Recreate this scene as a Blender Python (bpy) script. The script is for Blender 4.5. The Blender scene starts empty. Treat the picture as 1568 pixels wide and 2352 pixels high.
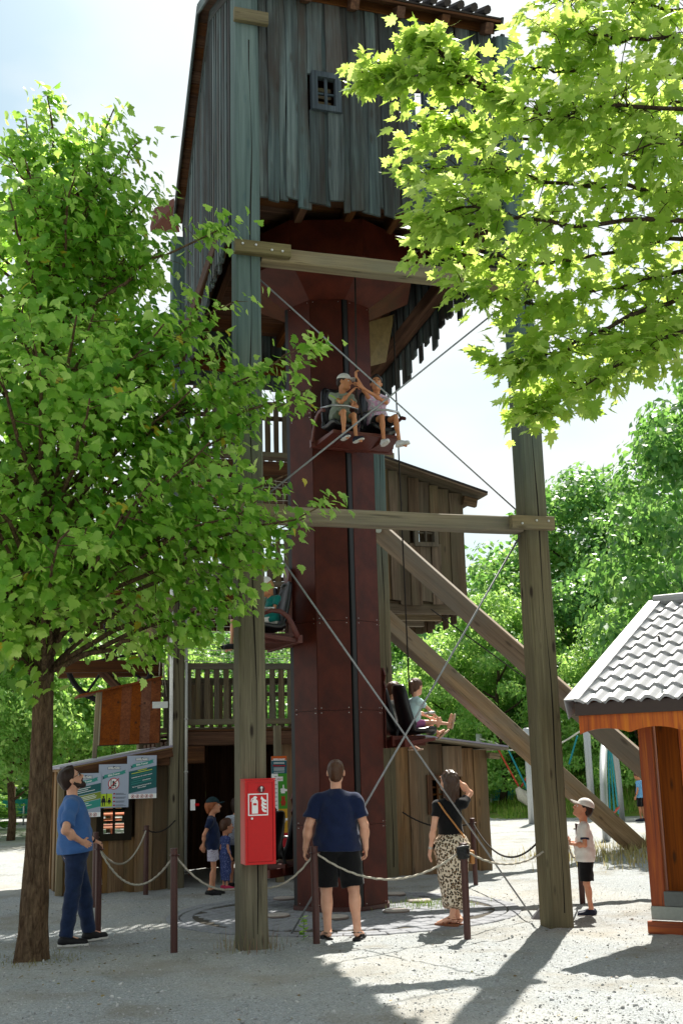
import bpy, bmesh, math, random
import numpy as np
from mathutils import Vector, Matrix, Quaternion

rad = math.radians
random.seed(7)
rng = np.random.default_rng(11)
S = bpy.context.scene
COL = S.collection

# ------------------------------------------------------------------ camera, world, sun, exposure
H_CAM, PITCH, ROLL, FPX = 1.70, rad(12.5), rad(1.5), 2660.0
cam_d = bpy.data.cameras.new('camera'); cam = bpy.data.objects.new('camera', cam_d); COL.objects.link(cam)
_fw = Vector((0, math.cos(PITCH), math.sin(PITCH)))
_u0 = Vector((0, -math.sin(PITCH), math.cos(PITCH)))
_x = Vector((1, 0, 0))
_rt = math.cos(ROLL)*_x - math.sin(ROLL)*_u0
_up = math.cos(ROLL)*_u0 + math.sin(ROLL)*_x
cam.matrix_world = Matrix(((_rt.x, _up.x, -_fw.x, 0), (_rt.y, _up.y, -_fw.y, 0), (_rt.z, _up.z, -_fw.z, H_CAM), (0, 0, 0, 1)))
cam_d.sensor_fit = 'VERTICAL'; cam_d.sensor_height = 36.0; cam_d.lens = FPX/2352*36.0
cam_d.clip_start = 0.1; cam_d.clip_end = 3000
S.camera = cam

SUN_EL, SUN_AZ = rad(54), math.atan2(0.285, 0.958)      # azimuth from +Y towards +X
world = bpy.data.worlds.new('World'); S.world = world; world.use_nodes = True
wn = world.node_tree; wn.nodes.clear()
sky = wn.nodes.new('ShaderNodeTexSky'); sky.sky_type = 'NISHITA'; sky.sun_disc = False
sky.sun_elevation = SUN_EL; sky.sun_rotation = SUN_AZ; sky.air_density = 1.0; sky.dust_density = 3.0; sky.ozone_density = 1.0
tc = wn.nodes.new('ShaderNodeTexCoord')
mp = wn.nodes.new('ShaderNodeMapping'); mp.inputs['Scale'].default_value = (1.6, 1.6, 3.4); mp.inputs['Location'].default_value = (-2.733, 4.623, -3.737)
nz = wn.nodes.new('ShaderNodeTexNoise'); nz.inputs['Scale'].default_value = 2.0; nz.inputs['Detail'].default_value = 6; nz.inputs['Roughness'].default_value = 0.45
cr = wn.nodes.new('ShaderNodeValToRGB'); cr.color_ramp.elements[0].position = 0.33; cr.color_ramp.elements[1].position = 0.55
mx = wn.nodes.new('ShaderNodeMix'); mx.data_type = 'RGBA'; mx.inputs['B'].default_value = (8.6, 9.0, 9.1, 1)
bg = wn.nodes.new('ShaderNodeBackground'); bg.inputs['Strength'].default_value = 0.051
wo = wn.nodes.new('ShaderNodeOutputWorld')
L = wn.links.new
L(tc.outputs['Generated'], mp.inputs['Vector']); L(mp.outputs[0], nz.inputs['Vector']); L(nz.outputs['Fac'], cr.inputs[0])
tn = wn.nodes.new('ShaderNodeMix'); tn.data_type = 'RGBA'; tn.blend_type = 'MULTIPLY'; tn.inputs['Factor'].default_value = 1.0; tn.inputs['B'].default_value = (1.04, 1.26, 1.19, 1)
L(sky.outputs[0], tn.inputs['A']); L(cr.outputs[0], mx.inputs['Factor']); L(tn.outputs['Result'], mx.inputs['A']); L(mx.outputs['Result'], bg.inputs[0]); L(bg.outputs[0], wo.inputs[0])

sun_d = bpy.data.lights.new('sun', 'SUN'); sun_d.energy = 5.0; sun_d.angle = rad(0.53); sun_d.color = (1.0, 0.95, 0.87)
sun = bpy.data.objects.new('sun', sun_d); COL.objects.link(sun)
_sd = Vector((math.sin(SUN_AZ)*math.cos(SUN_EL), math.cos(SUN_AZ)*math.cos(SUN_EL), math.sin(SUN_EL)))
sun.rotation_euler = _sd.to_track_quat('Z', 'Y').to_euler(); sun.location = _sd*60

vs = S.view_settings
vs.view_transform = 'Standard'; vs.look = 'None'; vs.gamma = 1.0; vs.use_curve_mapping = False; vs.exposure = 1.2
S.render.engine = 'CYCLES'
S.cycles.max_bounces = 12; S.cycles.diffuse_bounces = 7; S.cycles.transmission_bounces = 8; S.cycles.transparent_max_bounces = 8; S.cycles.use_denoising = True

# ------------------------------------------------------------------ survey: a photo point at a given distance
def _ray(x, y):
    return (x-784)/FPX*_rt - (y-1176)/FPX*_up + _fw
def at(x, y, D):
    d = _ray(x, y); return Vector((0, 0, H_CAM)) + d*(D/d.y)
def gr(x, y, z=0.0):
    d = _ray(x, y); return Vector((0, 0, H_CAM)) + d*((z-H_CAM)/d.z)

# ------------------------------------------------------------------ scene tree helpers
WM = {}
def thing(name, label, cat, loc=(0, 0, 0), rz=0.0, group=None, kind=None):
    o = bpy.data.objects.new(name, None); COL.objects.link(o)
    o.empty_display_size = 0.2
    m = Matrix.Translation(Vector(loc)) @ Matrix.Rotation(rz, 4, 'Z')
    o.matrix_basis = m; WM[o.name] = m
    o['label'] = label; o['category'] = cat
    if group: o['group'] = group
    if kind: o['kind'] = kind
    return o
def tag(o, label, cat, group=None):
    o['label'] = label; o['category'] = cat
    if group: o['group'] = group
    return o
def put(name, mesh, mat=None, parent=None, mw=None, kind=None, local=False):
    """link a mesh; mw = its world matrix (or its matrix in the parent's frame when local)"""
    o = bpy.data.objects.new(name, mesh); COL.objects.link(o)
    if mat is not None and len(mesh.materials) == 0: mesh.materials.append(mat)
    mw = mw or Matrix.Identity(4)
    if parent is not None:
        o.parent = parent
        pw = WM[parent.name]
        if local: o.matrix_basis = mw; WM[o.name] = pw @ mw
        else: o.matrix_basis = pw.inverted() @ mw; WM[o.name] = mw
    else:
        o.matrix_basis = mw; WM[o.name] = mw
    if kind: o['kind'] = kind
    return o
def clone(o, parent, mw):
    return put(o.name.split('.')[0], o.data, None, parent, mw)
def basis(x, y, z, o):
    return Matrix(((x[0], y[0], z[0], o[0]), (x[1], y[1], z[1], o[1]), (x[2], y[2], z[2], o[2]), (0, 0, 0, 1)))

class MB:
    """collects shapes and links them as one mesh object, its origin at the middle of its shape"""
    def __init__(s): s.v = []; s.f = []; s.mi = []; s.m = 0; s.smooth = False
    def add(s, vs, fs):
        b = len(s.v); s.v += [tuple(p) for p in vs]
        for f in fs: s.f.append([b+i for i in f]); s.mi.append(s.m)
        return s
    def box(s, lo, hi, M=None):
        (a, b, c), (d, e, f) = lo, hi
        v = [Vector(p) for p in ((a,b,c),(d,b,c),(d,e,c),(a,e,c),(a,b,f),(d,b,f),(d,e,f),(a,e,f))]
        if M is not None: v = [M @ p for p in v]
        return s.add(v, [(3,2,1,0),(4,5,6,7),(0,1,5,4),(1,2,6,5),(2,3,7,6),(3,0,4,7)])
    def cbox(s, c, size, M=None):
        return s.box([c[i]-size[i]/2 for i in range(3)], [c[i]+size[i]/2 for i in range(3)], M)
    def tube(s, pts, r, n=8, cap=True, twist=0.0, lobes=0, flat=None):
        pts = [Vector(p) for p in pts]
        rs = r if isinstance(r, (list, tuple)) else [r]*len(pts)
        rings = []; ref = None
        for i, p in enumerate(pts):
            t = (pts[min(i+1, len(pts)-1)] - pts[max(i-1, 0)]).normalized()
            if ref is None:
                ref = Vector((0, 0, 1)) if abs(t.z) < 0.9 else Vector((1, 0, 0))
            a = (ref - t*ref.dot(t)).normalized(); b = t.cross(a); ref = a
            ring = []
            for k in range(n):
                an = 2*math.pi*k/n + twist*i
                q = rs[i]*(1 + (0.28*math.cos(lobes*2*math.pi*k/n) if lobes else 0))
                ring.append(p + a*math.cos(an)*q*(flat[0] if flat else 1) + b*math.sin(an)*q*(flat[1] if flat else 1))
            rings.append(ring)
        v = [q for rg in rings for q in rg]; f = []
        for i in range(len(rings)-1):
            for k in range(n):
                f.append((i*n+k, i*n+(k+1) % n, (i+1)*n+(k+1) % n, (i+1)*n+k))
        if cap:
            f.append(tuple(range(n))[::-1]); f.append(tuple((len(rings)-1)*n+k for k in range(n)))
        return s.add(v, f)
    def prism(s, poly, M, d0, d1):
        """poly in the xy plane of M, thickness d0..d1 along its z"""
        n = len(poly)
        v = [M @ Vector((x, y, d0)) for x, y in poly] + [M @ Vector((x, y, d1)) for x, y in poly]
        f = [tuple(range(n))[::-1], tuple(range(n, 2*n))] + [(i, (i+1) % n, n+(i+1) % n, n+i) for i in range(n)]
        return s.add(v, f)
    def mesh(s, name, mats=None, c=Vector((0, 0, 0))):
        me = bpy.data.meshes.new(name)
        me.from_pydata([(p[0]-c[0], p[1]-c[1], p[2]-c[2]) for p in s.v], [], s.f)
        for m in (mats or []): me.materials.append(m)
        if any(s.mi): me.polygons.foreach_set('material_index', s.mi)
        if s.smooth: me.polygons.foreach_set('use_smooth', [True]*len(s.f))
        me.update(); return me
    def build(s, name, mat, parent=None, kind=None, center=True, local=False):
        mats = mat if isinstance(mat, list) else [mat]
        if center and s.v:
            a = np.array(s.v); c = Vector(((a.min(0)+a.max(0))/2).tolist())
        else: c = Vector((0, 0, 0))
        return put(name, s.mesh(name, mats, c), None, parent, Matrix.Translation(c), kind, local)

def smooth_by_angle(o, ang=40):
    me = o.data
    me.polygons.foreach_set('use_smooth', [True]*len(me.polygons))
    bm = bmesh.new(); bm.from_mesh(me)
    for e in bm.edges:
        if len(e.link_faces) != 2 or e.calc_face_angle(0) > rad(ang): e.smooth = False
    bm.to_mesh(me); bm.free()
    return o

def timber(name, p0, p1, side, w, t, mat, parent, ch=0.012, seg=1, wave=0.0, cut0=0.0, cut1=0.0, local=False, kind=None):
    """a sawn piece from p0 to p1: local z runs along it, local x along `side` (width w), local y across (thickness t)"""
    p0, p1 = Vector(p0), Vector(p1); z = (p1-p0); Ln = z.length; z.normalize()
    side = Vector(side); x = (side - z*side.dot(z)).normalized(); y = z.cross(x)
    M = basis(x, y, z, p0)
    a, b = w/2, t/2; c = min(ch, a*0.6, b*0.6)
    prof = [(-a+c, -b), (a-c, -b), (a, -b+c), (a, b-c), (a-c, b), (-a+c, b), (-a, b-c), (-a, -b+c)]
    v = []; n = 8
    ph = [random.random()*6.28 for _ in range(4)]
    for i in range(seg+1):
        q = i/seg; zz = q*Ln
        wl = wave*(math.sin(q*Ln*2.3+ph[0])+0.6*math.sin(q*Ln*5.1+ph[1])); wr = wave*(math.sin(q*Ln*2.0+ph[2])+0.6*math.sin(q*Ln*4.6+ph[3]))
        for (px, py) in prof:
            e = 0
            if i == 0: e = cut0*px/a
            if i == seg: e = cut1*px/a
            v.append((px + (wl if px < 0 else wr), py, zz+e))
    f = [tuple(range(n))[::-1], tuple(seg*n+k for k in range(n))]
    for i in range(seg):
        for k in range(n): f.append((i*n+k, i*n+(k+1) % n, (i+1)*n+(k+1) % n, (i+1)*n+k))
    me = bpy.data.meshes.new(name); me.from_pydata(v, [], f); me.materials.append(mat)
    return put(name, me, None, parent, M, kind, local)

# ------------------------------------------------------------------ materials
def lin(h):
    h = h.lstrip('#'); c = [int(h[i:i+2], 16)/255 for i in (0, 2, 4)]
    return tuple((x/12.92 if x <= 0.04045 else ((x+0.055)/1.055)**2.4) for x in c) + (1,)
def C(c): return lin(c) if isinstance(c, str) else (tuple(c) + (1,) if len(c) == 3 else tuple(c))
_M = {}
class NT:
    def __init__(s, name):
        s.m = bpy.data.materials.new(name); s.m.use_nodes = True; s.t = s.m.node_tree; s.t.nodes.clear()
        s.out = s.n('ShaderNodeOutputMaterial')
    def n(s, k, **kw):
        nd = s.t.nodes.new(k)
        for a, b in kw.items(): setattr(nd, a, b)
        return nd
    def l(s, a, b): s.t.links.new(a, b)
    def ramp(s, src, stops):
        r = s.n('ShaderNodeValToRGB'); e = r.color_ramp.elements
        while len(e) < len(stops): e.new(0.5)
        for i, (p, c) in enumerate(stops): e[i].position = p; e[i].color = C(c)
        s.l(src, r.inputs[0]); return r.outputs[0]
    def mix(s, f, a, b, mode='MIX'):
        m = s.n('ShaderNodeMix', data_type='RGBA', blend_type=mode)
        for inp, v in (('Factor', f), ('A', a), ('B', b)):
            if hasattr(v, 'links'): s.l(v, m.inputs[inp])
            elif inp == 'Factor': m.inputs[inp].default_value = v
            else: m.inputs[inp].default_value = C(v)
        return m.outputs['Result']
    def math(s, op, a, b=None):
        m = s.n('ShaderNodeMath', operation=op)
        for i, v in enumerate((a, b)):
            if v is None: continue
            if hasattr(v, 'links'): s.l(v, m.inputs[i])
            else: m.inputs[i].default_value = v
        return m.outputs[0]
    def coords(s, scale=(1, 1, 1), kind='Object', rand=0.0):
        t = s.n('ShaderNodeTexCoord'); mp = s.n('ShaderNodeMapping'); mp.inputs['Scale'].default_value = scale
        s.l(t.outputs[kind], mp.inputs['Vector'])
        if rand:
            oi = s.n('ShaderNodeObjectInfo'); mu = s.math('MULTIPLY', oi.outputs['Random'], rand)
            cb = s.n('ShaderNodeCombineXYZ'); s.l(mu, cb.inputs[0]); s.l(mu, cb.inputs[1]); s.l(mu, cb.inputs[2]); s.l(cb.outputs[0], mp.inputs['Location'])
        return mp.outputs[0]
    def noise(s, vec, scale, detail=4, rough=0.55, dist=0.0):
        n = s.n('ShaderNodeTexNoise'); n.inputs['Scale'].default_value = scale; n.inputs['Detail'].default_value = detail
        n.inputs['Roughness'].default_value = rough; n.inputs['Distortion'].default_value = dist
        if vec is not None: s.l(vec, n.inputs['Vector'])
        return n.outputs['Fac']
    def bsdf(s, col, rough=0.7, metal=0.0, spec=0.3, bump=None, bs=0.3, bd=0.01):
        p = s.n('ShaderNodeBsdfPrincipled')
        if hasattr(col, 'links'): s.l(col, p.inputs['Base Color'])
        else: p.inputs['Base Color'].default_value = C(col)
        if hasattr(rough, 'links'): s.l(rough, p.inputs['Roughness'])
        else: p.inputs['Roughness'].default_value = rough
        p.inputs['Metallic'].default_value = metal; p.inputs['Specular IOR Level'].default_value = spec
        if bump is not None:
            b = s.n('ShaderNodeBump'); b.inputs['Strength'].default_value = bs; b.inputs['Distance'].default_value = bd
            s.l(bump, b.inputs['Height']); s.l(b.outputs[0], p.inputs['Normal'])
        s.l(p.outputs[0], s.out.inputs[0]); return p

def wood(name, dark, mid, light, streak=None, aloft=None, rough=0.82, spec=0.2, bs=0.5, var=0.35, knots='#2a2018', kn=0.5):
    """sawn timber: grain along local z, each board with its own tone and figure"""
    if name in _M: return _M[name]
    N = NT(name)
    v = N.coords((1, 1, 1), rand=43.0)
    def sc(x, y, z):
        m = N.n('ShaderNodeMapping'); m.inputs['Scale'].default_value = (x, y, z); N.l(v, m.inputs['Vector']); return m.outputs[0]
    g1 = N.noise(sc(38, 38, 1.1), 1.0, 6, 0.62, 0.35)
    g2 = N.noise(sc(9, 9, 0.55), 1.0, 3, 0.5, 0.8)
    g = N.math('ADD', N.math('MULTIPLY', g1, 0.55), N.math('MULTIPLY', g2, 0.45))
    c = N.ramp(g, [(0.30, dark), (0.50, mid), (0.68, light)])
    blot = N.noise(sc(2.2, 2.2, 0.5), 1.0, 4, 0.6)
    fine_ = N.noise(sc(75, 75, 1.7), 1.0, 3, 0.6, 0.2)
    c = N.mix(N.ramp(fine_, [(0.30, (0.75, 0.75, 0.75)), (0.40, (0, 0, 0))]), c, tuple(x*0.35 for x in C(dark)[:3]))
    if streak: c = N.mix(N.ramp(blot, [(0.42, (0, 0, 0)), (0.62, (0.75, 0.75, 0.75))]), c, streak)
    vo = N.n('ShaderNodeTexVoronoi', feature='F1'); vo.inputs['Scale'].default_value = 1.0; N.l(sc(6.5, 6.5, 1.9), vo.inputs['Vector'])
    k = N.ramp(vo.outputs['Distance'], [(0.07, (1, 1, 1)), (0.17, (0, 0, 0))])
    c = N.mix(N.math('MULTIPLY', k, kn), c, knots)
    if aloft:                                                       # teal tint that deepens along the length
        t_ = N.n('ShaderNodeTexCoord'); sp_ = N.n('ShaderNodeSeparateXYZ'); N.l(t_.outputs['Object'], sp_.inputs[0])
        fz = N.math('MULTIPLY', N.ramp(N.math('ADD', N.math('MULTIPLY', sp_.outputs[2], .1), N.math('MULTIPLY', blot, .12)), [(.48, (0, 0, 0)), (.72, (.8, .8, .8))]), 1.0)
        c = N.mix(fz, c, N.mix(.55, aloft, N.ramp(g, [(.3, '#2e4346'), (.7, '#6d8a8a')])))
    oi = N.n('ShaderNodeObjectInfo')
    hs = N.n('ShaderNodeHueSaturation')
    N.l(c, hs.inputs['Color'])
    N.l(N.math('ADD', N.math('MULTIPLY', oi.outputs['Random'], var), 1-var*0.5), hs.inputs['Value'])
    fr = N.math('FRACT', N.math('MULTIPLY', oi.outputs['Random'], 7.3))
    N.l(N.math('ADD', N.math('MULTIPLY', fr, 0.4), 0.8), hs.inputs['Saturation'])
    N.bsdf(hs.outputs[0], rough, 0, spec, N.math('ADD', g1, N.math('MULTIPLY', N.math('MINIMUM', fine_, .42), 2.2)), bs, 0.006)
    _M[name] = N.m; return N.m
def plain(name, col, rough=0.6, metal=0.0, spec=0.3, var=0.0, nscale=30, bs=0.0, bd=0.003):
    if name in _M: return _M[name]
    N = NT(name); v = N.coords(rand=17.0); c = C(col)
    nz = N.noise(v, nscale, 5, 0.6)
    lo = tuple(x*(1-var) for x in c[:3]); hi = tuple(min(1, x*(1+var)) for x in c[:3])
    colr = N.ramp(nz, [(0.3, lo), (0.7, hi)]) if var else col
    N.bsdf(colr, rough, metal, spec, nz if bs else None, bs, bd)
    _M[name] = N.m; return N.m
def cloth(name, col, var=0.12, rough=0.9):
    if name in _M: return _M[name]
    N = NT(name); v = N.coords()
    nz = N.noise(v, 14, 4, 0.6); w = N.noise(v, 420, 2, 0.5)
    c = C(col); lo = tuple(x*(1-var) for x in c[:3]); hi = tuple(min(1, x*(1+var)) for x in c[:3])
    p = N.bsdf(N.ramp(nz, [(0.3, lo), (0.7, hi)]), rough, 0, 0.15, N.math('ADD', nz, N.math('MULTIPLY', w, 0.25)), 0.45, 0.012)
    p.inputs['Sheen Weight'].default_value = 0.15
    _M[name] = N.m; return N.m
def leafmat(name, cols, trans, tw=0.45, rough=0.42):
    if name in _M: return _M[name]
    N = NT(name)
    ge = N.n('ShaderNodeNewGeometry'); oi = N.n('ShaderNodeObjectInfo')
    r = N.math('FRACT', N.math('ADD', ge.outputs['Random Per Island'], N.math('MULTIPLY', oi.outputs['Random'], 3.7)))
    c = N.ramp(r, [(i/(len(cols)-1), q) for i, q in enumerate(cols)])
    ct = N.ramp(r, [(i/(len(trans)-1), q) for i, q in enumerate(trans)])
    p = N.bsdf(c, rough, 0, 0.35)
    t = N.n('ShaderNodeBsdfTranslucent'); N.l(ct, t.inputs['Color'])
    m = N.n('ShaderNodeMixShader'); m.inputs[0].default_value = tw
    N.l(p.outputs[0], m.inputs[1]); N.l(t.outputs[0], m.inputs[2]); N.l(m.outputs[0], N.out.inputs[0])
    _M[name] = N.m; return N.m

W_HOUSE = wood('weathered grey board', '#283031', '#455152', '#667271', streak='#392f29', var=0.85)
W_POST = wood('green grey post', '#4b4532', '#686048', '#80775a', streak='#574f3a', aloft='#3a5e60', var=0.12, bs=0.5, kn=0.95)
W_BROWN = wood('brown shed board', '#48351f', '#725638', '#957550', streak='#665a46', var=0.55)
W_CABIN = wood('grey brown cabin board', '#382d20', '#594a39', '#766551', streak='#57523f', var=0.5)
W_FRAME = wood('blue grey window frame', '#262d33', '#3d474e', '#566068', var=0.2)
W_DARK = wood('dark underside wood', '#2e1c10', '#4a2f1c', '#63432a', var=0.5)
W_BEAM = wood('pale sawn beam', '#5c5342', '#7d7058', '#978a6e', streak='#6a685a', var=0.2)
W_BRACE = wood('reddish brace timber', '#64523f', '#806c55', '#97836a', streak='#706b60', var=0.15)
W_RAIL = wood('rail timber', '#3a3226', '#554a39', '#6f634e', streak='#5d5a4c', var=0.45)
W_ORANGE = wood('stained kiosk wood', '#7a2c06', '#b05310', '#cf7a22', var=0.2, rough=0.5, spec=0.4, bs=0.25, knots='#5a1e05')
W_REDDISH = wood('red stained kiosk post', '#5a2206', '#8c3d0d', '#b5641e', var=0.15, rough=0.5, spec=0.4, bs=0.25, knots='#3a0f02')
W_HOPPER = wood('orange brown board', '#4a240c', '#693614', '#7d4620', var=0.15, bs=0.2, kn=0.8)
M_PLY = None
def _ply():
    N = NT('film faced plywood'); v = N.coords((1, 1, 1))
    a = N.noise(v, 3.0, 5, 0.6); b = N.noise(v, 60, 3, 0.6)
    c = N.ramp(a, [(0.3, '#34130c'), (0.55, '#4c1e12'), (0.75, '#582617')])
    r = N.math('ADD', N.math('MULTIPLY', b, 0.25), 0.34)
    N.bsdf(c, r, 0, 0.2, b, 0.04, 0.002); return N.m
M_PLY = _ply()
M_STEEL = plain('galvanised steel', '#b4b6b6', 0.38, 0.9, 0.5, 0.12)
M_STEELPAINT = plain('grey painted pole', '#a9acad', 0.4, 0.3, 0.5, 0.08)
M_BLACK = plain('black rubber', '#0c0c0d', 0.5, 0, 0.4)
M_SEAT = plain('black moulded seat', '#101216', 0.32, 0, 0.5, 0.2)
M_RUST = plain('brown painted steel', '#43211a', 0.42, 0.1, 0.5, 0.25, 60, 0.1)
M_CHAIRRED = plain('red brown chair steel', '#56241a', 0.45, 0.1, 0.5, 0.2)
M_ROPE = plain('grey rope', '#a8a294', 0.9, 0, 0.1, 0.35, 90, 0.4)
M_DARKROPE = plain('dark rope', '#35322f', 0.9, 0, 0.1, 0.3, 90, 0.3)
M_CABLE = plain('steel cable', '#8f9294', 0.5, 0.5, 0.4, 0.15)
M_BOLT = plain('zinc bolt', '#c9c9c6', 0.35, 0.8, 0.5)
M_RED = plain('red enamel', '#c2090b', 0.3, 0, 0.3, 0.05)
M_WHITE = plain('white print', '#e8e8e6', 0.5, 0, 0.3)
M_PIPE = plain('white pipe', '#efefec', 0.3, 0, 0.4, 0.05)
M_STONE = plain('grey paver', '#828488', 0.9, 0, 0.2, 0.28, 25, 0.5, 0.004)
M_METALROOF = plain('brown grey metal tile', '#9c9c9e', 0.34, 0.0, 0.7, 0.08)
M_FASCIA = plain('dark brown fascia', '#3a2b24', 0.5, 0, 0.4, 0.1)
M_ROOFDARK = plain('dark roof covering', '#2f2a28', 0.75, 0, 0.3, 0.25)
M_TEAL = plain('teal plastic seat', '#0f7d78', 0.35, 0, 0.5, 0.1)
M_DARKGLASS = plain('dark interior board', '#0b0a0a', 0.8)
M_PLYPALE = plain('bare plywood', '#6a5a35', 0.6, 0, 0.3, 0.25, 12)
# ================================================================== GROUND
def nz2(x, y, s=1.0):
    x = x*s; y = y*s
    return (np.sin(1.7*x+0.3)*np.cos(1.3*y+1.1)+0.6*np.sin(3.9*x+1.3*y+2.)+0.4*np.cos(2.3*x-5.1*y+.7)+0.3*np.sin(8.1*x+7.3*y))/2.3
PCX, PCY, PCR = -0.10, 14.85, 2.15
def ground_h(x, y):
    h = 0.022*nz2(x, y, 1.3) + 0.010*nz2(x+9, y-4, 4.1) + 0.011*nz2(x*1.1+y*.3, y-x*.4, 8.3) + 0.006*nz2(x-y*.6, y+x*.7, 15.0)
    d = np.hypot(x-PCX, y-PCY)
    k = np.clip((d-PCR+0.05)/0.35, 0, 1)
    h = h*k - 0.06*(1-np.clip((d-PCR+0.12)/0.1, 0, 1))
    h = h + 0.42*np.exp(-(((x-7.0)/1.7)**2+((y-22.3)/1.5)**2))
    far = np.clip((np.hypot(x, y-15)-22)/10, 0, 1)
    return h*(1-far)
def grad(a, b, dense, far, n):
    mid = np.arange(a, b+1e-6, dense)
    out = np.geomspace(dense*1.5, far, n)
    return np.concatenate([a-out[::-1], mid, b+out])
gx = grad(-5.5, 7.5, 0.085, 500, 34); gy = grad(6.5, 24, 0.085, 500, 34)
GX, GY = np.meshgrid(gx, gy, indexing='ij')
GZ = ground_h(GX, GY)
nx, ny = GX.shape
me = bpy.data.meshes.new('ground')
me.vertices.add(nx*ny); me.vertices.foreach_set('co', np.stack([GX, GY, GZ], -1).reshape(-1).astype(np.float32))
idx = np.arange(nx*ny).reshape(nx, ny)
q = np.stack([idx[:-1, :-1], idx[1:, :-1], idx[1:, 1:], idx[:-1, 1:]], -1).reshape(-1, 4)
me.loops.add(q.size); me.loops.foreach_set('vertex_index', q.reshape(-1).astype(np.int32))
me.polygons.add(len(q)); me.polygons.foreach_set('loop_start', np.arange(0, q.size, 4, dtype=np.int32))
me.update(calc_edges=True); me.polygons.foreach_set('use_smooth', [True]*len(q))
N = NT('sandy gravel'); v = N.coords()
big = N.noise(v, 0.35, 4, 0.6); mid = N.noise(v, 7, 5, 0.65); fine = N.noise(v, 75, 4, 0.7)
vo = N.n('ShaderNodeTexVoronoi', feature='F1'); vo.inputs['Scale'].default_value = 62; N.l(v, vo.inputs['Vector'])
cellc = N.ramp(vo.outputs['Color'], [(0.15, '#777b7c'), (0.5, '#959a9b'), (0.85, '#b3b7b7')])
sand = N.ramp(fine, [(0.32, '#787b7a'), (0.52, '#9a9d9c'), (0.7, '#b4b6b4')])
c = N.mix(N.ramp(mid, [(0.40, (0, 0, 0)), (0.62, (0.85, 0.85, 0.85))]), sand, cellc)
c = N.mix(N.ramp(N.noise(v, 0.9, 5, 0.62), [(0.50, (0, 0, 0)), (0.66, (0.6, 0.6, 0.6))]), c, '#7d7667')
c = N.mix(N.ramp(big, [(0.45, (0, 0, 0)), (0.65, (0.4, 0.4, 0.4))]), c, '#b3ada0')
hgt = N.math('ADD', N.math('MULTIPLY', vo.outputs['Distance'], -0.8), N.math('ADD', N.math('MULTIPLY', mid, 1.3), N.math('MULTIPLY', fine, 0.6)))
N.bsdf(c, 0.95, 0, 0.1, hgt, 0.75, 0.02)
put('ground', me, N.m, kind='structure')

def pebble_mesh(seed):
    r = np.random.default_rng(seed); bm = bmesh.new(); bmesh.ops.create_icosphere(bm, subdivisions=1, radius=1)
    for vv in bm.verts: vv.co *= r.uniform(0.75, 1.2)
    me = bpy.data.meshes.new('p'); bm.to_mesh(me); bm.free(); return me
def instanced_mesh(name, protos, xf, mat, parent=None, kind='stuff', mw=None):
    """many copies of small shapes baked into one mesh; protos: list of (verts Nx3, faces list of tris)"""
    vs_, fs_, off = [], [], 0
    for k, (V, Fc) in enumerate(protos):
        sel = xf[k::len(protos)]
        if len(sel) == 0: continue
        A = np.stack([m for m, _ in sel]); T = np.stack([t for _, t in sel])
        P = np.einsum('nij,vj->nvi', A, V) + T[:, None, :]
        n, m_ = P.shape[:2]
        vs_.append(P.reshape(-1, 3)); fs_.append((Fc[None]+(np.arange(n)*m_)[:, None, None]).reshape(-1, 3)+off); off += n*m_
    return put(name, fast_mesh(name, np.concatenate(vs_), np.concatenate(fs_)), mat, parent, mw, kind)
def fast_mesh(name, V, Fc, smooth=False):
    me = bpy.data.meshes.new(name); k = Fc.shape[1]
    me.vertices.add(len(V)); me.vertices.foreach_set('co', np.ascontiguousarray(V, dtype=np.float32).reshape(-1))
    me.loops.add(Fc.size); me.loops.foreach_set('vertex_index', np.ascontiguousarray(Fc, dtype=np.int32).reshape(-1))
    me.polygons.add(len(Fc)); me.polygons.foreach_set('loop_start', np.arange(0, Fc.size, k, dtype=np.int32))
    me.update(calc_edges=True)
    if smooth: me.polygons.foreach_set('use_smooth', [True]*len(Fc))
    return me
protos = []
for sd in range(5):
    pm = pebble_mesh(sd); V = np.array([v.co for v in pm.vertices]); Fc = np.array([list(p.vertices) for p in pm.polygons]); protos.append((V, Fc))
def rot_np(axis_ang): return np.array(axis_ang.to_matrix())
xf = []
for _ in range(260):                                               # the odd larger stone
    y = 8.2 + 8*random.random()**1.5; x = random.uniform(-0.33*y, 0.33*y)
    if math.hypot(x-PCX, y-PCY) < PCR+0.05: continue
    s = random.uniform(.008, .02)
    R_ = rot_np(Quaternion((random.gauss(0, 1), random.gauss(0, 1), random.gauss(0, 1), random.gauss(0, 1))).normalized())
    xf.append((R_ @ np.diag((s*1.3, s, s*0.7)), np.array((x, y, float(ground_h(np.float64(x), np.float64(y)))+s*0.1))))
n = 0
while n < 24000:
    y = 8.0 + 9.5*random.random()**1.7; x = random.uniform(-0.34*y-0.4, 0.34*y+0.4)
    if math.hypot(x-PCX, y-PCY) < PCR+0.02: continue
    s = 0.0022 + 0.0055*random.random()**2.4 + (0.010 if random.random() < 0.006 else 0)
    R_ = rot_np(Quaternion((random.gauss(0, 1), random.gauss(0, 1), random.gauss(0, 1), random.gauss(0, 1))).normalized())
    xf.append((R_ @ np.diag((s*1.3, s, s*0.7)), np.array((x, y, float(ground_h(np.float64(x), np.float64(y)))+s*0.25)))); n += 1
N = NT('gravel stones'); ge = N.n('ShaderNodeNewGeometry')
N.bsdf(N.ramp(ge.outputs['Random Per Island'], [(0.0, '#838280'), (0.25, '#999894'), (0.75, '#abaaa6'), (1.0, '#c0bfbc')]), 0.9, 0, 0.15)
instanced_mesh('gravel', protos, xf, N.m)

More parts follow.
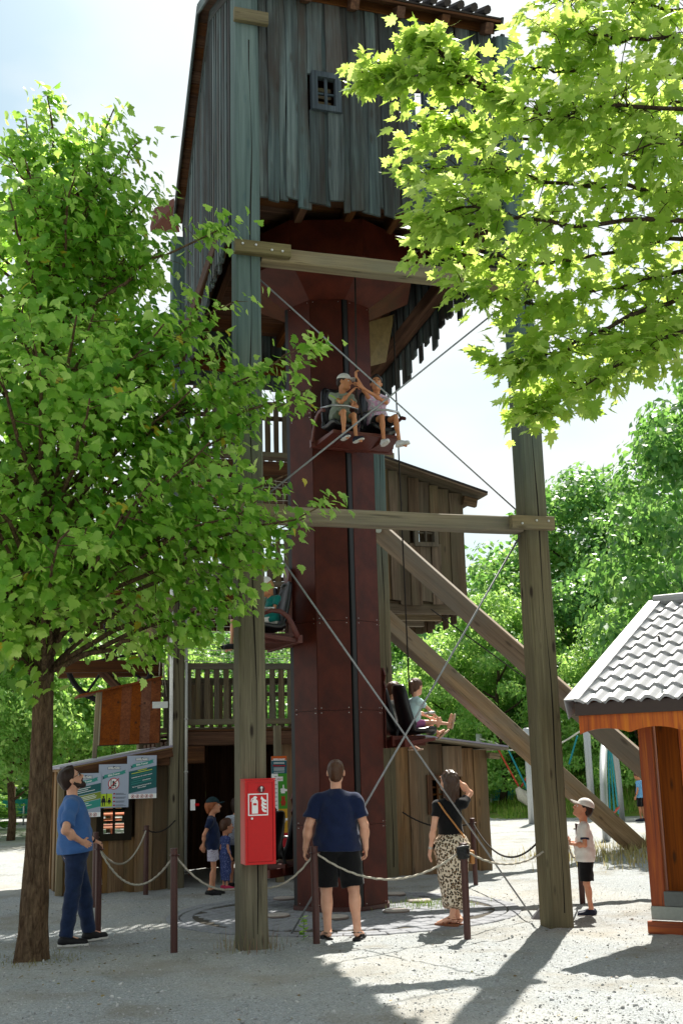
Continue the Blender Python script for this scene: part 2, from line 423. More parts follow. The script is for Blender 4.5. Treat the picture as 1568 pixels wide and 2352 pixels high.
# ------------------------------------------------------------------ paved circle
pv = MB(); pv.tube([(PCX, PCY, -0.05), (PCX, PCY, -0.004)], PCR-0.015, 72)
circle = pv.build('paved_circle', plain('joint sand', '#4d4942', 0.95, 0, 0.1, 0.3), None, 'structure')
TA = math.atan2(0.312, 0.95)
cells = []
nring = 56
for i in range(nring):                                             # edge course
    a = 2*math.pi*(i+0.5)/nring
    cells.append((PCX+(PCR-0.085)*math.cos(a), PCY+(PCR-0.085)*math.sin(a), 2*math.pi*(PCR-0.09)/nring-0.012, 0.15, a+math.pi/2))
nr2 = 52
for i in range(nr2):
    a = 2*math.pi*(i+0.2)/nr2
    cells.append((PCX+(PCR-0.25)*math.cos(a), PCY+(PCR-0.25)*math.sin(a), 2*math.pi*(PCR-0.255)/nr2-0.012, 0.15, a+math.pi/2))
st = 0.225
for i in range(-10, 11):
    for j in range(-10, 11):
        x, y = (i+0.5*(j % 2))*st, j*st*0.86
        if math.hypot(x, y) > PCR-0.42: continue
        X = PCX + x*math.cos(TA+0.6) - y*math.sin(TA+0.6); Y = PCY + x*math.sin(TA+0.6) + y*math.cos(TA+0.6)
        if math.hypot(X+0.13, Y-15.3) < 0.52: continue
        cells.append((X, Y, st-0.012, st*0.86-0.012, TA+0.6))
cells.sort(key=lambda c: c[1])
def paver_me(w, d):
    m = MB(); a, b, c = w/2, d/2, 0.008
    m.add([(-a, -b, 0), (a, -b, 0), (a, b, 0), (-a, b, 0), (-a, -b, .05-c), (a, -b, .05-c), (a, b, .05-c), (-a, b, .05-c),
           (-a+c, -b+c, .05), (a-c, -b+c, .05), (a-c, b-c, .05), (-a+c, b-c, .05)],
          [(0, 1, 5, 4), (1, 2, 6, 5), (2, 3, 7, 6), (3, 0, 4, 7), (4, 5, 9, 8), (5, 6, 10, 9), (6, 7, 11, 10), (7, 4, 8, 11), (8, 9, 10, 11)])
    me = m.mesh('paver', [M_STONE]); return me
pm_cache = {}
rest = []
for k, (x, y, w, d, a) in enumerate(cells):
    key = (round(w, 3), round(d, 3))
    if key not in pm_cache: pm_cache[key] = paver_me(w, d)
    mw = Matrix.Translation((x, y, -0.040+random.uniform(-.004, .004))) @ Matrix.Rotation(a+random.uniform(-.02, .02), 4, 'Z') @ Matrix.Rotation(random.uniform(-.012, .012), 4, 'X')
    if k < 300: put('paver', pm_cache[key], None, circle, mw)
    else: rest.append((pm_cache[key], mw))
if rest:
    V, Fq = [], []
    for m_, mw in rest:
        b = len(V); V += [mw @ v.co for v in m_.vertices]; Fq += [[b+i for i in p.vertices] for p in m_.polygons]
    me = bpy.data.meshes.new('pavers'); me.from_pydata([tuple(v) for v in V], [], Fq)
    put('pavers', me, M_STONE, circle, None, 'stuff')

# ================================================================== TOWER
FL, FR = Vector((-0.99, 12.0, 0)), Vector((2.18, 13.03, 0))
BL, BR = Vector((-2.66, 18.30, 0)), Vector((0.62, 19.35, 0))
TU = (FR-FL).normalized(); TV = Vector((-TU.y, TU.x, 0))
CC = Vector((-0.13, 15.3, 0))
UP3 = Vector((0, 0, 1))
tower = thing('lookout_tower', 'tall timber tower on four posts with a grey boarded cabin at its top', 'tower', (-0.2, 15.4, 0))
PW = 0.275
for p, w, h in ((FL, PW, 10.6), (FR, PW, 10.6), (BL, 0.24, 10.6), (BR, 0.24, 10.6)):
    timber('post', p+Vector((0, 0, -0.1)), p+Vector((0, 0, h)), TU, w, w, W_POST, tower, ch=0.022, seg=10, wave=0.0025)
    # drying crack down the face
    cm = MB()
    pts = [(0.01*math.sin(z*3.1)+0.02+0.015*math.sin(z*0.9), z) for z in np.arange(0.15, h-0.3, 0.35)]
    F0 = p - TV*(w/2+0.001)
    vv = []
    for cx, z in pts:
        ww = 0.0055 + 0.0035*math.sin(z*2.7+p.x)
        vv += [F0+TU*(cx-ww)+UP3*z, F0+TU*(cx+ww)+UP3*z]
    cm.add(vv, [(2*i, 2*i+1, 2*i+3, 2*i+2) for i in range(len(pts)-1)])
    cm.build('drying_crack', plain('crack shadow wood', '#1d1812', 0.95), tower)
# cross beams between the posts
def bolts(pts, nrm, r=0.013):
    for p in pts:
        m = MB(); m.tube([p, p+nrm*0.012], r, 8); m.tube([p+nrm*0.012, p+nrm*0.02], r*0.55, 6)
        m.build('bolt', M_BOLT, tower)
fr = -TV
for (z, a, b) in ((7.33, 0.0, 1.0), (4.36, 0.0, 1.0)):
    pa, pb = FL+UP3*z, FR+UP3*z
    timber('cross_beam', pa+TU*0.16, pb-TU*0.16, UP3, 0.17, 0.20, W_BEAM, tower, 0.012, 6, 0.002)
    for s, pp in ((1, pa), (-1, pb)):
        c0 = pp + fr*(PW/2+0.045)
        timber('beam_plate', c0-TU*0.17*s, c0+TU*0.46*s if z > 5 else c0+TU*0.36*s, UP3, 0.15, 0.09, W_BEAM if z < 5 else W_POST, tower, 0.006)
        bolts([c0+TU*s*t+fr*0.045+UP3*dz for t, dz in ((-0.09, .02), (0.06, .02), (0.24, -.02), (0.36, -.02))][:4 if z > 5 else 3], fr)
timber('cross_beam', FL+TV*0.2+UP3*7.0+TU*0.1, FL+TV*1.4+UP3*7.9+TU*0.3, TU, 0.12, 0.12, W_DARK, tower)
# cabin at the top
ZB, ZE, ZR = 8.10, 10.84, 12.22
RID = 2.55                                                         # ridge distance behind the front wall
def wall_top(s, Ls):                                               # gable profile along the depth
    if s < RID: return ZE + (ZR-ZE)*s/RID - 0.1
    return ZR - (ZR-11.05)*(s-RID)/(Ls-RID) - 0.1
def board_wall(parent, p0, p1, zb, zt, out, mat, wmin=0.14, wmax=0.21, t=0.035, holes=(), drop=0.12, proud=0.028, name='board', batten=True, wave=0.006, hang=None):
    """vertical boards from p0 to p1; every second one stands proud over the joints; holes = (s0,s1,z0,z1)"""
    p0, p1 = Vector(p0), Vector(p1); u = (p1-p0); Ln = u.length; u.normalize(); out = Vector(out)
    s = 0.0; k = 0
    while s < Ln-0.03:
        w = min(random.uniform(wmin, wmax), Ln-s)
        if Ln-s-w < 0.06: w = Ln-s
        c = s+w/2
        z0 = (zb(c) if callable(zb) else zb) - random.random()*drop*(1 if hang is None else hang)
        z1 = zt(c) if callable(zt) else zt
        off = out*(proud if (batten and k % 2) else 0.0) + out*random.uniform(0, .006)
        segs = [(z0, z1)]
        for (h0, h1, a, b) in holes:
            if s+w > h0+0.02 and s < h1-0.02: segs = [(z0, a), (b, z1)]
        for za, zz in segs:
            if zz-za < 0.05: continue
            base = p0+u*c+off
            tilt = u*random.uniform(-0.008, 0.008)
            timber(name, base+UP3*za, base+tilt+UP3*zz, u, w+(0.03 if batten and k % 2 else -0.006), t, mat, parent, 0.006, 5, wave, cut0=random.uniform(-.015, .015))
        s += w; k += 1
fw0, fw1 = FL+TU*0.15-TV*0.02, FR-TU*0.15-TV*0.02
board_wall(tower, fw0, fw1, ZB+0.04, ZE+0.02, -TV, W_HOUSE, 0.085, 0.17, 0.035, holes=((0.66, 0.96, 9.22, 9.70), (2.06, 2.36, 9.2, 9.68)), drop=0.2, wave=0.012)
Lside = (BL-FL).length; BW = BL+TU*0.20; LV = (BW-FL).normalized(); LOUT = -Vector((LV.y, -LV.x, 0))
board_wall(tower, FL+LV*0.16+LOUT*0.06, BW-LV*0.02+LOUT*0.06, ZB+0.05, lambda s: wall_top(s+0.16, Lside), LOUT, W_HOUSE, 0.10, 0.16, 0.035, drop=0.22, wave=0.01)
RV = (BR-FR).normalized(); ROUT = Vector((RV.y, -RV.x, 0)); Lr = (BR-FR).length
board_wall(tower, FR+RV*0.16+ROUT*0.10, BR-RV*0.02+ROUT*0.10, ZB+0.02, lambda s: wall_top(s+0.16, Lr), ROUT, W_HOUSE, 0.14, 0.22, 0.035, drop=0.34, wave=0.008)
board_wall(tower, BL+TU*0.1+TV*0.1, BR-TU*0.1+TV*0.1, ZB, 10.9, TV, W_HOUSE, 0.16, 0.24, 0.035, wave=0.006)
# small windows in the front wall
def small_window(parent, c, u, out, w, h, fr_w, mat, bars=(2, 1), depth=0.06, slats=0):
    c, u, out = Vector(c), Vector(u), Vector(out)
    fm = MB()
    for (dx, dz, sx, sz) in ((-(w+fr_w)/2, 0, fr_w, h+2*fr_w), ((w+fr_w)/2, 0, fr_w, h+2*fr_w), (0, (h+fr_w)/2, w, fr_w), (0, -(h+fr_w)/2, w, fr_w)):
        fm.cbox((dx, 0, dz), (sx, depth, sz), basis(u, out, UP3, c))
    f = fm.build('window', mat, parent)
    nb, nh = bars
    for i in range(nb-1):
        x = -w/2+w*(i+1)/nb
        timber('muntin', c+u*x-UP3*h/2, c+u*x+UP3*h/2, u, 0.035, 0.03, mat, f, 0.004)
    for i in range(nh):
        z = -h/2+h*(i+1)/(nh+1)
        timber('muntin', c-u*w/2+UP3*z-out*0.034, c+u*w/2+UP3*z-out*0.034, UP3, 0.03, 0.028, mat, f, 0.004)
    for i in range(slats):
        z = -h/2+h*(i+.5)/slats
        timber('slat', c-u*w/2+UP3*z-out*0.16, c+u*w/2+UP3*z-out*0.16, UP3, 0.05, 0.02, W_BEAM, f, 0.003)
    return f
small_window(tower, fw0+TU*0.81+UP3*9.46-TV*0.05, TU, -TV, 0.22, 0.36, 0.07, W_FRAME, (2, 1), 0.09, 4)
small_window(tower, fw0+TU*2.21+UP3*9.44-TV*0.05, TU, -TV, 0.22, 0.36, 0.07, W_FRAME, (2, 1), 0.09, 4)
# floor, joists and ring beams
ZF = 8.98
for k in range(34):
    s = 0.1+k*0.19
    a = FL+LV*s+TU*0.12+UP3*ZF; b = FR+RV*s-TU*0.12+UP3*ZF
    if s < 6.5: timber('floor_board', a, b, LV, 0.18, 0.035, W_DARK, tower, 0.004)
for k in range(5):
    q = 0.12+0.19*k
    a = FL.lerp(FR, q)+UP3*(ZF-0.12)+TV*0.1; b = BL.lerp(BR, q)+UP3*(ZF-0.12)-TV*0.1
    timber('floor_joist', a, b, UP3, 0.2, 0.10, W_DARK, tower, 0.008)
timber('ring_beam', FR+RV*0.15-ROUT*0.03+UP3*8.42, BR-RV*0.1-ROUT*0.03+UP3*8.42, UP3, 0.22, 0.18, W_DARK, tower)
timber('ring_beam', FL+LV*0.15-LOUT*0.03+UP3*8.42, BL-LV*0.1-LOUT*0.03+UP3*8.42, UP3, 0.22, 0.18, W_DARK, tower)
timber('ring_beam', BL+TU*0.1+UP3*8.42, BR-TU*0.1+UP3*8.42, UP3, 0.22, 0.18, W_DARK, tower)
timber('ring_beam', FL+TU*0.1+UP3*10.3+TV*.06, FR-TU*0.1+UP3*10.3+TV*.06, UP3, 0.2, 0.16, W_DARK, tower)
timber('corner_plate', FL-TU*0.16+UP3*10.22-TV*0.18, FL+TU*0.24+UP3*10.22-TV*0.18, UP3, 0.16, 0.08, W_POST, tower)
# roof: two slopes, sheathing boards seen under the verge, rafters, tile courses
def rp(u_, s, z):                                                  # point on the roof: along the front wall, depth, height
    return (FL+LV*s).lerp(FR+RV*s, u_/3.336)+UP3*z
OV = 0.27; Wd = 3.34; WR = 3.2
E0, E1 = -0.32, 6.7
zf0 = ZE + (ZR-ZE)*E0/RID; zb1 = ZR-(ZR-11.05)*(E1-RID)/(6.5-RID)
for (sa, za, sb, zb_) in ((E0, zf0, RID, ZR), (RID, ZR, E1, zb1)):
    nb = int(math.hypot(sb-sa, zb_-za)/0.21)
    for k in range(nb):
        t0, t1 = k/nb, (k+1)/nb
        a = (sa+(sb-sa)*t0, za+(zb_-za)*t0); b = (sa+(sb-sa)*t1, za+(zb_-za)*t1)
        m_ = ((a[0]+b[0])/2, (a[1]+b[1])/2)
        sl = (rp(0, b[0], b[1])-rp(0, a[0], a[1])); wd = sl.length
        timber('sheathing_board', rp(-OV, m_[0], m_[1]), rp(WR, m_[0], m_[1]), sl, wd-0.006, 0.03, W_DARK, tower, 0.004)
    # verge boards
    for uu in (-OV-0.015, WR+0.015, -0.11):
        timber('verge_board', rp(uu, sa, za-0.02+(-.07 if uu == -0.11 else 0)), rp(uu, sb, zb_-0.02+(-.07 if uu == -0.11 else 0)), UP3, 0.14, 0.03, W_HOUSE, tower, 0.004)
    cov = MB()
    nrm = (rp(0, sb, zb_)-rp(0, sa, za)).cross(TU).normalized()
    if nrm.z < 0: nrm = -nrm
    a, b, c_, d = [rp(u_, s_, z_)+nrm*0.022 for u_, s_, z_ in ((-OV-.03, sa, za), (WR+.03, sa, za), (WR+.03, sb, zb_), (-OV-.03, sb, zb_))]
    cov.add([a, b, c_, d]+[p+nrm*0.02 for p in (a, b, c_, d)], [(0, 3, 2, 1), (4, 5, 6, 7), (0, 1, 5, 4), (1, 2, 6, 5), (2, 3, 7, 6), (3, 0, 4, 7)])
    cov.build('roof', M_ROOFDARK, tower)
for k in range(19):                                                # eave tiles, seen end on
    u_ = -OV+0.09+k*0.176
    slp = (rp(0, RID, ZR)-rp(0, E0, zf0)).normalized(); nn = TU.cross(slp).normalized()
    m = MB()
    base = rp(u_, E0-0.05, zf0)+nn*0.075
    pts = [base, base+slp*0.4]
    m.tube([pts[0], pts[1]], 0.062, 8, flat=(0.9, 0.75))
    m.build('roof_tile', M_ROOFDARK, tower)
for k in range(6):
    u_ = 0.15+k*0.58
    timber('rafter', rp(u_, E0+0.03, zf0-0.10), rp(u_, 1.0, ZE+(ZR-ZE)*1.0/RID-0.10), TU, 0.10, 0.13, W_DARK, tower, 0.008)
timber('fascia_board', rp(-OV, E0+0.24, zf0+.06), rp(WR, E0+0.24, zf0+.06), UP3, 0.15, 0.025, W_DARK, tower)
# cross cables between the front posts
def cable(a, b, r=0.010, sag=0.0, parent=tower, mat=M_CABLE, name='brace_cable'):
    m = MB(); m.smooth = True
    m.tube([Vector(a).lerp(Vector(b), q)-UP3*sag*4*q*(1-q) for q in np.linspace(0, 1, 2 if sag == 0 else 12)], r, 6)
    return m.build(name, mat, parent)
fi = -TV*0.02
cable(at(590, 636, 12.05), at(1183, 1170, 13.0))
cable(at(1168, 690, 13.0)+Vector((0, .03, 0)), at(588, 1155, 12.0)+Vector((0, .03, 0)))
cable(at(598, 1215, 12.05), gr(1222, 2106, 0.04), 0.011)
cable(at(1195, 1228, 13.0)+Vector((0, .03, 0)), gr(668, 2146, 0.0)+Vector((0, .03, 0)), 0.011)
ap = gr(1222, 2106)
am = MB(); am.add([ap+Vector(p) for p in ((-.02, -.08, -.02), (.16, -.05, -.02), (.16, .05, -.02), (-.02, .04, -.02), (.10, -.03, .11), (.14, -.03, .11), (.14, .02, .11), (.1, .02, .11))],
       [(3, 2, 1, 0), (4, 5, 6, 7), (0, 1, 5, 4), (1, 2, 6, 5), (2, 3, 7, 6), (3, 0, 4, 7)])
am.build('cable_anchor', plain('anchor steel', '#77777a', 0.5, 0.6), tower)

# raking braces on the right
for p0, p1, w in ((at(795, 1155, 18.0), at(1640, 1905, 15.9), 0.28), (at(868, 1412, 19.4), at(1478, 1960, 22.18), 0.30)):
    timber('brace', p0, p1, UP3, w, w*0.9, W_BRACE, tower, 0.012, 8, 0.003)
bb = at(868, 1222, 17.75)-Vector((0, 0.16, 0))
m = MB(); m.tube([bb, bb-Vector((0, .02, 0))], 0.05, 12); m.build('brace_bolt', M_BOLT, tower)
cable(at(990, 1400, 19.5), at(1290, 1620, 22), 0.012, 0, tower, M_DARKROPE, 'brace_cable')

# ------------------------------------------------------------------ decks, railings and rooms behind the lift
RL, RR = BL+TV*3.4, BR+TV*3.4
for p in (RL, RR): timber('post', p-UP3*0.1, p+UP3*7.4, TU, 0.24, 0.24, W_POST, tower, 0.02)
def deck(z, a, b, depth, zt=0.15):
    n = int(depth/0.16)
    for k in range(n):
        o = TV*(k*0.16+0.08)
        timber('deck_board', a+o+UP3*z, b+o+UP3*z, TV, 0.145, 0.035, W_DARK, tower, 0.004)
    timber('deck_beam', a-TU*0.05+UP3*(z-0.13)-TV*0.02, b+UP3*(z-0.13)-TV*0.02, UP3, 0.21, 0.12, W_DARK, tower)
    timber('deck_beam', a-TU*0.05+UP3*(z-0.13)+TV*depth, b+UP3*(z-0.13)+TV*depth, UP3, 0.21, 0.12, W_DARK, tower)
    for q in (0.2, 0.5, 0.8):
        timber('deck_joist', a.lerp(b, q)+UP3*(z-0.1), a.lerp(b, q)+TV*depth+UP3*(z-0.1), UP3, 0.15, 0.09, W_DARK, tower)
def railing(z, a, b, h=1.0, step=0.15, mat=None):
    mat = mat or W_RAIL; Ln = (b-a).length
    timber('rail', a+UP3*(z+h), b+UP3*(z+h), UP3, 0.10, 0.07, mat, tower, 0.008)
    timber('rail', a+UP3*(z+0.13), b+UP3*(z+0.13), UP3, 0.09, 0.05, mat, tower, 0.008)
    timber('rail', a+UP3*(z+h-0.22)+TV*.05, b+UP3*(z+h-0.22)+TV*.05, UP3, 0.08, 0.04, mat, tower, 0.008)
    u = (b-a).normalized()
    for k in range(int(Ln/step)):
        p = a+u*(k+0.5)*step
        timber('baluster', p+UP3*(z+0.09), p+UP3*(z+h-0.03), u, 0.085, 0.035, mat, tower, 0.005, 3, 0.004)
a, b = BL+TU*0.12, BR-TU*0.12
deck(2.34, a, b, 3.4); railing(2.34, a, b); railing(2.34, a+TV*3.3, b+TV*3.3, 1.0, 0.17)
a4 = BL-TU*1.0
deck(4.55, a4, b, 3.4); railing(4.55, BL+TU*.1, b); railing(4.55, BL+TU*.1+TV*3.3, b+TV*3.3, 1.0, 0.17)
deck(6.75, BL, b, 3.4); railing(6.75, BL+TU*.1, b, 1.0); railing(6.75, BL+TU*.1+TV*3.3, b+TV*3.3, 1.0, 0.16)
timber('corner_brace', BL-TU*0.15+UP3*4.2-TV*0.1, BL-TU*0.62+UP3*3.75-TV*0.5, UP3, 0.16, 0.14, W_BEAM, tower)
timber('outrigger_beam', at(390, 1382, 18.2), at(338, 1448, 17.2), UP3, 0.22, 0.18, W_BEAM, tower)
for x0, x1 in ((385, 372), (372, 364), (362, 383), (380, 395)):
    cable(at(x0, 1415, 18.0), at(x1, 1600, 18.2), 0.008, 0, tower, M_ROPE, 'hanging_rope')
# climbing net over the rail: single cords
def net(a, b, z0, z1, sx, sz, off=0.0):
    nn = MB(); Ln = (b-a).length; u = (b-a).normalized()
    for z in np.arange(z0, z1+1e-3, sz):
        nn.tube([a+u*t+UP3*(z-0.06*math.sin(math.pi*t/Ln)+0.01*math.sin(t*9+z*5))+TV*off for t in np.linspace(0, Ln, 14)], 0.005, 3, False)
    for t in np.arange(0, Ln, sx):
        nn.tube([a+u*t+UP3*(z-0.06*math.sin(math.pi*t/Ln))+TV*off for z in (z0, (z0+z1)/2, z1)], 0.003, 3, False)
    nn.build('safety_net', plain('pale net cord', '#cfccbc', 0.9), tower, 'stuff')
net(BL+TU*.1, b, 3.34, 4.35, 0.11, 0.095)
net(BL+TU*.1+TV*3.3, b+TV*3.3, 3.34, 4.4, 0.13, 0.11)
net(BL+TU*.1, b, 5.6, 6.5, 0.12, 0.11)
# ground floor room: dark boards all round, light under the back wall
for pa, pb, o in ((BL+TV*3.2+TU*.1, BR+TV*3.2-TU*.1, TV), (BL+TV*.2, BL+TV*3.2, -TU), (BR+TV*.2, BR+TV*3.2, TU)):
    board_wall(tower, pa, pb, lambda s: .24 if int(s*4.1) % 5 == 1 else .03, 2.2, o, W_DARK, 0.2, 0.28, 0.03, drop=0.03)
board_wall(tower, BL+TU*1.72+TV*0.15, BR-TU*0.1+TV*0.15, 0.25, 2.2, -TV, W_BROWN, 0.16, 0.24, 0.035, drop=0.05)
timber('door_post', BL+TU*1.66+TV*.1, BL+TU*1.66+TV*.1+UP3*2.15, TU, 0.12, 0.1, W_BEAM, tower)
timber('beam_end', BL+TU*.12-TV*0.14+UP3*1.97, BL+TU*.42-TV*0.14+UP3*1.97, UP3, 0.26, 0.05, W_DARK, tower)
timber('beam_end', BL-TU*.42-TV*0.14+UP3*1.95, BL-TU*.12-TV*0.14+UP3*1.95, UP3, 0.26, 0.05, W_DARK, tower)
# pipes on the back left post
m = MB(); m.smooth = True; m.tube([BL-TU*0.10-TV*0.15+UP3*2.05, BL-TU*0.10-TV*0.15+UP3*4.6], 0.028, 10); m.build('cable_conduit', M_PIPE, tower)
m = MB(); m.smooth = True; m.tube([BL+TU*0.135-TV*0.15+UP3*0.25, BL+TU*0.135-TV*0.15+UP3*4.6], 0.024, 10)
for z in (1.7, 2.5, 3.4): m.tube([BL+TU*0.135-TV*0.15+UP3*z, BL+TU*0.135-TV*0.15+UP3*(z+.03)], 0.034, 10)
m.build('drain_pipe', plain('drain pipe metal', '#a8a8a2', 0.35, 0.6), tower)
sw = BL+TU*0.24-TV*0.16+UP3*1.22
m = MB(); m.cbox(sw, (0.07, 0.05, 0.16)); o = m.build('switch_box', M_WHITE, tower)
m = MB(); m.tube([sw+TU*.03-TV*.02, sw+TU*.09-TV*.02], 0.022, 8); m.build('switch_button', M_RED, o)
# small red roof beyond the cabin, just showing
m = MB(); P0, P1, P2, P3 = at(355, 478, 22), at(400, 455, 21), at(412, 520, 22), at(345, 520, 22.5)
m.add([P0, P1, P2, P3]+[p+Vector((0, .06, -.1)) for p in (P0, P1, P2, P3)], [(0, 1, 2, 3), (7, 6, 5, 4), (0, 4, 5, 1), (1, 5, 6, 2), (2, 6, 7, 3), (3, 7, 4, 0)])
m.build('red_roof', plain('dull red roof', '#573228', 0.7, 0, 0.2, 0.2), tower)
# ================================================================== LIFT COLUMN
column = thing('lift_column', 'dark red brown eight sided lift shaft rising through the middle of the tower', 'lift', CC)
CR = 0.625
ANG = [rad(-90+22.5+45*k+1.0) for k in range(8)]                   # corner directions
def cv(k, r, z): a = ANG[k % 8]; return CC+Vector((math.cos(a)*r, math.sin(a)*r, z))
ZC = 7.92
LEV = [0.06, 1.02, 2.42, 3.55, 4.95, 6.30, ZC]
def quad_panel(name, P, t, mat, parent, inset=0.0016):
    """flat panel with thickness from four corners (bl, br, tr, tl)"""
    P = [Vector(p) for p in P]; c = sum(P, Vector())/4; n = (P[1]-P[0]).cross(P[3]-P[0]).normalized()
    u = (P[1]-P[0]).normalized(); v = n.cross(u)
    M = basis(u, v, n, c)
    L_ = [M.inverted() @ (p+(c-p).normalized()*inset) for p in P]
    m = MB()
    m.add([(p.x, p.y, p.z) for p in L_]+[(p.x, p.y, p.z-t) for p in L_], [(0, 1, 2, 3), (7, 6, 5, 4), (0, 4, 5, 1), (1, 5, 6, 2), (2, 6, 7, 3), (3, 7, 4, 0)])
    return put(name, m.mesh(name, [mat]), None, parent, M), M
SL = 0.05                                                          # slot at every second corner carries a chair
for k in range(8):
    a, b = ANG[k], ANG[(k+1) % 8]
    ga = SL if k % 2 == 0 else 0.004; gb = SL if (k+1) % 2 == 0 else 0.004
    for i in range(len(LEV)-1):
        A0, B0 = cv(k, CR, LEV[i]+.001), cv(k+1, CR, LEV[i]+.001); A1, B1 = cv(k, CR, LEV[i+1]-.001), cv(k+1, CR, LEV[i+1]-.001)
        w = (B0-A0).normalized()
        A0, A1, B0, B1 = A0+w*ga, A1+w*ga, B0-w*gb, B1-w*gb
        o, M = quad_panel('panel', (A0, B0, B1, A1), 0.018, M_PLY, column)
        if k in (6, 7, 0, 1):
            Mi = M
            sm = MB()
            wd = (B0-A0).length; hh = (A1-A0).length
            for sx in (-wd/2+0.04, wd/2-0.04):
                for sy in (-hh/2+0.03, hh/2-0.03):
                    sm.tube([Mi @ Vector((sx, sy, 0)), Mi @ Vector((sx, sy, 0.003))], 0.005, 6)
            sm.build('screws', M_BOLT, o)
for k in range(0, 8, 2):                                           # dark rail inside each slot
    m = MB(); m.tube([cv(k, CR-0.045, 0.03), cv(k, CR-0.045, ZC)], 0.05, 4)
    m.build('guide_rail', M_BLACK, column)
m = MB()
m.add([cv(k, CR-0.07, 0.02) for k in range(8)]+[cv(k, CR-0.07, ZC) for k in range(8)], [tuple(range(8)), tuple(range(15, 7, -1))]+[(k, (k+1) % 8, 8+(k+1) % 8, 8+k) for k in range(8)])
m.build('core', M_BLACK, column)
m = MB(); n8 = [cv(k, CR+0.02, 0.012) for k in range(8)]; m.add(n8+[p+UP3*0.05 for p in n8], [tuple(range(8))[::-1], tuple(range(8, 16))]+[(k, (k+1) % 8, 8+(k+1) % 8, 8+k) for k in range(8)])
m.build('base_plate', M_RUST, column)
FRR = 1.27
for k in range(8):                                                 # flared head and its collar
    quad_panel('funnel_panel', (cv(k, CR, ZC), cv(k+1, CR, ZC), cv(k+1, FRR, 8.27), cv(k, FRR, 8.27)), 0.018, M_PLY, column)
    quad_panel('collar_panel', (cv(k, FRR, 8.27), cv(k+1, FRR, 8.27), cv(k+1, FRR, 8.80), cv(k, FRR, 8.80)), 0.018, M_PLY, column)
quad_panel('service_flap', (at(838, 845, 15.9), at(886, 832, 16.3), at(905, 722, 16.3), at(838, 742, 15.9)), 0.02, M_PLYPALE, column)

# ================================================================== LIFT CHAIRS
def seat_shell():
    prof = [(-0.13, 0.66, 0.10), (-0.135, 0.63, 0.16), (-0.12, 0.52, 0.185), (-0.09, 0.36, 0.20), (-0.05, 0.2, 0.21), (-0.02, 0.09, 0.215), (0.03, 0.03, 0.22),
            (0.12, 0.01, 0.22), (0.24, 0.015, 0.215), (0.36, 0.035, 0.205), (0.43, 0.03, 0.19), (0.46, 0.0, 0.16)]
    prof = [(y*(.82 if y > 0 else 1), z, w) for y, z, w in prof]
    bm = bmesh.new(); rows = []
    for (y, z, w) in prof:
        r = []
        for i in range(9):
            q = i/4-1
            side = abs(q)**3
            r.append(bm.verts.new((q*w, y+(0.07*side if z > 0.05 else 0), z+(0.05*side if z < 0.1 else 0))))
        rows.append(r)
    for i in range(len(rows)-1):
        for j in range(8): bm.faces.new((rows[i][j], rows[i][j+1], rows[i+1][j+1], rows[i+1][j]))
    bmesh.ops.recalc_face_normals(bm, faces=bm.faces)
    g = bmesh.ops.solidify(bm, geom=list(bm.faces), thickness=0.035)
    bmesh.ops.subdivide_edges(bm, edges=[e for e in bm.edges], cuts=1, smooth=0.6)
    me = bpy.data.meshes.new('seat_shell'); bm.to_mesh(me); bm.free()
    me.polygons.foreach_set('use_smooth', [True]*len(me.polygons)); me.materials.append(M_SEAT); return me
SEAT = seat_shell()
def lift_chair(k, z, label, ang=None, arms=(-.565, .565)):
    a = ANG[k] if ang is None else ang
    f = Vector((math.cos(a), math.sin(a), 0)); r = Vector((f.y, -f.x, 0))
    base = CC+f*CR+UP3*z
    rz = math.atan2(-f.x, f.y)
    t = thing('lift_chair', label, 'lift seat', base, rz, 'double seats riding on the lift shaft')
    # local frame: y outward, x to the sitter's right
    m = MB(); m.prism([(-.07, -.17), (.07, -.17), (.07, .55), (.11, .62), (.07, .70), (.11, .78), (.06, .88), (-.06, .88), (-.11, .78), (-.07, .70), (-.11, .62), (-.07, .55)],
                      basis((1, 0, 0), (0, 0, 1), (0, -1, 0), (0, 0.03, 0)), -0.02, 0.0)
    m.prism([(-.03, -.17), (.03, -.17), (.03, .85), (-.03, .85)], basis((0, 1, 0), (0, 0, 1), (1, 0, 0), (0, 0.0, 0)), -0.03, 0.03)
    m.build('carriage_plate', M_CHAIRRED, t, local=True)
    m = MB()
    m.add([(-.52, .10, -.16), (.52, .10, -.16), (.46, .56, -.09), (-.46, .56, -.09), (-.52, .10, -.10), (.52, .10, -.10), (.46, .56, -.05), (-.46, .56, -.05)],
          [(3, 2, 1, 0), (4, 5, 6, 7), (0, 1, 5, 4), (1, 2, 6, 5), (2, 3, 7, 6), (3, 0, 4, 7)])
    m.box((-.58, .06, -.17), (.58, .12, -.07)); m.box((-.3, .02, -.15), (-.24, .5, -.02)); m.box((.24, .02, -.15), (.3, .5, -.02))
    m.build('seat_tray', M_CHAIRRED, t, local=True)
    for sx in (-.27, .27):
        put('seat_shell', SEAT, None, t, Matrix.Translation((sx, 0.22, -0.02)), local=True)
    for sx in arms:
        m = MB(); m.smooth = True
        m.tube([(sx, .12, -.1), (sx, .17, .02), (sx, .24, .15), (sx, .34, .22), (sx, .46, .23), (sx, .56, .19)], [.034, .034, .032, .028, .025, .02], 8, flat=(0.6, 1.1))
        m.build('arm', M_CHAIRRED, t, local=True)
    for s in (-1, 1):
        m = MB(); m.smooth = True
        m.tube([(s*.03, .30, .28), (s*.10, .52, .27), (s*.28, .60, .27), (s*.46, .56, .27), (s*.56, .42, .26)], .016, 8)
        m.build('safety_bar', M_STEEL, t, local=True)
    m = MB(); m.tube([(0, .22, -.05), (0, .30, .28)], .02, 8); m.build('bar_post', M_BLACK, t, local=True)
    return t
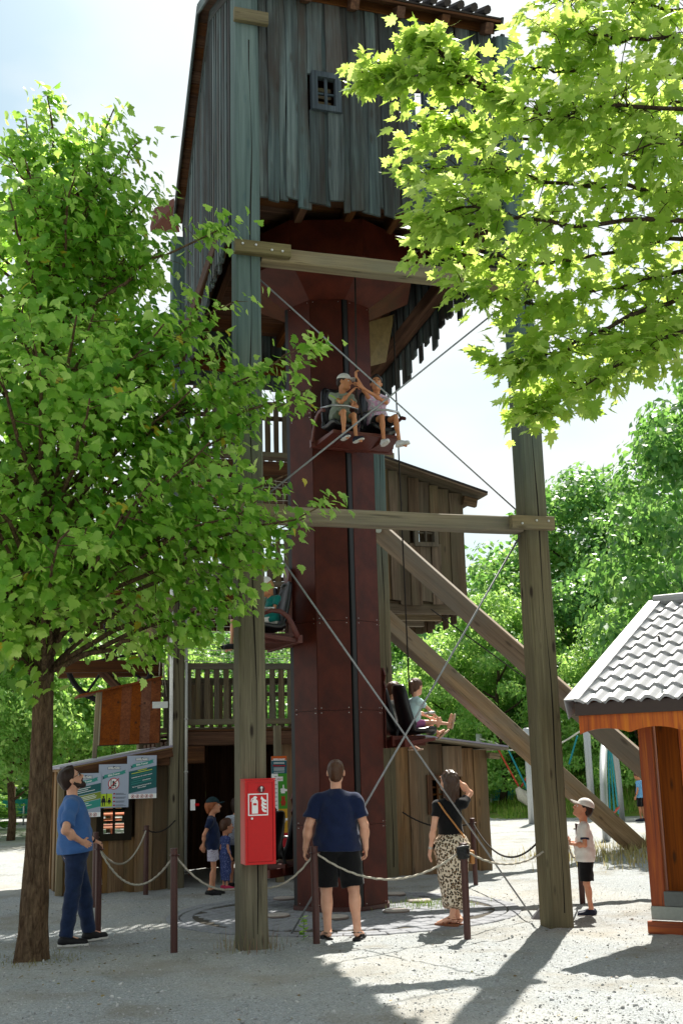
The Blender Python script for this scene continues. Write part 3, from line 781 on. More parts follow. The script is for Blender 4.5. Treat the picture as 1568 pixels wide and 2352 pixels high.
Z1, Z2, Z3, Z4 = 5.93, 2.12, 3.42, 0.55
ch_front = lift_chair(0, Z1, 'double lift seat high on the shaft carrying the two boys')
ch_right = lift_chair(2, Z2, 'double lift seat right of the shaft carrying the girl in pale blue', None, (-.565,))
ch_left = lift_chair(6, Z3, 'double lift seat left of the shaft carrying the child in teal')
ch_low = lift_chair(5, Z4, 'lowest double lift seat down behind the red extinguisher cabinet', ANG[5]-rad(10))
def hang_rope(name, pts, label, r=0.011, grp=None):
    m = MB(); m.smooth = True; m.tube(pts, r, 6); o = m.build(name, M_DARKROPE); tag(o, label, 'rope', grp); return o
hang_rope('pull_rope', [at(815, 628, 14.3), at(817, 760, 14.2), at(818, 905, 14.15), at(832, 955, 14.1)], 'dark pull rope that the two boys on the high seat are holding')
hang_rope('pull_rope', [at(903, 725, 15.4), at(909, 900, 15.4), at(940, 1600, 15.5)], 'long dark pull rope running down to the girl on the right seat', 0.010)

# ================================================================== LEFT HUT WITH SIGNS
HR = BL+Vector((-0.12, -0.02, 0)); HL = Vector((-4.22, 17.72, 0)); HU = (HL-HR).normalized(); HV = Vector((HU.y, -HU.x, 0))
if HV.y < 0: HV = -HV
hut = thing('boarded_hut', 'low brown boarded hut with a lean-to roof left of the tower', 'hut', (HL+HR)/2)
HW = (HL-HR).length
def hz(s): return 2.02-0.155*s
board_wall(hut, HR, HL, 0.0, lambda s: hz(s), -HV, W_BROWN, 0.17, 0.26, 0.035, holes=((0.62, 1.02, 0.78, 1.42),), drop=0.03)
HB = HV*1.9
board_wall(hut, HR+HB, HL+HB, 0.0, lambda s: hz(s), HV, W_BROWN, 0.17, 0.26, 0.035, holes=((0.35, 1.15, 0.62, 1.5),), drop=0.03)
board_wall(hut, HL, HL+HB, 0.0, hz(HW), HU, W_BROWN, 0.17, 0.26, 0.035, drop=0.03)
timber('corner_post', HL+HU*0.06-HV*.03, HL+HU*0.06-HV*.03+UP3*hz(HW), HU, 0.10, 0.10, W_BEAM, hut)
small_window(hut, HR+HU*0.82+UP3*1.10-HV*0.04, HU, -HV, 0.32, 0.52, 0.10, wood('dark window wood', '#15120d', '#221d15', '#2d261c'), (2, 2), 0.09)
a0, b0 = HR+UP3*(hz(0)+.05)-HV*0.22-HU*0.02, HL+UP3*(hz(HW)-.0)+HU*0.12-HV*0.22
for k in range(9):
    o = HV*(k*0.27+0.1)
    timber('roof_board', a0+o, b0+o, HV, 0.265, 0.035, W_BROWN, hut, 0.004)
m = MB(); e = HV*2.5
m.add([a0+UP3*.022-HV*.03, b0+UP3*.022-HV*.03, b0+e+UP3*.022, a0+e+UP3*.022]+[p for p in (a0+UP3*.05-HV*.03, b0+UP3*.05-HV*.03, b0+e+UP3*.05, a0+e+UP3*.05)],
      [(3, 2, 1, 0), (4, 5, 6, 7), (0, 1, 5, 4), (1, 2, 6, 5), (2, 3, 7, 6), (3, 0, 4, 7)])
m.build('roof', plain('grey felt roof', '#8d8796', 0.5, 0, 0.4, 0.15), hut)
timber('eave_board', a0-HV*.02-UP3*.06, b0-HV*.02-UP3*.06, UP3, 0.13, 0.03, W_DARK, hut)

# orange brown hopper box over the hut, with the beam and big wheel
hop = thing('hopper_box', 'orange brown boarded box with a sloping lid above the hut roof', 'wooden box', at(297, 1720, 18.1))
HD = 18.1
def hq(x, y, d=HD): return at(x, y, d)
quad = [hq(229, 1712), hq(366, 1706), hq(371, 1556), hq(236, 1586)]
for k in range(6):
    q0, q1 = k/6, (k+1)/6
    P = [quad[0].lerp(quad[1], q0), quad[0].lerp(quad[1], q1), quad[3].lerp(quad[2], q1), quad[3].lerp(quad[2], q0)]
    quad_panel('plank', P, 0.03, W_HOPPER, hop, 0.002)
bk = [p+TV*0.6 for p in quad]
quad_panel('side_panel', (bk[0], quad[0]+TV*.03, quad[3]+TV*.03, bk[3]), 0.025, W_BEAM, hop)
quad_panel('side_panel', (quad[1]+TV*.03, bk[1], bk[2], quad[2]+TV*.03), 0.025, W_BEAM, hop)
quad_panel('floor_panel', (bk[0], bk[1], quad[1]+TV*.03, quad[0]+TV*.03), 0.02, W_DARK, hop)
lidp = [hq(180, 1596)-TV*.06, hq(372, 1553)-TV*.06]
quad_panel('lid', (lidp[0], lidp[1], lidp[1]+TV*.7, lidp[0]+TV*.7), 0.03, W_HOPPER, hop)
timber('corner_leg', hq(231, 1590)+TV*.02-TU*.03, hq(222, 1742)+TV*.02-TU*.03, TU, 0.07, 0.06, W_BEAM, hop)
timber('corner_leg', hq(371, 1590)+TV*.3, hq(371, 1750)+TV*.3, TU, 0.07, 0.06, W_BEAM, hop)
o = quad_panel('perforated_bracket', (hq(350, 1627, 17.9), hq(386, 1626, 17.9), hq(386, 1611, 17.9), hq(350, 1612, 17.9)), 0.006, M_STEEL, hop)[0]
whl = thing('winch_wheel', 'large dark spoked wheel hung from a heavy beam left of the tower', 'wheel', at(255, 1510, 19.4))
wc = at(255, 1512, 19.4); wr = 0.72
m = MB(); m.smooth = True; m.tube([wc+TU*math.cos(t)*wr+UP3*math.sin(t)*wr for t in np.linspace(0, 2*math.pi, 40)], 0.04, 6, False, flat=(1.3, 0.8)); m.build('rim', plain('dark wheel iron', '#1f1d1c', 0.7), whl)
for k in range(8):
    d = TU*math.cos(k*math.pi/4+.2)+UP3*math.sin(k*math.pi/4+.2)
    m = MB(); m.tube([wc+d*.06, wc+d*(wr-.02)], 0.022, 6); m.build('spoke', plain('dark wheel iron', '#1f1d1c', 0.7), whl)
m = MB(); m.tube([wc-TV*.15, wc+TV*.15], 0.1, 12); m.build('hub', W_DARK, whl)
timber('beam', at(135, 1532, 18.9), at(372, 1530, 18.9), UP3, 0.19, 0.16, W_DARK, whl)
timber('beam', at(135, 1550, 19.9), at(372, 1545, 19.9), UP3, 0.12, 0.16, W_DARK, whl)
timber('strut', at(232, 1538, 19.1), at(290, 1600, 19.0), UP3, 0.13, 0.12, W_DARK, whl)

# ------------------------------------------------------------------ signs
def text(parent, s, M, size, mat, name='lettering', align='CENTER', bold=0.0, spacing=1.0):
    cu = bpy.data.curves.new(name, 'FONT'); cu.body = s; cu.size = size; cu.align_x = align; cu.align_y = 'CENTER'
    cu.extrude = 0.0006; cu.offset = bold; cu.space_character = spacing; cu.resolution_u = 2; cu.materials.append(mat)
    tmp = bpy.data.objects.new('tmp', cu); me = bpy.data.meshes.new_from_object(tmp); bpy.data.objects.remove(tmp)
    if not me.materials: me.materials.append(mat)
    return put(name, me, None, parent, M)
def sprint(name, col, rough=0.45): return plain('print '+name, col, rough, 0, 0.35)
P_TEAL, P_DTEAL, P_GREEN, P_LGREEN, P_GREY, P_WHITE, P_BLACK, P_REDP, P_YEL = (sprint('teal', '#2f8f83'), sprint('dark teal', '#155a5c'), sprint('olive green', '#7c8f2a'),
    sprint('lime', '#b4cf2c'), sprint('grey blue', '#a3adc0'), sprint('white', '#ecedec'), sprint('black', '#14161a'), sprint('red', '#b01f28'), sprint('yellow', '#c4cf3a'))
class Board:
    """a flat printed board; u to the right 0..1, v down 0..hh (in widths)"""
    def __init__(s, label, tl, u, w, h, nrm, cat='sign', group=None, back=P_GREY):
        s.u = Vector(u).normalized(); s.n = Vector(nrm).normalized(); s.w = w; s.h = h; s.tl = Vector(tl)
        c = s.tl+s.u*w/2-UP3*h/2
        s.t = thing('sign_board' if cat == 'sign' else 'height_chart', label, cat, c-UP3*h/2, 0, group)
        s.M = basis(s.u, UP3, s.n, s.tl)
        m = MB(); m.prism([(0, 0), (w, 0), (w, -h), (0, -h)], s.M, -0.006, 0.0); m.build('panel', back, s.t)
        s.k = 0
    def poly(s, name, pts, mat, lay=1):
        m = MB(); m.prism([(p[0]*s.w, -p[1]*s.w) for p in pts][::-1], s.M, 0.0, 0.0012*lay); return m.build(name, mat, s.t)
    def many(s, name, polys, mat, lay=1):
        m = MB()
        for pts in polys: m.prism([(p[0]*s.w, -p[1]*s.w) for p in pts][::-1], s.M, 0.0, 0.0012*lay)
        return m.build(name, mat, s.t)
    def txt(s, body, u, v, size, mat, rot=0.0, align='CENTER', lay=3, bold=0.0, sp=1.0):
        M = s.M @ Matrix.Translation((u*s.w, -v*s.w, 0.0012*lay+0.001)) @ Matrix.Rotation(rot, 4, 'Z')
        return text(s.t, body, M, size*s.w, mat, 'lettering', align, bold, sp)
    def ring(s, name, u, v, r, mat, slash=True, lay=2, th=0.14):
        polys = []
        for i in range(24):
            a, b = 2*math.pi*i/24, 2*math.pi*(i+1)/24
            polys.append([(u+r*math.cos(a), v-r*math.sin(a)), (u+r*math.cos(b), v-r*math.sin(b)), (u+r*(1-th)*math.cos(b), v-r*(1-th)*math.sin(b)), (u+r*(1-th)*math.cos(a), v-r*(1-th)*math.sin(a))])
        if slash:
            d = 1.25*r if r > .1 else r*.9; t = r*0.09
            polys.append([(u-d*.72-t*.6, v+d*.72-t*.6), (u+d*.72-t*.6, v-d*.72-t*.6), (u+d*.72+t*.6, v-d*.72+t*.6), (u-d*.72+t*.6, v+d*.72+t*.6)])
        m = MB()
        for p in polys: m.prism([(x*s.w, -y*s.w) for x, y in p], s.M, 0.0, 0.0012*lay)
        return m.build(name, mat, s.t)
def disc(u, v, r, n=18): return [(u+r*math.cos(-2*math.pi*i/n), v+r*math.sin(-2*math.pi*i/n)) for i in range(n)]
def rect(u0, v0, u1, v1): return [(u0, v0), (u1, v0), (u1, v1), (u0, v1)]
SLP = rad(11)
def sl(v, u): return v-math.tan(SLP)*(u-0.5)
def logo(b, v):
    b.many('logo', [disc(0.5, v-0.035, 0.035)+[], rect(0.3, v+.0, 0.7, v+.004)], P_BLACK, 1)
    b.txt('EIFELPARK', 0.5, v, 0.085, P_WHITE, lay=4, bold=0.0015)
    b.txt('EIFELPARK', 0.5, v, 0.088, sprint('shadow grey', '#59626c'), lay=2, bold=0.006)
def ribbon(b, v, u0=0.18, u1=0.82):
    b.poly('ribbon_tail', [(u0-.07, sl(v-.04, u0-.07)+.02), (u0+.06, sl(v-.04, u0+.06)+.02), (u0+.06, sl(v+.06, u0+.06)), (u0-.07, sl(v+.06, u0-.07)+.02), (u0-.04, sl(v+.01, u0-.04)+.02)], P_DTEAL, 1)
    b.poly('ribbon_tail', [(u1-.04, sl(v-.07, u1-.04)), (u1+.08, sl(v-.07, u1+.08)), (u1+.05, sl(v-.02, u1+.05)), (u1+.08, sl(v+.04, u1+.08)), (u1-.04, sl(v+.04, u1-.04))], P_TEAL, 1)
    b.poly('ribbon', [(u0, sl(v-.055, u0)), (u1, sl(v-.055, u1)), (u1, sl(v+.055, u1)), (u0, sl(v+.055, u0))], P_TEAL, 2)
    b.txt('Eifel-Tower', 0.5, v, 0.085, P_WHITE, SLP, lay=4, bold=0.001)
def lines(b, rows, mat, lay=3, th=0.011):
    b.many('printed_lines', [[(u0, sl(v-th, u0)), (u1, sl(v-th, u1)), (u1, sl(v+th, u1)), (u0, sl(v+th, u0))] for (u0, u1, v) in rows], mat, lay)
def pict_row(b, v):
    b.poly('footer', rect(0, v-.075, 1, v+.075), P_WHITE, 1)
    for i in range(5):
        b.ring('prohibition_sign', 0.2+0.155*i, v, 0.06, P_REDP, True, 3, 0.2)
        b.many('pictogram', [disc(0.2+0.155*i, v-.018, .014, 8), rect(0.185+0.155*i, v-.008, .215+.155*i, v+.03)], P_BLACK, 2)
SD = 17.55
sgn = -HV
su = -HU
s3 = Board('right hand and highest of the three hut signs, dark teal text block', at(293, 1736, 17.78), su, 0.445, 0.63, sgn, group='park signs on the hut')
logo(s3, 0.13); ribbon(s3, 0.28)
s3.poly('text_block', [(0, sl(.44, 0)), (1, sl(.44, 1)), (1, sl(1.16, 1)), (0, sl(1.16, 0))], P_DTEAL, 1)
lines(s3, [(.36, .66, .47), (.15, .85, .53)], P_YEL)
lines(s3, [(.15, .85, .60), (.2, .8, .74), (.15, .5, .81), (.14, .86, .88)], P_TEAL, 3, .008)
s3.txt('Aufenthalt unter der Gondel verboten!', 0.5, .67, 0.045, P_WHITE, SLP, bold=.0006)
s3.txt('nicht aufstehen!', 0.66, .79, 0.045, P_WHITE, SLP, bold=.0006)
s3.txt('Den Anweisungen des Personals ist', 0.5, .98, 0.045, P_WHITE, SLP, bold=.0006)
s3.txt('Folge zu leisten!', 0.5, 1.04, 0.045, P_WHITE, SLP, bold=.0006)
pict_row(s3, 1.34)
s2 = Board('middle hut sign with a red prohibition ring and a lime pictogram square', at(228, 1756, 17.62), su, 0.445, 0.63, sgn, group='park signs on the hut')
logo(s2, 0.13); ribbon(s2, 0.34)
s2.poly('ring_ground', disc(.5, .64, .18), P_WHITE, 1); s2.ring('prohibition_sign', .5, .64, .19, P_REDP, True, 3)
s2.many('pictogram', [rect(.40, .48, .425, .78), disc(.49, .58, .035), rect(.46, .61, .53, .70), rect(.46, .69, .58, .72), rect(.56, .69, .585, .77), rect(.43, .74, .52, .765), disc(.56, .64, .025)], P_BLACK, 2)
s2.poly('lime_square', rect(.05, .96, .46, 1.38), P_LGREEN, 1)
s2.many('pictogram', [rect(.265, .94, .285, 1.24), disc(.17, 1.06, .035), [(.12, 1.1), (.22, 1.1), (.25, 1.24), (.09, 1.24)], rect(.125, 1.24, .155, 1.35), rect(.185, 1.24, .215, 1.35),
        disc(.36, 1.12, .025), [(.32, 1.15), (.4, 1.15), (.42, 1.24), (.3, 1.24)], rect(.33, 1.24, .35, 1.30), rect(.37, 1.24, .39, 1.30), rect(.29, 1.225, .43, 1.245)], P_BLACK, 2)
s2.many('flag', [rect(.49, .955+.125*i, .55, .99+.125*i) for i in range(4)], P_REDP, 2)
s2.many('flag', [rect(.49, .945+.125*i, .55, .957+.125*i) for i in range(4)], P_BLACK, 2)
s2.many('printed_lines', [rect(.57, .955+.125*i+.034*j, .57+(.27, .34, .3)[(i+j) % 3], .967+.125*i+.034*j) for i in range(4) for j in range(2)], P_BLACK, 2)
s1 = Board('left hand hut sign partly hidden behind the bearded man', at(163, 1777, 17.46), su, 0.445, 0.63, sgn, group='park signs on the hut')
logo(s1, 0.13); ribbon(s1, 0.28)
s1.poly('text_block', [(0, sl(.42, 0)), (1, sl(.42, 1)), (1, sl(.68, 1)), (0, sl(.68, 0))], P_DTEAL, 1)
s1.poly('text_block', [(0, sl(.70, 0)), (1, sl(.70, 1)), (1, sl(.92, 1)), (0, sl(.92, 0))], P_GREEN, 1)
s1.poly('text_block', [(0, sl(.94, 0)), (1, sl(.94, 1)), (1, sl(1.18, 1)), (0, sl(1.18, 0))], P_TEAL, 1)
lines(s1, [(.1, .66, .48), (.1, .58, .54), (.1, .8, .60), (.1, .8, .76), (.1, .86, .81), (.1, .84, .86), (.1, .6, .99), (.1, .7, 1.06), (.1, .5, 1.11)], P_WHITE, 3, .009)
pict_row(s1, 1.34)

# height chart beside the shaft
hn = (-TV)
hcw = 0.235
hc_ = Board('tall narrow height chart in orange, green and yellow beside the shaft', at(623, 1737, 17.6), TU, hcw, 1.32, hn, cat='height chart', back=P_WHITE)
hc_.poly('header', rect(0, 0, 1, .25), sprint('orange', '#c85a1c'), 1)
hc_.txt('EIFELPARK', .5, .22, .17, P_WHITE, lay=4, bold=.002)
hc_.poly('header', rect(0, .28, 1, 1.08), sprint('petrol', '#1c5a68'), 1)
hc_.many('printed_lines', [rect(.15, v, .85, v+.025) for v in (.38, .45, .72, .79, .86, .98)], P_WHITE, 2)
hc_.txt('Höhenmessung', .5, .59, .13, P_REDP, lay=4, bold=.002)
hc_.poly('colour_field', rect(.42, 1.08, 1, 3.25), sprint('leaf green', '#3f8f2c'), 1)
hc_.poly('colour_field', rect(.42, 3.25, 1, 4.7), sprint('amber', '#c9992b'), 1)
hc_.poly('colour_field', rect(.42, 4.7, 1, 5.6), sprint('red', '#b01f28'), 1)
hc_.many('scale_mark', [rect(.2, 1.25+.25*i, .36, 1.28+.25*i) for i in range(17)], P_BLACK, 1)
hc_.many('notice', [rect(.3, 1.27, .74, 1.55)], P_WHITE, 2); hc_.txt('HALT!', .52, 1.42, .13, P_REDP, lay=4)
def thumb(v):
    hc_.many('thumbs_up', [rect(.6, v, .86, v+.3), rect(.72, v-.22, .8, v+.05), rect(.86, v+.05, 1.0, v+.18), disc(.62, v+.06, .06, 8), disc(.62, v+.17, .06, 8)], P_WHITE, 2)
thumb(2.0); thumb(3.78)
hc_.many('bear_figure', [disc(.74, 2.62, .13, 12), disc(.74, 2.85, .17, 12), disc(.65, 2.5, .04, 8), disc(.83, 2.5, .04, 8), rect(.62, 2.95, .7, 3.08), rect(.78, 2.95, .86, 3.08)], sprint('bear red', '#a8371f'), 2)
hc_.many('bear_figure', [disc(.68, 4.22, .11, 12), disc(.68, 4.4, .14, 12), disc(.6, 4.1, .04, 8), disc(.76, 4.1, .04, 8), rect(.58, 4.5, .65, 4.6), rect(.72, 4.5, .79, 4.6)], sprint('bear brown', '#4a2a14'), 2)
timber('backing_post', hc_.tl+TU*.11+TV*.06+UP3*.45, hc_.tl+TU*.11+TV*.06-UP3*1.62, TU, .1, .1, W_BEAM, hc_.t)

# ================================================================== RED EXTINGUISHER CABINET on the front left post
ew, eh, ed = 0.305, 0.80, 0.20
ec = FL-TV*(PW/2+ed/2+0.004)+TU*0.015+UP3*1.215
ext = thing('extinguisher_cabinet', 'red fire extinguisher cabinet on the front left post', 'extinguisher box', ec-UP3*eh/2)
EM = basis(TU, TV, UP3, ec)
m = MB(); m.cbox((0, 0.01, 0), (ew, ed-0.02, eh), EM)
body = m.build('body', M_RED, ext)
bv = body.modifiers.new('edge', 'BEVEL'); bv.width = 0.006; bv.segments = 2
FM = basis(TU, UP3, -TV, ec-TV*(ed/2))
def frame_rect(m, x0, y0, x1, y1, w, d0, d1, M):
    for (a, b, c, d) in ((x0, y0, x1, y0+w), (x0, y1-w, x1, y1), (x0, y0+w, x0+w, y1-w), (x1-w, y0+w, x1, y1-w)):
        m.prism([(a, b), (c, b), (c, d), (a, d)], M, d0, d1)
m = MB(); frame_rect(m, -ew/2+.001, -eh/2+.001, ew/2-.001, eh/2-.001, .024, -0.012, 0.006, FM); m.build('door_frame', M_RED, ext)
m = MB(); m.prism([(-ew/2+.028, -eh/2+.028), (ew/2-.028, -eh/2+.028), (ew/2-.028, eh/2-.028), (-ew/2+.028, eh/2-.028)], FM, -0.012, 0.001); d_ = m.build('door', M_RED, ext)
m = MB(); m.prism([(-ew/2-.004, 0), (ew/2+.004, 0), (ew/2+.004, .2), (-ew/2-.004, .2)], basis(TU, TV, UP3, ec+UP3*(eh/2+.001)-TV*(ed/2+.012)), 0, 0.012); m.build('lid', M_RED, ext)
m = MB(); m.tube([FM @ Vector((.012, .31, 0)), FM @ Vector((.012, .31, .016))], .034, 20); kn = m.build('key_boss', plain('maroon plastic', '#5e0f17', .35), ext)
m = MB(); m.tube([FM @ Vector((.012, .325, .016)), FM @ Vector((.012, .325, .02))], .012, 10); m.cbox((.012, .305, .018), (.008, .035, .004), FM); m.build('key', M_BOLT, kn)
m = MB(); m.tube([FM @ Vector((-.085, .035, 0)), FM @ Vector((-.085, .035, .02))], .011, 10); m.build('door_lock', M_BOLT, ext)
SM = FM @ Matrix.Translation((-0.02, 0.165, 0.0))
m = MB(); frame_rect(m, -.1, -.105, .1, .105, .011, 0.001, 0.003, SM)
m.prism([(-.062, -.085), (-.002, -.085), (-.002, .03), (-.008, .045), (-.056, .045), (-.062, .03)], SM, .001, .003)
m.prism([(-.047, .045), (-.018, .045), (-.018, .062), (-.008, .066), (-.012, .074), (-.03, .082), (-.047, .074)], SM, .001, .003)
m.prism([(-.045, .06), (-.045, .07), (-.066, .058), (-.074, .03), (-.066, .03), (-.058, .05)], SM, .001, .003)
for i in range(4):
    y = -.075+.033*i; q = (.0, .006, .0, .01)[i]
    m.prism([(.084, y), (.084, y+.016), (.066, y+.022), (.050, y+.036), (.040-q*.5, y+.056), (.036-q, y+.030), (.046, y+.010), (.064, y)], SM, .001, .003)
m.build('pictogram', M_WHITE, d_)
m = MB(); m.prism([(-.049, -.006), (-.014, -.006), (-.014, .014), (-.049, .014)], SM, .003, .0042); m.build('label_patch', M_RED, d_)

# ================================================================== CABIN AND SHED ON THE RIGHT
CW0, CW1 = Vector((0.72, 20.2, 0)), Vector((2.18, 20.65, 0))
cu_ = (CW1-CW0).normalized(); cn = Vector((cu_.y, -cu_.x, 0)); cd = -cn
cab = thing('upper_cabin', 'brown boarded cabin hung high on the right of the tower', 'cabin', (CW0+CW1)/2+UP3*4.4)
Lc = (CW1-CW0).length
czt = lambda s: 6.98-0.30*s
board_wall(cab, CW0, CW1, 4.62, czt, cn, W_CABIN, 0.13, 0.24, 0.035, holes=((0.58, 0.98, 5.6, 6.02),), drop=0.14, wave=.005)
board_wall(cab, CW1+cu_*.02, CW1+cd*2.2+cu_*.02, 4.40, czt(Lc)-.02, cu_, W_CABIN, 0.16, 0.22, 0.035, drop=0.2)
board_wall(cab, CW0+cd*2.2, CW1+cd*2.2, 4.35, 6.5, cd, W_CABIN, 0.16, 0.22, 0.035, drop=0.3)
small_window(cab, CW0+cu_*0.80+UP3*5.80+cn*.05, cu_, cn, 0.30, 0.36, 0.075, W_RAIL, (2, 1), 0.08)
ra, rb = CW0-cu_*.05+UP3*(czt(0)+.06)+cn*.3, CW1+cu_*.36+UP3*(czt(Lc+.36)+.06)+cn*.3
for k in range(13): timber('roof_board', ra+cd*(k*.22), rb+cd*(k*.22), cd, .212, .03, W_CABIN, cab, .004)
m = MB(); e = cd*2.85
q = [ra+cn*.12, rb+cn*.12, rb+e, ra+e]
m.add([p+UP3*.02 for p in q]+[p+UP3*.05 for p in q], [(3, 2, 1, 0), (4, 5, 6, 7), (0, 1, 5, 4), (1, 2, 6, 5), (2, 3, 7, 6), (3, 0, 4, 7)])
m.build('roof', M_ROOFDARK, cab)
timber('purlin_end', CW1+UP3*(czt(Lc)-.1)+cn*.1, CW1+cu_*.26+UP3*(czt(Lc)-.15)+cn*.1, UP3, .16, .12, W_CABIN, cab)
for k in range(7): timber('floor_board', CW0+cd*(.15+k*.3)+UP3*4.55, CW1+cd*(.15+k*.3)+UP3*4.55, cd, .2, .04, W_CABIN, cab)
for k in range(3): timber('floor_joist', CW0+cd*(.1+k*.9)+UP3*(4.44), CW1-cu_*.1+cd*(.1+k*.9)+UP3*4.44, UP3, .18, .12, W_BEAM if k else W_CABIN, cab)
timber('beam_end', CW0-cu_*.1+UP3*7.12+cn*.05, CW0+cu_*.22+UP3*7.12+cn*.05, UP3, .22, .2, W_BEAM, cab)
timber('beam_end', CW0-cu_*.1+UP3*7.36+cn*.05, CW0+cu_*.08+UP3*7.36+cn*.05, UP3, .18, .2, W_RAIL, cab)

SW0, SW1 = Vector((0.72, 19.35, 0)), Vector((2.30, 19.95, 0))
su_ = (SW1-SW0).normalized(); sn = Vector((su_.y, -su_.x, 0)); sd_ = -sn; Ls_ = (SW1-SW0).length
shed = thing('boarded_shed', 'brown boarded shed with a sloping roof on the ground right of the shaft', 'shed', (SW0+SW1)/2)
szt = lambda s: 2.16-0.13*s
board_wall(shed, SW0, SW1, 0.0, szt, sn, W_BROWN, 0.2, 0.34, 0.035, holes=((0.62, 1.0, 0.98, 1.52),), drop=0.02, wave=.004)
board_wall(shed, SW1+su_*.02, SW1+sd_*2+su_*.02, 0.0, szt(Ls_), su_, W_BROWN, 0.2, 0.3, 0.035, drop=0.02)
board_wall(shed, SW0+sd_*1.9, SW1+sd_*1.9, 0.0, szt, sd_, W_DARK, 0.2, 0.34, 0.035, drop=0.02)
board_wall(shed, SW0+sd_*.05, SW0+sd_*1.9, 0.0, szt(0), -su_, W_DARK, 0.2, 0.34, 0.035, drop=0.02)
small_window(shed, SW0+su_*0.82+UP3*1.25+sn*.05, su_, sn, 0.32, 0.46, 0.085, W_DARK, (3, 3), 0.08)
ra, rb = SW0+UP3*(szt(0)+.05)+sn*.25, SW1+su_*.26+UP3*(szt(Ls_+.26)+.05)+sn*.25
for k in range(9): timber('roof_board', ra+sd_*(k*.26), rb+sd_*(k*.26), sd_, .252, .035, W_BEAM, shed, .004)
m = MB(); e = sd_*2.4; q = [ra+sn*.12, rb+sn*.12, rb+e, ra+e]
m.add([p+UP3*.022 for p in q]+[p+UP3*.05 for p in q], [(3, 2, 1, 0), (4, 5, 6, 7), (0, 1, 5, 4), (1, 2, 6, 5), (2, 3, 7, 6), (3, 0, 4, 7)])
m.build('roof', plain('grey felt roof', '#8d8796', .5), shed)
timber('purlin_end', SW1+UP3*(szt(Ls_)-.08)+sn*.12, SW1+su_*.2+UP3*(szt(Ls_)-.1)+sn*.12, UP3, .1, .1, W_BEAM, shed)

# ================================================================== KIOSK at the right edge
KC = Vector((2.33, 11.94, 0)); KU = Vector((0.839, -0.545, 0)).normalized(); KV = Vector((-KU.y, KU.x, 0))
kio = thing('market_kiosk', 'orange stained wooden kiosk with a metal tiled roof at the right', 'kiosk', KC+KU*1.6+KV*0.8)
def kp(u, v, z): return KC+KU*u+KV*v+UP3*z
KWd, KRun, KZ0, KZ1 = 3.2, 2.92, 2.26, 3.58
sdir = (kp(0, KRun, KZ1)-kp(0, 0, KZ0)); SLn = sdir.length; sdir.normalize(); kn_ = KU.cross(sdir).normalized()
rowL = SLn/10
per = 0.185
for r_ in range(10):                                               # pressed tile courses: waves with a step at each lower edge
    nxw = int(KWd/per*10)
    V, Fq = [], []
    for j, (tt, lift) in enumerate(((0.0, 0.0), (0.0, 0.032), (0.5, 0.018), (1.02, 0.004))):
        for i in range(nxw+1):
            x = KWd*i/nxw
            wv = 0.026*math.cos(2*math.pi*x/per)+0.012*math.sin(2*math.pi*x/per)
            sag_ = 0.018*math.cos(2*math.pi*x/per+math.pi) if j < 2 else 0.018*math.cos(2*math.pi*x/per+math.pi)*(1-tt*0.0)
            p = kp(x, 0, KZ0)+sdir*((r_+tt)*rowL+sag_)+kn_*(wv+lift+0.03)
            V.append(tuple(p))
    for j in range(3):
        for i in range(nxw): a = j*(nxw+1)+i; Fq.append((a, a+1, a+nxw+2, a+nxw+1))
    mm = MB(); mm.add(V, Fq); mm.smooth = False
    o = mm.build('tile_course', M_METALROOF, kio); smooth_by_angle(o, 35)
# far slope
m = MB(); q = [kp(-.1, KRun, KZ1+.03), kp(KWd, KRun, KZ1+.03), kp(KWd, 2*KRun, KZ0+.03), kp(-.1, 2*KRun, KZ0+.03)]
m.add(q+[p-UP3*.03 for p in q], [(0, 1, 2, 3), (7, 6, 5, 4), (0, 4, 5, 1), (1, 5, 6, 2), (2, 6, 7, 3), (3, 7, 4, 0)]); m.build('far_roof', M_METALROOF, kio)
m = MB()                                                           # verge flashing
a, b = kp(-.1, 0, KZ0)-sdir*.02, kp(-.1, 0, KZ0)+sdir*SLn
for (o0, o1, w0, w1) in ((kn_*.07, kn_*.085, 0, .15), (-kn_*.13, kn_*.085, -.008, 0)):
    q = [a+KU*w0+o0, a+KU*w1+o0, b+KU*w1+o0, b+KU*w0+o0, a+KU*w0+o1, a+KU*w1+o1, b+KU*w1+o1, b+KU*w0+o1]
    m.add(q, [(3, 2, 1, 0), (4, 5, 6, 7), (0, 1, 5, 4), (1, 2, 6, 5), (2, 3, 7, 6), (3, 0, 4, 7)])
m.build('verge_flashing', M_METALROOF, kio)
m = MB(); m.tube([kp(-.05, KRun, KZ1+.07), kp(KWd, KRun, KZ1+.07)], .07, 10); m.build('ridge_cap', M_METALROOF, kio)
m = MB(); m.tube([kp(.72, .62, KZ0+.62)+kn_*.03, kp(.72, .62, KZ0+.62)+kn_*.1], .012, 8); m.build('roof_hook', M_BLACK, kio)
timber('fascia_board', kp(-.02, .025, KZ0-.03), kp(KWd, .025, KZ0-.03), UP3, .13, .035, M_FASCIA, kio, .004)
pts = [(0.0, 0.0), (KWd, 0.0)]                                     # scalloped board under it
bot = []
for i in range(0, 121):
    x = KWd*(1-i/120); ph = (x/0.52) % 1.0
    bot.append((x, -0.20+0.05*abs(math.sin(math.pi*ph))**0.8+(0.0)))
m = MB(); m.prism([(0, 0)]+[(x, y) for x, y in bot[::-1]]+[(KWd, 0)][:1], basis(KU, UP3, -KV, kp(0, .05, KZ0-.08)), -0.03, 0.0); m.build('scalloped_board', W_ORANGE, kio)
for r_ in range(11): timber('roof_board', kp(-.05, r_*.24+.24, KZ0+r_*.24*(KZ1-KZ0)/KRun-.02), kp(KWd, r_*.24+.24, KZ0+r_*.24*(KZ1-KZ0)/KRun-.02), sdir, .23, .025, W_ORANGE, kio, .004)
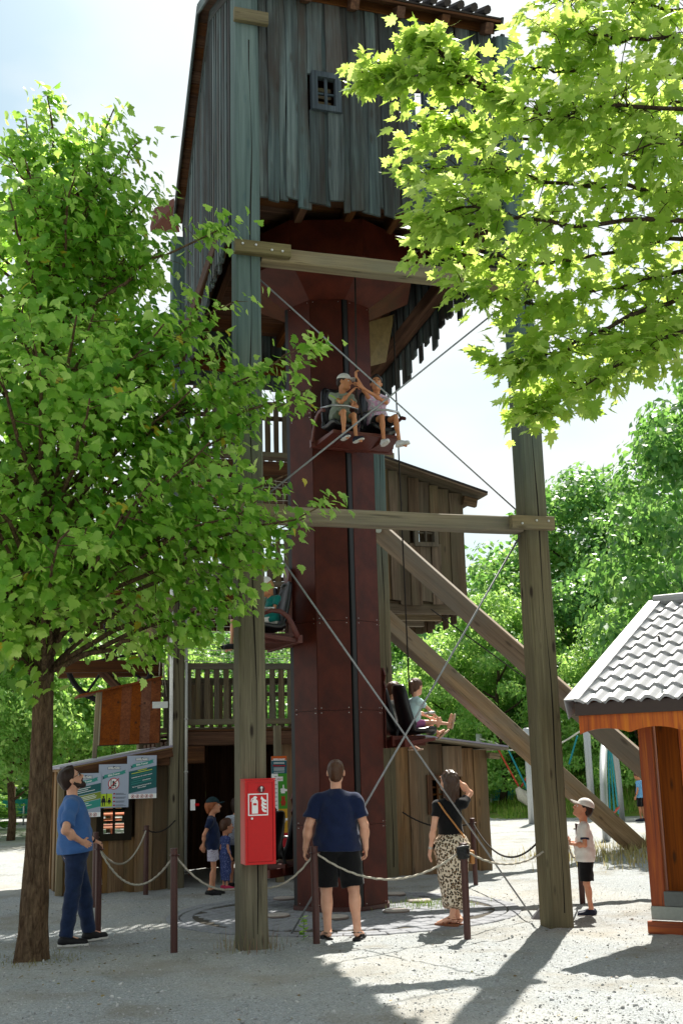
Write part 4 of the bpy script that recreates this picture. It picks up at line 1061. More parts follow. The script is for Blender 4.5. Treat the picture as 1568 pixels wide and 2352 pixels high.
kb = gr(1508, 2142)
lx = (kb-KC).dot(KU); ly = (kb-KC).dot(KV)
pl0 = 0.12
timber('corner_post', kp(lx+.03, ly+.06, pl0+.13), kp(lx+.03, ly+.06, 2.22), KU, .15, .09, W_REDDISH, kio, .008)
timber('corner_post', kp(KWd-.5, ly+.06, pl0+.13), kp(KWd-.5, ly+.06, 2.22), KU, .15, .09, W_REDDISH, kio, .008)
for k in range(9):                                                 # recessed front boarding, side and back walls
    x = lx+.12+k*.24
    timber('wall_board', kp(x+.12, ly+.10+(.0 if k else -.0), .12), kp(x+.12, ly+.10, 2.6), KU, .235, .03, W_ORANGE if k % 5 else W_HOPPER, kio, .006)
for k in range(8):
    y = ly+.16+k*.24
    timber('wall_board', kp(lx+.02, y+.1, .12), kp(lx+.02, y+.1, 2.35), KV, .235, .03, W_ORANGE, kio, .006)
timber('plinth_trim', kp(lx-.04, ly+.01, .19), kp(KWd-.4, ly+.01, .19), UP3, .13, .05, plain('grey painted trim', '#8c9088', .6, 0, .3, .1), kio, .004)
timber('base_board', kp(lx-.07, ly-.03, .055), kp(KWd-.4, ly-.03, .055), UP3, .12, .08, W_REDDISH, kio, .006)
m = MB(); m.box((lx+.1, ly+.0, 0.26), (KWd-.5, ly+.09, .40), basis(KU, KV, UP3, KC)); m.build('sill_box', plain('grey sill sheet', '#5c5f5c', .5, 0, .3, .1), kio)

# ================================================================== BOLLARDS AND ROPES
BOL = [((225, 2148), 'brown rope post under the bearded man\'s hand', .97), ((217, 2085), 'brown rope post just behind the one the bearded man leans on', .97),
       ((335, 2056), 'thin brown rope post in front of the hut window', .97), ((400, 2190), 'brown rope post standing alone between the bearded man and the front left post', .97),
       ((727, 2170), 'brown rope post in front of the man in navy', .93), ((1073, 2155), 'brown rope post with a black cap hung on it', .94),
       ((1092, 2031), 'brown rope post beside the corner of the boarded shed', .95), ((1337, 2075), 'brown rope post just left of the boy in white', .97)]
bm0 = MB(); bm0.smooth = False
bm0.tube([(0, 0, -.05), (0, 0, .955)], .036, 14); bm0.tube([(0, 0, .955), (0, 0, .965), (0, 0, .968)], [.039, .039, .03], 14)
bmesh_ = bm0.mesh('post', [M_RUST]); rm0 = MB(); rm0.tube([(.05*math.cos(t), .05*math.sin(t), .90) for t in np.linspace(0, 2*math.pi, 12)], .007, 5, False); rmesh = rm0.mesh('rope_ring', [M_RUST])
bpos = []
for (px, lab, h) in BOL:
    g = gr(*px); g.z = float(ground_h(np.float64(g.x), np.float64(g.y)))
    t = thing('rope_post', lab, 'bollard', g, random.random()*6, 'brown rope posts round the lift')
    sc = Matrix.Diagonal((1, 1, h/.968, 1)); lean = Matrix.Rotation(random.uniform(-.012, .012), 4, 'X')
    o = put('post', bmesh_, None, t, lean @ sc, local=True); put('rope_ring', rmesh, None, t, sc, local=True)
    bpos.append(g+UP3*(h*.935))
def rope(a, b, sag, label, mids=(), mat=None, r=.0100):
    key = [Vector(a)]+[Vector(p) for p in mids]+[Vector(b)]
    pts = []
    for i in range(len(key)-1):
        A, B = key[i], key[i+1]; Ls = (B-A).length; n = max(10, int(Ls/.025)); s_ = sag[i] if isinstance(sag, (list, tuple)) else sag
        for j in range(n+(i == len(key)-2)):
            q = j/n; pts.append(A.lerp(B, q)-UP3*s_*4*q*(1-q))
    m = MB(); m.smooth = True
    m.tube(pts, r, 9, True, 0.55, 3)
    o = m.build('barrier_rope', mat or M_ROPE); return tag(o, label, 'rope', 'ropes between the posts round the lift')
P = bpos
rope(P[0], P[3], .33, 'grey rope from the bearded man\'s post to the lone post on its right')
rope(P[0], P[2], .30, 'grey rope from the bearded man\'s post back to the post before the hut window')
rope(P[1], P[1]+Vector((.06, .15, -.62)), .0, 'short end of grey rope hanging down the post behind the bearded man\'s post')
rope(P[2], BL+Vector((.02, -.16, 1.0)), .09, 'thin rope from the hut window post to the bolt on the back left tower post', (), M_DARKROPE, .009)
fbk = FL+TV*0.19
rope(P[3], P[4], (.10, .01, .10), 'grey rope passing behind the front left post and its red cabinet', (fbk-TU*.16+UP3*.55, fbk+TU*.16+UP3*.55), M_ROPE)
rope(P[4], P[5], .28, 'sunlit pale rope sagging in front of the man in navy\'s shorts')
frk = FR-TU*.16-TV*.1+UP3*.78
rope(P[5], frk, .14, 'grey rope from the post with the black cap to the front right post')
rope(FR+TU*.17-TV*.02+UP3*.92, P[7], .28, 'grey rope from the front right post to the post by the boy in white')
rope(Vector((.85, 19.1, 1.0)), P[6], .14, 'dark rope from the shed\'s corner to the post beside it', (), M_DARKROPE, .011)
rope(P[6], FR+TV*.16+UP3*.95, .36, 'dark rope from the post by the shed towards the front right post', (), M_DARKROPE, .011)

# round covers let into the paving
for i, (px, lab) in enumerate((((636, 2108), 'round pale cover in the paving right of the front left post'), ((905, 2058), 'round cover in the shade beside the shaft base on the right'), ((962, 2073), 'sunlit round cover farthest right in the paving'),
                    ((910, 2097), 'sunlit round cover in front of the shaft\'s right corner'), ((770, 2112), 'round cover between the legs of the man in navy'), ((654, 2068), 'round cover at the back left of the shaft base'))):
    g = gr(*px)
    t = thing('ground_cover', lab, 'cover', (g.x, g.y, .01), 0, 'round covers in the paved circle')
    m = MB(); m.tube([(0, 0, 0), (0, 0, .025), (0, 0, .032)], [.15, .15, .14], 24); m.build('disc', plain('cover concrete', '#a9a19a', .8, 0, .2, .2), t, local=True)
    m = MB(); m.tube([(0.15*math.cos(a), 0.15*math.sin(a), .012) for a in np.linspace(0, 2*math.pi, 25)], .012, 5, False); m.build('rim', plain('cover rim', '#7a6f68', .8), t, local=True)
# ================================================================== PEOPLE: bodies grown as one smooth surface from rounded bones
def _rc(a, b, ra, rb, k=None): return ('rc', np.array(a, float), np.array(b, float), ra, rb, k)
def _fc(a, b, ra, rb, k=None): return ('fc', np.array(a, float), np.array(b, float), ra, rb, k)
def _el(c, r, R=None, k=None): return ('el', np.array(c, float), np.array(r, float), np.eye(3) if R is None else np.array(R, float), 0, k)
def prim_bounds(p):
    if p[0] == 'el':
        m = p[2].max(); return p[1]-m, p[1]+m
    m = max(p[3], p[4]); return np.minimum(p[1], p[2])-m, np.maximum(p[1], p[2])+m
def prim_d(p, Pn):
    if p[0] == 'el':
        q = (Pn-p[1]) @ p[3]
        q1 = q/p[2]; k0 = np.sqrt((q1**2).sum(-1))+1e-9; k1 = np.sqrt(((q1/p[2])**2).sum(-1))+1e-9
        return k0*(k0-1)/k1
    a, b, ra, rb = p[1:5]; ba = b-a; L2 = ba@ba+1e-12
    t = ((Pn-a)@ba)/L2; tc_ = np.clip(t, 0, 1)
    if p[0] == 'rc':
        return np.sqrt(((Pn-a-tc_[..., None]*ba)**2).sum(-1))-(ra+(rb-ra)*tc_)
    r_ = np.sqrt(((Pn-a-t[..., None]*ba)**2).sum(-1))-(ra+(rb-ra)*tc_)
    return np.maximum(r_, np.maximum(-t, t-1)*math.sqrt(L2))
def surfnet(F, lo, h):
    Sg = F < 0
    c = np.zeros(tuple(n-1 for n in F.shape), np.int8)
    for o in ((0,0,0),(1,0,0),(0,1,0),(1,1,0),(0,0,1),(1,0,1),(0,1,1),(1,1,1)):
        c += Sg[o[0]:F.shape[0]-1+o[0], o[1]:F.shape[1]-1+o[1], o[2]:F.shape[2]-1+o[2]]
    I, J, K = np.nonzero((c > 0) & (c < 8))
    if len(I) == 0: return np.zeros((0, 3)), np.zeros((0, 4), int)
    idx = -np.ones(c.shape, np.int32); idx[I, J, K] = np.arange(len(I))
    acc = np.zeros((len(I), 3)); cnt = np.zeros(len(I))
    cor = [(0,0,0),(1,0,0),(0,1,0),(1,1,0),(0,0,1),(1,0,1),(0,1,1),(1,1,1)]
    for a in range(8):
        for ax in range(3):
            if cor[a][ax]: continue
            o1 = np.array(cor[a]); o2 = o1.copy(); o2[ax] = 1
            f1 = F[I+o1[0], J+o1[1], K+o1[2]]; f2 = F[I+o2[0], J+o2[1], K+o2[2]]
            m = (f1 < 0) != (f2 < 0)
            t = np.where(m, f1/(f1-f2+1e-12), 0)
            acc += np.where(m[:, None], o1+t[:, None]*(o2-o1), 0); cnt += m
    V = (np.stack([I, J, K], 1)+acc/cnt[:, None])*h+lo
    Q = []
    for ax in range(3):
        sl = [slice(0, n) for n in F.shape]; s1 = sl.copy(); s2 = sl.copy(); s1[ax] = slice(0, -1); s2[ax] = slice(1, None)
        A, B = Sg[tuple(s1)], Sg[tuple(s2)]
        E = np.nonzero(A != B); ea = A[E]
        u, v = (ax+1) % 3, (ax+2) % 3
        E = np.array(E).T
        ok = (E[:, u] > 0) & (E[:, v] > 0) & (E[:, u] < F.shape[u]-1) & (E[:, v] < F.shape[v]-1)
        E, ea = E[ok], ea[ok]
        du = np.zeros(3, int); du[u] = 1; dv = np.zeros(3, int); dv[v] = 1
        q = [idx[tuple((E-du-dv).T)], idx[tuple((E-dv).T)], idx[tuple(E.T)], idx[tuple((E-du).T)]]
        q = np.stack(q, 1); q[~ea] = q[~ea][:, ::-1]
        Q.append(q)
    Q = np.concatenate(Q); Q = Q[(Q >= 0).all(1)]
    return V, Q
def grow(prims, h, k=0.02, cuts=(), subs=(), disp=None, shell=()):
    bl = [prim_bounds(p) for p in prims]
    lo = np.min([b[0] for b in bl], 0)-3*h; hi = np.max([b[1] for b in bl], 0)+3*h
    n = np.ceil((hi-lo)/h).astype(int)+1
    F = np.full(n, 0.1, np.float32)
    ax = [lo[i]+h*np.arange(n[i]) for i in range(3)]
    def win(b, pad):
        i0 = np.maximum(np.floor((b[0]-pad-lo)/h).astype(int), 0); i1 = np.minimum(np.ceil((b[1]+pad-lo)/h).astype(int)+1, n)
        return tuple(slice(i0[i], i1[i]) for i in range(3))
    def grid(w):
        g = np.meshgrid(ax[0][w[0]], ax[1][w[1]], ax[2][w[2]], indexing='ij'); return np.stack(g, -1)
    for p, b in zip(prims, bl):
        kk = p[5] if p[5] is not None else k
        w = win(b, kk+3*h); d = prim_d(p, grid(w)).astype(np.float32); f = F[w]
        hh = np.clip(kk-np.abs(f-d), 0, None)/kk
        F[w] = np.minimum(f, d)-hh*hh*kk*0.25
    for p in subs:
        w = win(prim_bounds(p), 3*h)
        if any(s_.stop <= s_.start for s_ in w): continue
        d = -prim_d(p, grid(w)).astype(np.float32); kk = p[5] or 0.008; f = F[w]
        hh = np.clip(kk-np.abs(f-d), 0, None)/kk; F[w] = np.maximum(f, d)+hh*hh*kk*0.25
    if disp is not None or cuts:
        w = tuple(slice(0, q) for q in n); G = grid(w)
        if disp is not None: F += disp(G).astype(np.float32)
        for (p0, nn) in cuts:
            F = np.maximum(F, ((G-np.array(p0))@np.array(nn)).astype(np.float32))
    return surfnet(F, lo, h)
def folds(a, f=1.0, seed=0):
    def d(G):
        x, y, z = G[..., 0]*f, G[..., 1]*f, G[..., 2]*f
        return 1.9*a/f**.8*(np.sin(31*x+17*z+seed)*np.cos(23*y-13*z+2*seed)+0.6*np.sin(19*z+27*y-21*x+seed*3)+0.4*np.sin(53*z+9*x+seed))
    return d
def strands(a, seed=0):
    def d(G): return a*(np.sin(160*G[..., 0]+seed)+np.sin(140*G[..., 1]+22*G[..., 2]+seed)+.6*np.sin(70*G[..., 0]-50*G[..., 1]+seed))
    return d
def blob(name, prims, h, mat, parent, k=0.02, cuts=(), subs=(), disp=None):
    V, Q = grow(prims, h, k, cuts, subs, disp)
    if len(V) == 0: return None
    c = (V.min(0)+V.max(0))/2
    me = fast_mesh(name, V-c, Q, True)
    return put(name, me, mat, parent, Matrix.Translation(c.tolist()), local=True)
def nrm(v): v = np.array(v, float); return v/(np.linalg.norm(v)+1e-9)
def skinmat(name, col):
    if name in _M: return _M[name]
    N = NT(name); v = N.coords(); a = N.noise(v, 9, 4, .6); c = C(col)
    cc = N.ramp(a, [(.3, tuple(x*f for x, f in zip(c[:3], (.88, .80, .78)))), (.7, tuple(min(1, x*1.08) for x in c[:3]))])
    p = N.bsdf(cc, .5, 0, .35); p.inputs['Subsurface Weight'].default_value = .12
    p.inputs['Subsurface Radius'].default_value = (.02, .008, .005); p.inputs['Subsurface Scale'].default_value = .6
    _M[name] = N.m; return N.m
SK_FAIR, SK_TAN, SK_MID = skinmat('fair skin', '#d6a488'), skinmat('tanned skin', '#b87d58'), skinmat('light skin', '#c98f70')
M_EYEW, M_EYEB, M_LIP = plain('eye white', '#d8d2cc', .3), plain('eye dark', '#1a120e', .2), plain('lip', '#9a5548', .5)

DEF = dict(pel=(0, 0, .96), chest=(0, .0, 1.27), neck=(0, -.015, 1.475), head=(0, .012, 1.69), hf=(0, 1, 0), hu=(0, 0, 1), tr=(1, 0, 0),
           hipL=(-.095, 0, .92), knL=(-.11, .02, .50), anL=(-.12, -.02, .085), toL=(-.14, .17, .03),
           hipR=(.095, 0, .92), knR=(.11, .02, .50), anR=(.12, -.02, .085), toR=(.14, .17, .03),
           shL=(-.185, -.01, 1.425), elL=(-.25, -.03, 1.14), wrL=(-.27, .06, .90), shR=(.185, -.01, 1.425), elR=(.25, -.03, 1.14), wrR=(.27, .06, .90),
           hdL=None, hdR=None, pnL=None, pnR=None, curlL=.5, curlR=.5)
def hand_prims(wr, d, pn, side, s, curl):
    d = nrm(d); pn = np.array(pn, float); pn = nrm(pn-d*(pn@d)); sd = np.cross(d, pn)*side   # sd points to the thumb side
    pr = []
    L_ = [.072, .078, .073, .058]
    for i in range(4):
        o = sd*(.030-.0205*i)*s
        kn = wr+d*(.088-.006*abs(i-1))*s+o
        pr.append(_rc(wr+d*.012*s+o*.55, kn, .0145*s, .0125*s, .016*s))
        a1 = curl*.7; a2 = curl*1.5
        d1 = d*math.cos(a1)+pn*math.sin(a1); d2 = d*math.cos(a2)+pn*math.sin(a2)
        m_ = kn+d1*L_[i]*.55*s; e = m_+d2*L_[i]*.55*s
        pr += [_rc(kn, m_, .0095*s, .0088*s, .003), _rc(m_, e, .0086*s, .0072*s, .003)]
    t0 = wr+d*.025*s+sd*.022*s; t1 = t0+(d*.55+sd*.75+pn*.25)*.048*s; t2 = t1+(d*.85+sd*.25+pn*.35*(1+curl))*.036*s
    pr += [_rc(t0, t1, .0145*s, .0115*s, .012*s), _rc(t1, t2, .0108*s, .0085*s, .003)]
    return pr
def person(label, loc, yaw, H=1.8, hs=1.0, pose=None, h=0.0075, skin=SK_MID, g=1.0, hair=None, top=None, bottom=None, shoes=None, cap=None, extra=None, group=None, female=False, arm=1.0, root_z=0.0):
    root = thing('person', label, 'person', loc, yaw, group)
    s = (H-.235*hs)/1.565
    J = dict(DEF); 
    if pose: J.update(pose)
    def jp(n): return np.array(J[n], float)*s
    D = {n: jp(n) for n in ('pel', 'chest', 'neck', 'hipL', 'knL', 'anL', 'toL', 'hipR', 'knR', 'anR', 'toR', 'shL', 'elL', 'wrL', 'shR', 'elR', 'wrR')}
    hf, hu = nrm(J['hf']), nrm(J['hu']); hu = nrm(hu-hf*(hu@hf)); hr_ = np.cross(hf, hu)
    if pose and 'head' in pose: hc = jp('head')
    else: hc = D['neck']+nrm(np.array(J['hu'])+np.array((0, 0, 1)))*(.075*s+.114*hs)+hf*.03*hs
    tr = nrm(J['tr']); ax = nrm(D['chest']-D['pel']); fw = np.cross(ax, tr); R = np.stack([nrm(tr), fw, ax], 1)
    gs = g*s
    wl = .88 if female else 1.0
    pel_r = np.array((.165*(1.04 if female else 1), .122, .135))*gs; wa_r = np.array((.146*wl, .108*wl, .15))*gs; ch_r = np.array((.165*(.92 if female else 1), .115, .19))*gs
    wa = D['pel']*.52+D['chest']*.48+fw*.012*s
    torso = [_el(D['pel'], pel_r, R), _el(wa, wa_r, R), _el(D['chest'], ch_r, R)]
    nb = D['neck']
    for q in 'LR': torso.append(_rc(nb-ax*.03*s, D['sh'+q]-ax*.008*s, .062*s, .054*s, .04*s))
    T = .04*s
    torso = [p[:5]+(T,) for p in torso]
    limbs = []
    am = arm*s
    for q, sd in (('L', -1), ('R', 1)):
        a, e, w = D['sh'+q], D['el'+q], D['wr'+q]
        limbs += [_rc(a, e, .052*am, .041*am, .03*s), _rc(e, w, .041*am, .027*am, .015*s), _el(e*.66+w*.34, np.array((.043, .043, .06))*am, None, .03*s)]
        hd = nrm(J['hd'+q]) if J['hd'+q] is not None else nrm(w-e)
        pn = np.array(J['pn'+q], float) if J['pn'+q] is not None else -tr*sd
        limbs += hand_prims(w, hd, pn, sd, s*(.97 if H > 1.5 else 1.0), J['curl'+q])
        hp, kn, an, to = D['hip'+q], D['kn'+q], D['an'+q], D['to'+q]
        bk = nrm(np.cross(nrm(an-kn), tr)); 
        if bk@fw > 0 and abs(bk@fw) > .3: bk = -bk
        limbs += [_rc(hp, kn, .088*gs, .054*gs, .04*s), _rc(kn, an, .05*gs, .034*gs, .02*s), _el(kn*.68+an*.32+bk*.012*s, np.array((.052, .052, .11))*gs, None, .03*s),
                  _rc(an-ax*0, to, .038*s, .026*s, .02*s), _el(an+nrm(an-to)*.035*s-(0, 0, .03*s), np.array((.033, .04, .035))*s, None, .02*s)]
    HM = np.stack([hr_, hf, hu], 1)
    def hp_(x, y, z): return hc+HM@np.array((x, y, z))*hs
    head = [_rc(nb-ax*.03*s, hp_(0, -.02, -.06), .056*s*(.9 if female else 1), .052*hs, .025*s),
            _el(hp_(0, -.012, .035), np.array((.074, .094, .082))*hs, HM, .03*hs), _el(hp_(0, .028, -.032), np.array((.058, .064, .076))*hs, HM, .03*hs),
            _rc(hp_(-.03, .03, -.075), hp_(.03, .03, -.075), .03*hs, .03*hs, .03*hs), _el(hp_(0, .076, -.088), np.array((.022, .02, .018))*hs, HM, .02*hs),
            _rc(hp_(0, .090, .012), hp_(0, .111, -.022), .008*hs, .0135*hs, .012*hs), _rc(hp_(-.011, .098, -.028), hp_(.011, .098, -.028), .010*hs, .010*hs, .008*hs),
            _rc(hp_(-.035, .078, .028), hp_(.035, .078, .028), .011*hs, .011*hs, .015*hs),
            _el(hp_(-.076, -.005, -.008), np.array((.012, .02, .031))*hs, HM, .008), _el(hp_(.076, -.005, -.008), np.array((.012, .02, .031))*hs, HM, .008),
            _rc(hp_(-.018, .088, -.052), hp_(.018, .088, -.052), .009*hs, .009*hs, .008*hs)]
    subs = [_el(hp_(sx*.031, .099, .008), np.array((.016, .014, .011))*hs, HM, .012*hs) for sx in (-1, 1)]
    subs.append(_el(hp_(0, .103, -.0515), np.array((.026, .012, .0022))*hs, HM, .004))
    blob('body', torso+limbs+head, h, skin, root, .02*s, (), subs)
    # eyes, brows, lips
    for sx in (-1, 1):
        m = MB(); m.smooth = True
        m.tube([hp_(sx*.031, .073, .009), hp_(sx*.031, .083, .009), hp_(sx*.031, .0868, .009)], [.0125*hs, .0105*hs, .006*hs], 10); e = m.build('eye', M_EYEW, root, local=True)
        m = MB(); m.tube([hp_(sx*.031, .085, .009), hp_(sx*.031, .0882, .009)], .0058*hs, 8)
        c_ = m.build('iris', M_EYEB, e); c_.matrix_basis = Matrix.Translation(Vector(np.array(m.v).mean(0).tolist())-e.matrix_basis.translation)
        m = MB(); m.tube([hp_(sx*.016, .0905, .030), hp_(sx*.032, .0905, .034), hp_(sx*.048, .082, .029)], .0042*hs, 5)
        m.build('eyebrow', hair[1] if hair else M_EYEB, root, local=True)
    m = MB(); m.tube([hp_(-.022, .090, -.0525), hp_(0, .0975, -.0525), hp_(.022, .090, -.0525)], [.003*hs, .0055*hs, .003*hs], 6, flat=(1, 1)); m.build('lips', M_LIP, root, local=True)
    # hair
    if hair:
        st, hm = hair
        if cap and st == 'short': st = 'crop'
        if st in ('short', 'crop', 'bob', 'long', 'pony'):
            e_ = {'short': .013, 'crop': .005, 'bob': .014, 'long': .014, 'pony': .010}[st]*hs
            cap_ = [_el(hp_(0, -.014, .037), np.array((.074, .094, .082))*hs+e_, HM)]
            if st in ('short',): cap_.append(_rc(hp_(0, .05, .105), hp_(0, .02, .112), .022*hs, .02*hs, .03))
            if st != 'pony' or True: cap_.append(_el(hp_(0, -.058, -.01), np.array((.062, .05, .065))*hs+e_*.6, HM, .02))
            cuts = [(hp_(0, .062, .055), HM@nrm((0, .75, -.65)))]
            if st in ('short', 'crop'): cuts.append((hp_(0, -.02, -.045), HM@nrm((0, .35, -1))))
            if st == 'crop' or st == 'short': cuts.append((hp_(0, .03, .0), HM@nrm((0, .9, -.42))))
            if cap: cuts.append((hp_(0, 0, .055), hu))
            if st == 'bob':
                cap_ += [_rc(hp_(sx*.066, -.01, .02), hp_(sx*.074, .0, -.075), .026*hs, .024*hs, .03) for sx in (-1, 1)]+[_rc(hp_(0, -.08, 0), hp_(0, -.07, -.085), .05*hs, .04*hs, .04)]
            if st == 'long':
                for sx in np.linspace(-.075, .075, 7):
                    yb = -.075+.35*abs(sx)
                    cap_.append(_rc(hp_(sx*.95, yb, -.01), hp_(sx*1.15, yb-.035, -.16), .026*hs, .026*hs, .025)); cap_.append(_rc(hp_(sx*1.15, yb-.035, -.16), hp_(sx*1.05+.01*math.sin(sx*90), yb-.03, -.385+.03*math.sin(sx*130)), .026*hs, .013*hs, .02))
            if st == 'pony':
                cap_ += [_rc(hp_(0, -.10, .06), hp_(0, -.135, .03), .024*hs, .026*hs, .015), _rc(hp_(0, -.135, .03), hp_(.01, -.12, -.10), .03*hs, .018*hs, .015), _rc(hp_(.01, -.12, -.10), hp_(.02, -.11, -.155), .018*hs, .006*hs, .01)]
            blob('hair', cap_, max(.0055, h*.8), hm, root, .02, cuts, (), strands(.0012 if st != 'long' else .0022))
        if 'beard' in (extra or {}):
            b_ = [_rc(hp_(-.062, .0, -.03), hp_(-.05, .03, -.078), .012*hs, .02*hs, .02), _rc(hp_(.062, .0, -.03), hp_(.05, .03, -.078), .012*hs, .02*hs, .02), _rc(hp_(-.05, .03, -.078), hp_(0, .075, -.10), .022*hs, .026*hs, .02),
                  _rc(hp_(.05, .03, -.078), hp_(0, .075, -.10), .022*hs, .026*hs, .02), _rc(hp_(-.025, .088, -.055), hp_(0, .102, -.040), .006*hs, .007*hs, .01), _rc(hp_(.025, .088, -.055), hp_(0, .102, -.040), .006*hs, .007*hs, .01),
                  _rc(hp_(-.027, .085, -.055), hp_(-.02, .08, -.085), .008*hs, .015*hs, .01), _rc(hp_(.027, .085, -.055), hp_(.02, .08, -.085), .008*hs, .015*hs, .01), _rc(hp_(0, .082, -.073), hp_(0, .084, -.105), .012*hs, .02*hs, .01)]
            blob('beard', b_, .005, hm, root, .015, (), (), strands(.001, 3))
        if 'glasses' in (extra or {}):
            m = MB()
            for sx in (-1, 1):
                m.tube([hp_(sx*.033+.024*math.cos(t), .100-.25*abs(.024*math.cos(t)), .008+.018*math.sin(t)) for t in np.linspace(0, 2*math.pi, 17)], .0026*hs, 5, False)
                m.tube([hp_(sx*.056, .094, .014), hp_(sx*.076, .06, .014), hp_(sx*.08, -.005, .01)], .0024*hs, 5)
            m.tube([hp_(-.01, .102, .012), hp_(.01, .102, .012)], .0025*hs, 5)
            m.build('glasses', M_BLACK, root, local=True)
    if cap:
        cm, back = cap
        dome = [_el(hp_(0, -.012, .050), np.array((.083, .103, .088))*hs, HM)]
        cutp = [(hp_(0, 0, .042), HM@nrm((0, -.12, -1)))]
        co = blob('cap', dome, .0055, cm, root, .01, cutp, (), None)
        bill = []
        for i in range(7):
            q = i/3-1
            bill.append(_rc(hp_(q*.062, .075-.02*q*q, .050-.008*q*q), hp_(q*.055, .175-.04*q*q, .046-.016*q*q), .0065*hs, .0055*hs, .012))
        b_ = blob('cap_visor', bill, .0045, cm, co, .012)
        if b_: b_.matrix_basis = Matrix.Translation(b_.matrix_basis.translation-co.matrix_basis.translation)
        m = MB(); m.tube([hp_(0, -.012, .136), hp_(0, -.012, .143)], .008*hs, 8); b_ = m.build('cap_button', cm, co, local=True)
        b_.matrix_basis = Matrix.Translation(b_.matrix_basis.translation-co.matrix_basis.translation)
    # clothes
    hg = max(h, .008)
    if top:
        e = top.get('e', .014)*s; tm = top['mat']
        pr = [(p[0], p[1], p[2]+e, p[3], p[4], p[5]) if p[0] == 'el' else (p[0], p[1], p[2], p[3]+e, p[4]+e, p[5]) for p in torso]
        lo_ = top.get('hem', -.06); hemp = D['pel']+ax*lo_*s
        pr.append(_el(D['pel']+ax*.03*s, np.array((.172*(1.0 if not female else .98), .128, .2))*gs+e*top.get('loose', 1.4), R, .05))
        pr.append(_el(D['pel']*.45+D['chest']*.55+fw*.012*s, np.array((.158*wl, .118*wl, .2))*gs+e, R, .05))
        if lo_ < 0:
            for q in 'LR':
                hp = D['hip'+q]; d_ = nrm(D['kn'+q]-hp); pr.append(_rc(hp+ax*.08*s, hp+d_*.10*s, .098*gs+e*1.1, .100*gs+e*1.25, .05))
        sl_ = top.get('sleeve', .62)
        for q in 'LR':
            a, el_ = D['sh'+q], D['el'+q]; dd = el_-a
            pr.append(_rc(a, a+dd*.25, .060*am+e*.6, .058*am+e*.6, .03)); pr.append(_fc(a, a+dd*sl_, .060*am+e*.6, .057*am+e*.9, .012))
        shirt = blob('shirt', pr, hg, tm, root, .03, [(hemp, -ax)], [_el(nb+ax*.02*s+fw*.02, np.array((.06, .065, .05))*s, R, .01)], folds(top.get('fold', .0028), 1/s, top.get('seed', 1)))
        if top.get('collar'):
            m = MB(); m.smooth = True; m.tube([nb+ax*.012*s+R@np.array((.066*math.cos(t), .066*math.sin(t)+.004, -.03*max(0, math.sin(t))))*s for t in np.linspace(0, 2*math.pi, 22)], .014*s, 6, False, flat=(1.4, .6))
            m.build('collar', top['collar'], root, local=True)
    if bottom:
        bm_ = bottom['mat']; kd = bottom['kind']; e = bottom.get('e', .014)*s
        pr = [_el(D['pel'], pel_r+e*.8, R, .04)]; cuts = [(D['pel']+ax*bottom.get('waist', .09)*s, ax)]
        for q in 'LR':
            hp, kn, an = D['hip'+q], D['kn'+q], D['an'+q]
            if kd == 'jeans':
                pr += [_rc(hp, kn, .092*gs+e*.6, .060*gs+e*.8, .03), _rc(kn, kn*.3+an*.7, .058*gs+e*.8, .05*gs+e, .02), _fc(kn, an+(kn-an)*.02, .058*gs+e*.8, .050*gs+e*1.0, .02)]
            elif kd == 'shorts':
                f = bottom.get('len', .9); en = hp+(kn-hp)*min(f, 1.0)
                pr += [_rc(hp, hp+(kn-hp)*min(f, 1)*.7, .094*gs+e*.7, .085*gs+e, .03), _fc(hp, en, .095*gs+e*.8, (.088-.024*f)*gs+e*2.2, .02)]
            elif kd == 'skirt':
                pr += [_fc(hp, kn*.38+an*.62+(0, 0, .0), .105*gs+e, .085*gs+e, .16*s), _rc(hp, kn, .10*gs, .09*gs, .1*s)]
        blob('skirt' if kd == 'skirt' else ('trousers' if kd == 'jeans' else 'shorts'), pr, hg, bm_, root, .025, cuts, (), folds(bottom.get('fold', .003), .9/s, 5))
        if bottom.get('belt'):
            m = MB(); bc = D['pel']+ax*.085*s
            m.tube([bc+R@np.array(((pel_r[0]+e)*.98*math.cos(t), (pel_r[1]+e)*1.02*math.sin(t), 0)) for t in np.linspace(0, 2*math.pi, 26)], .017*s, 6, False, flat=(1.3, .5)); m.build('belt', bottom['belt'], root, local=True)
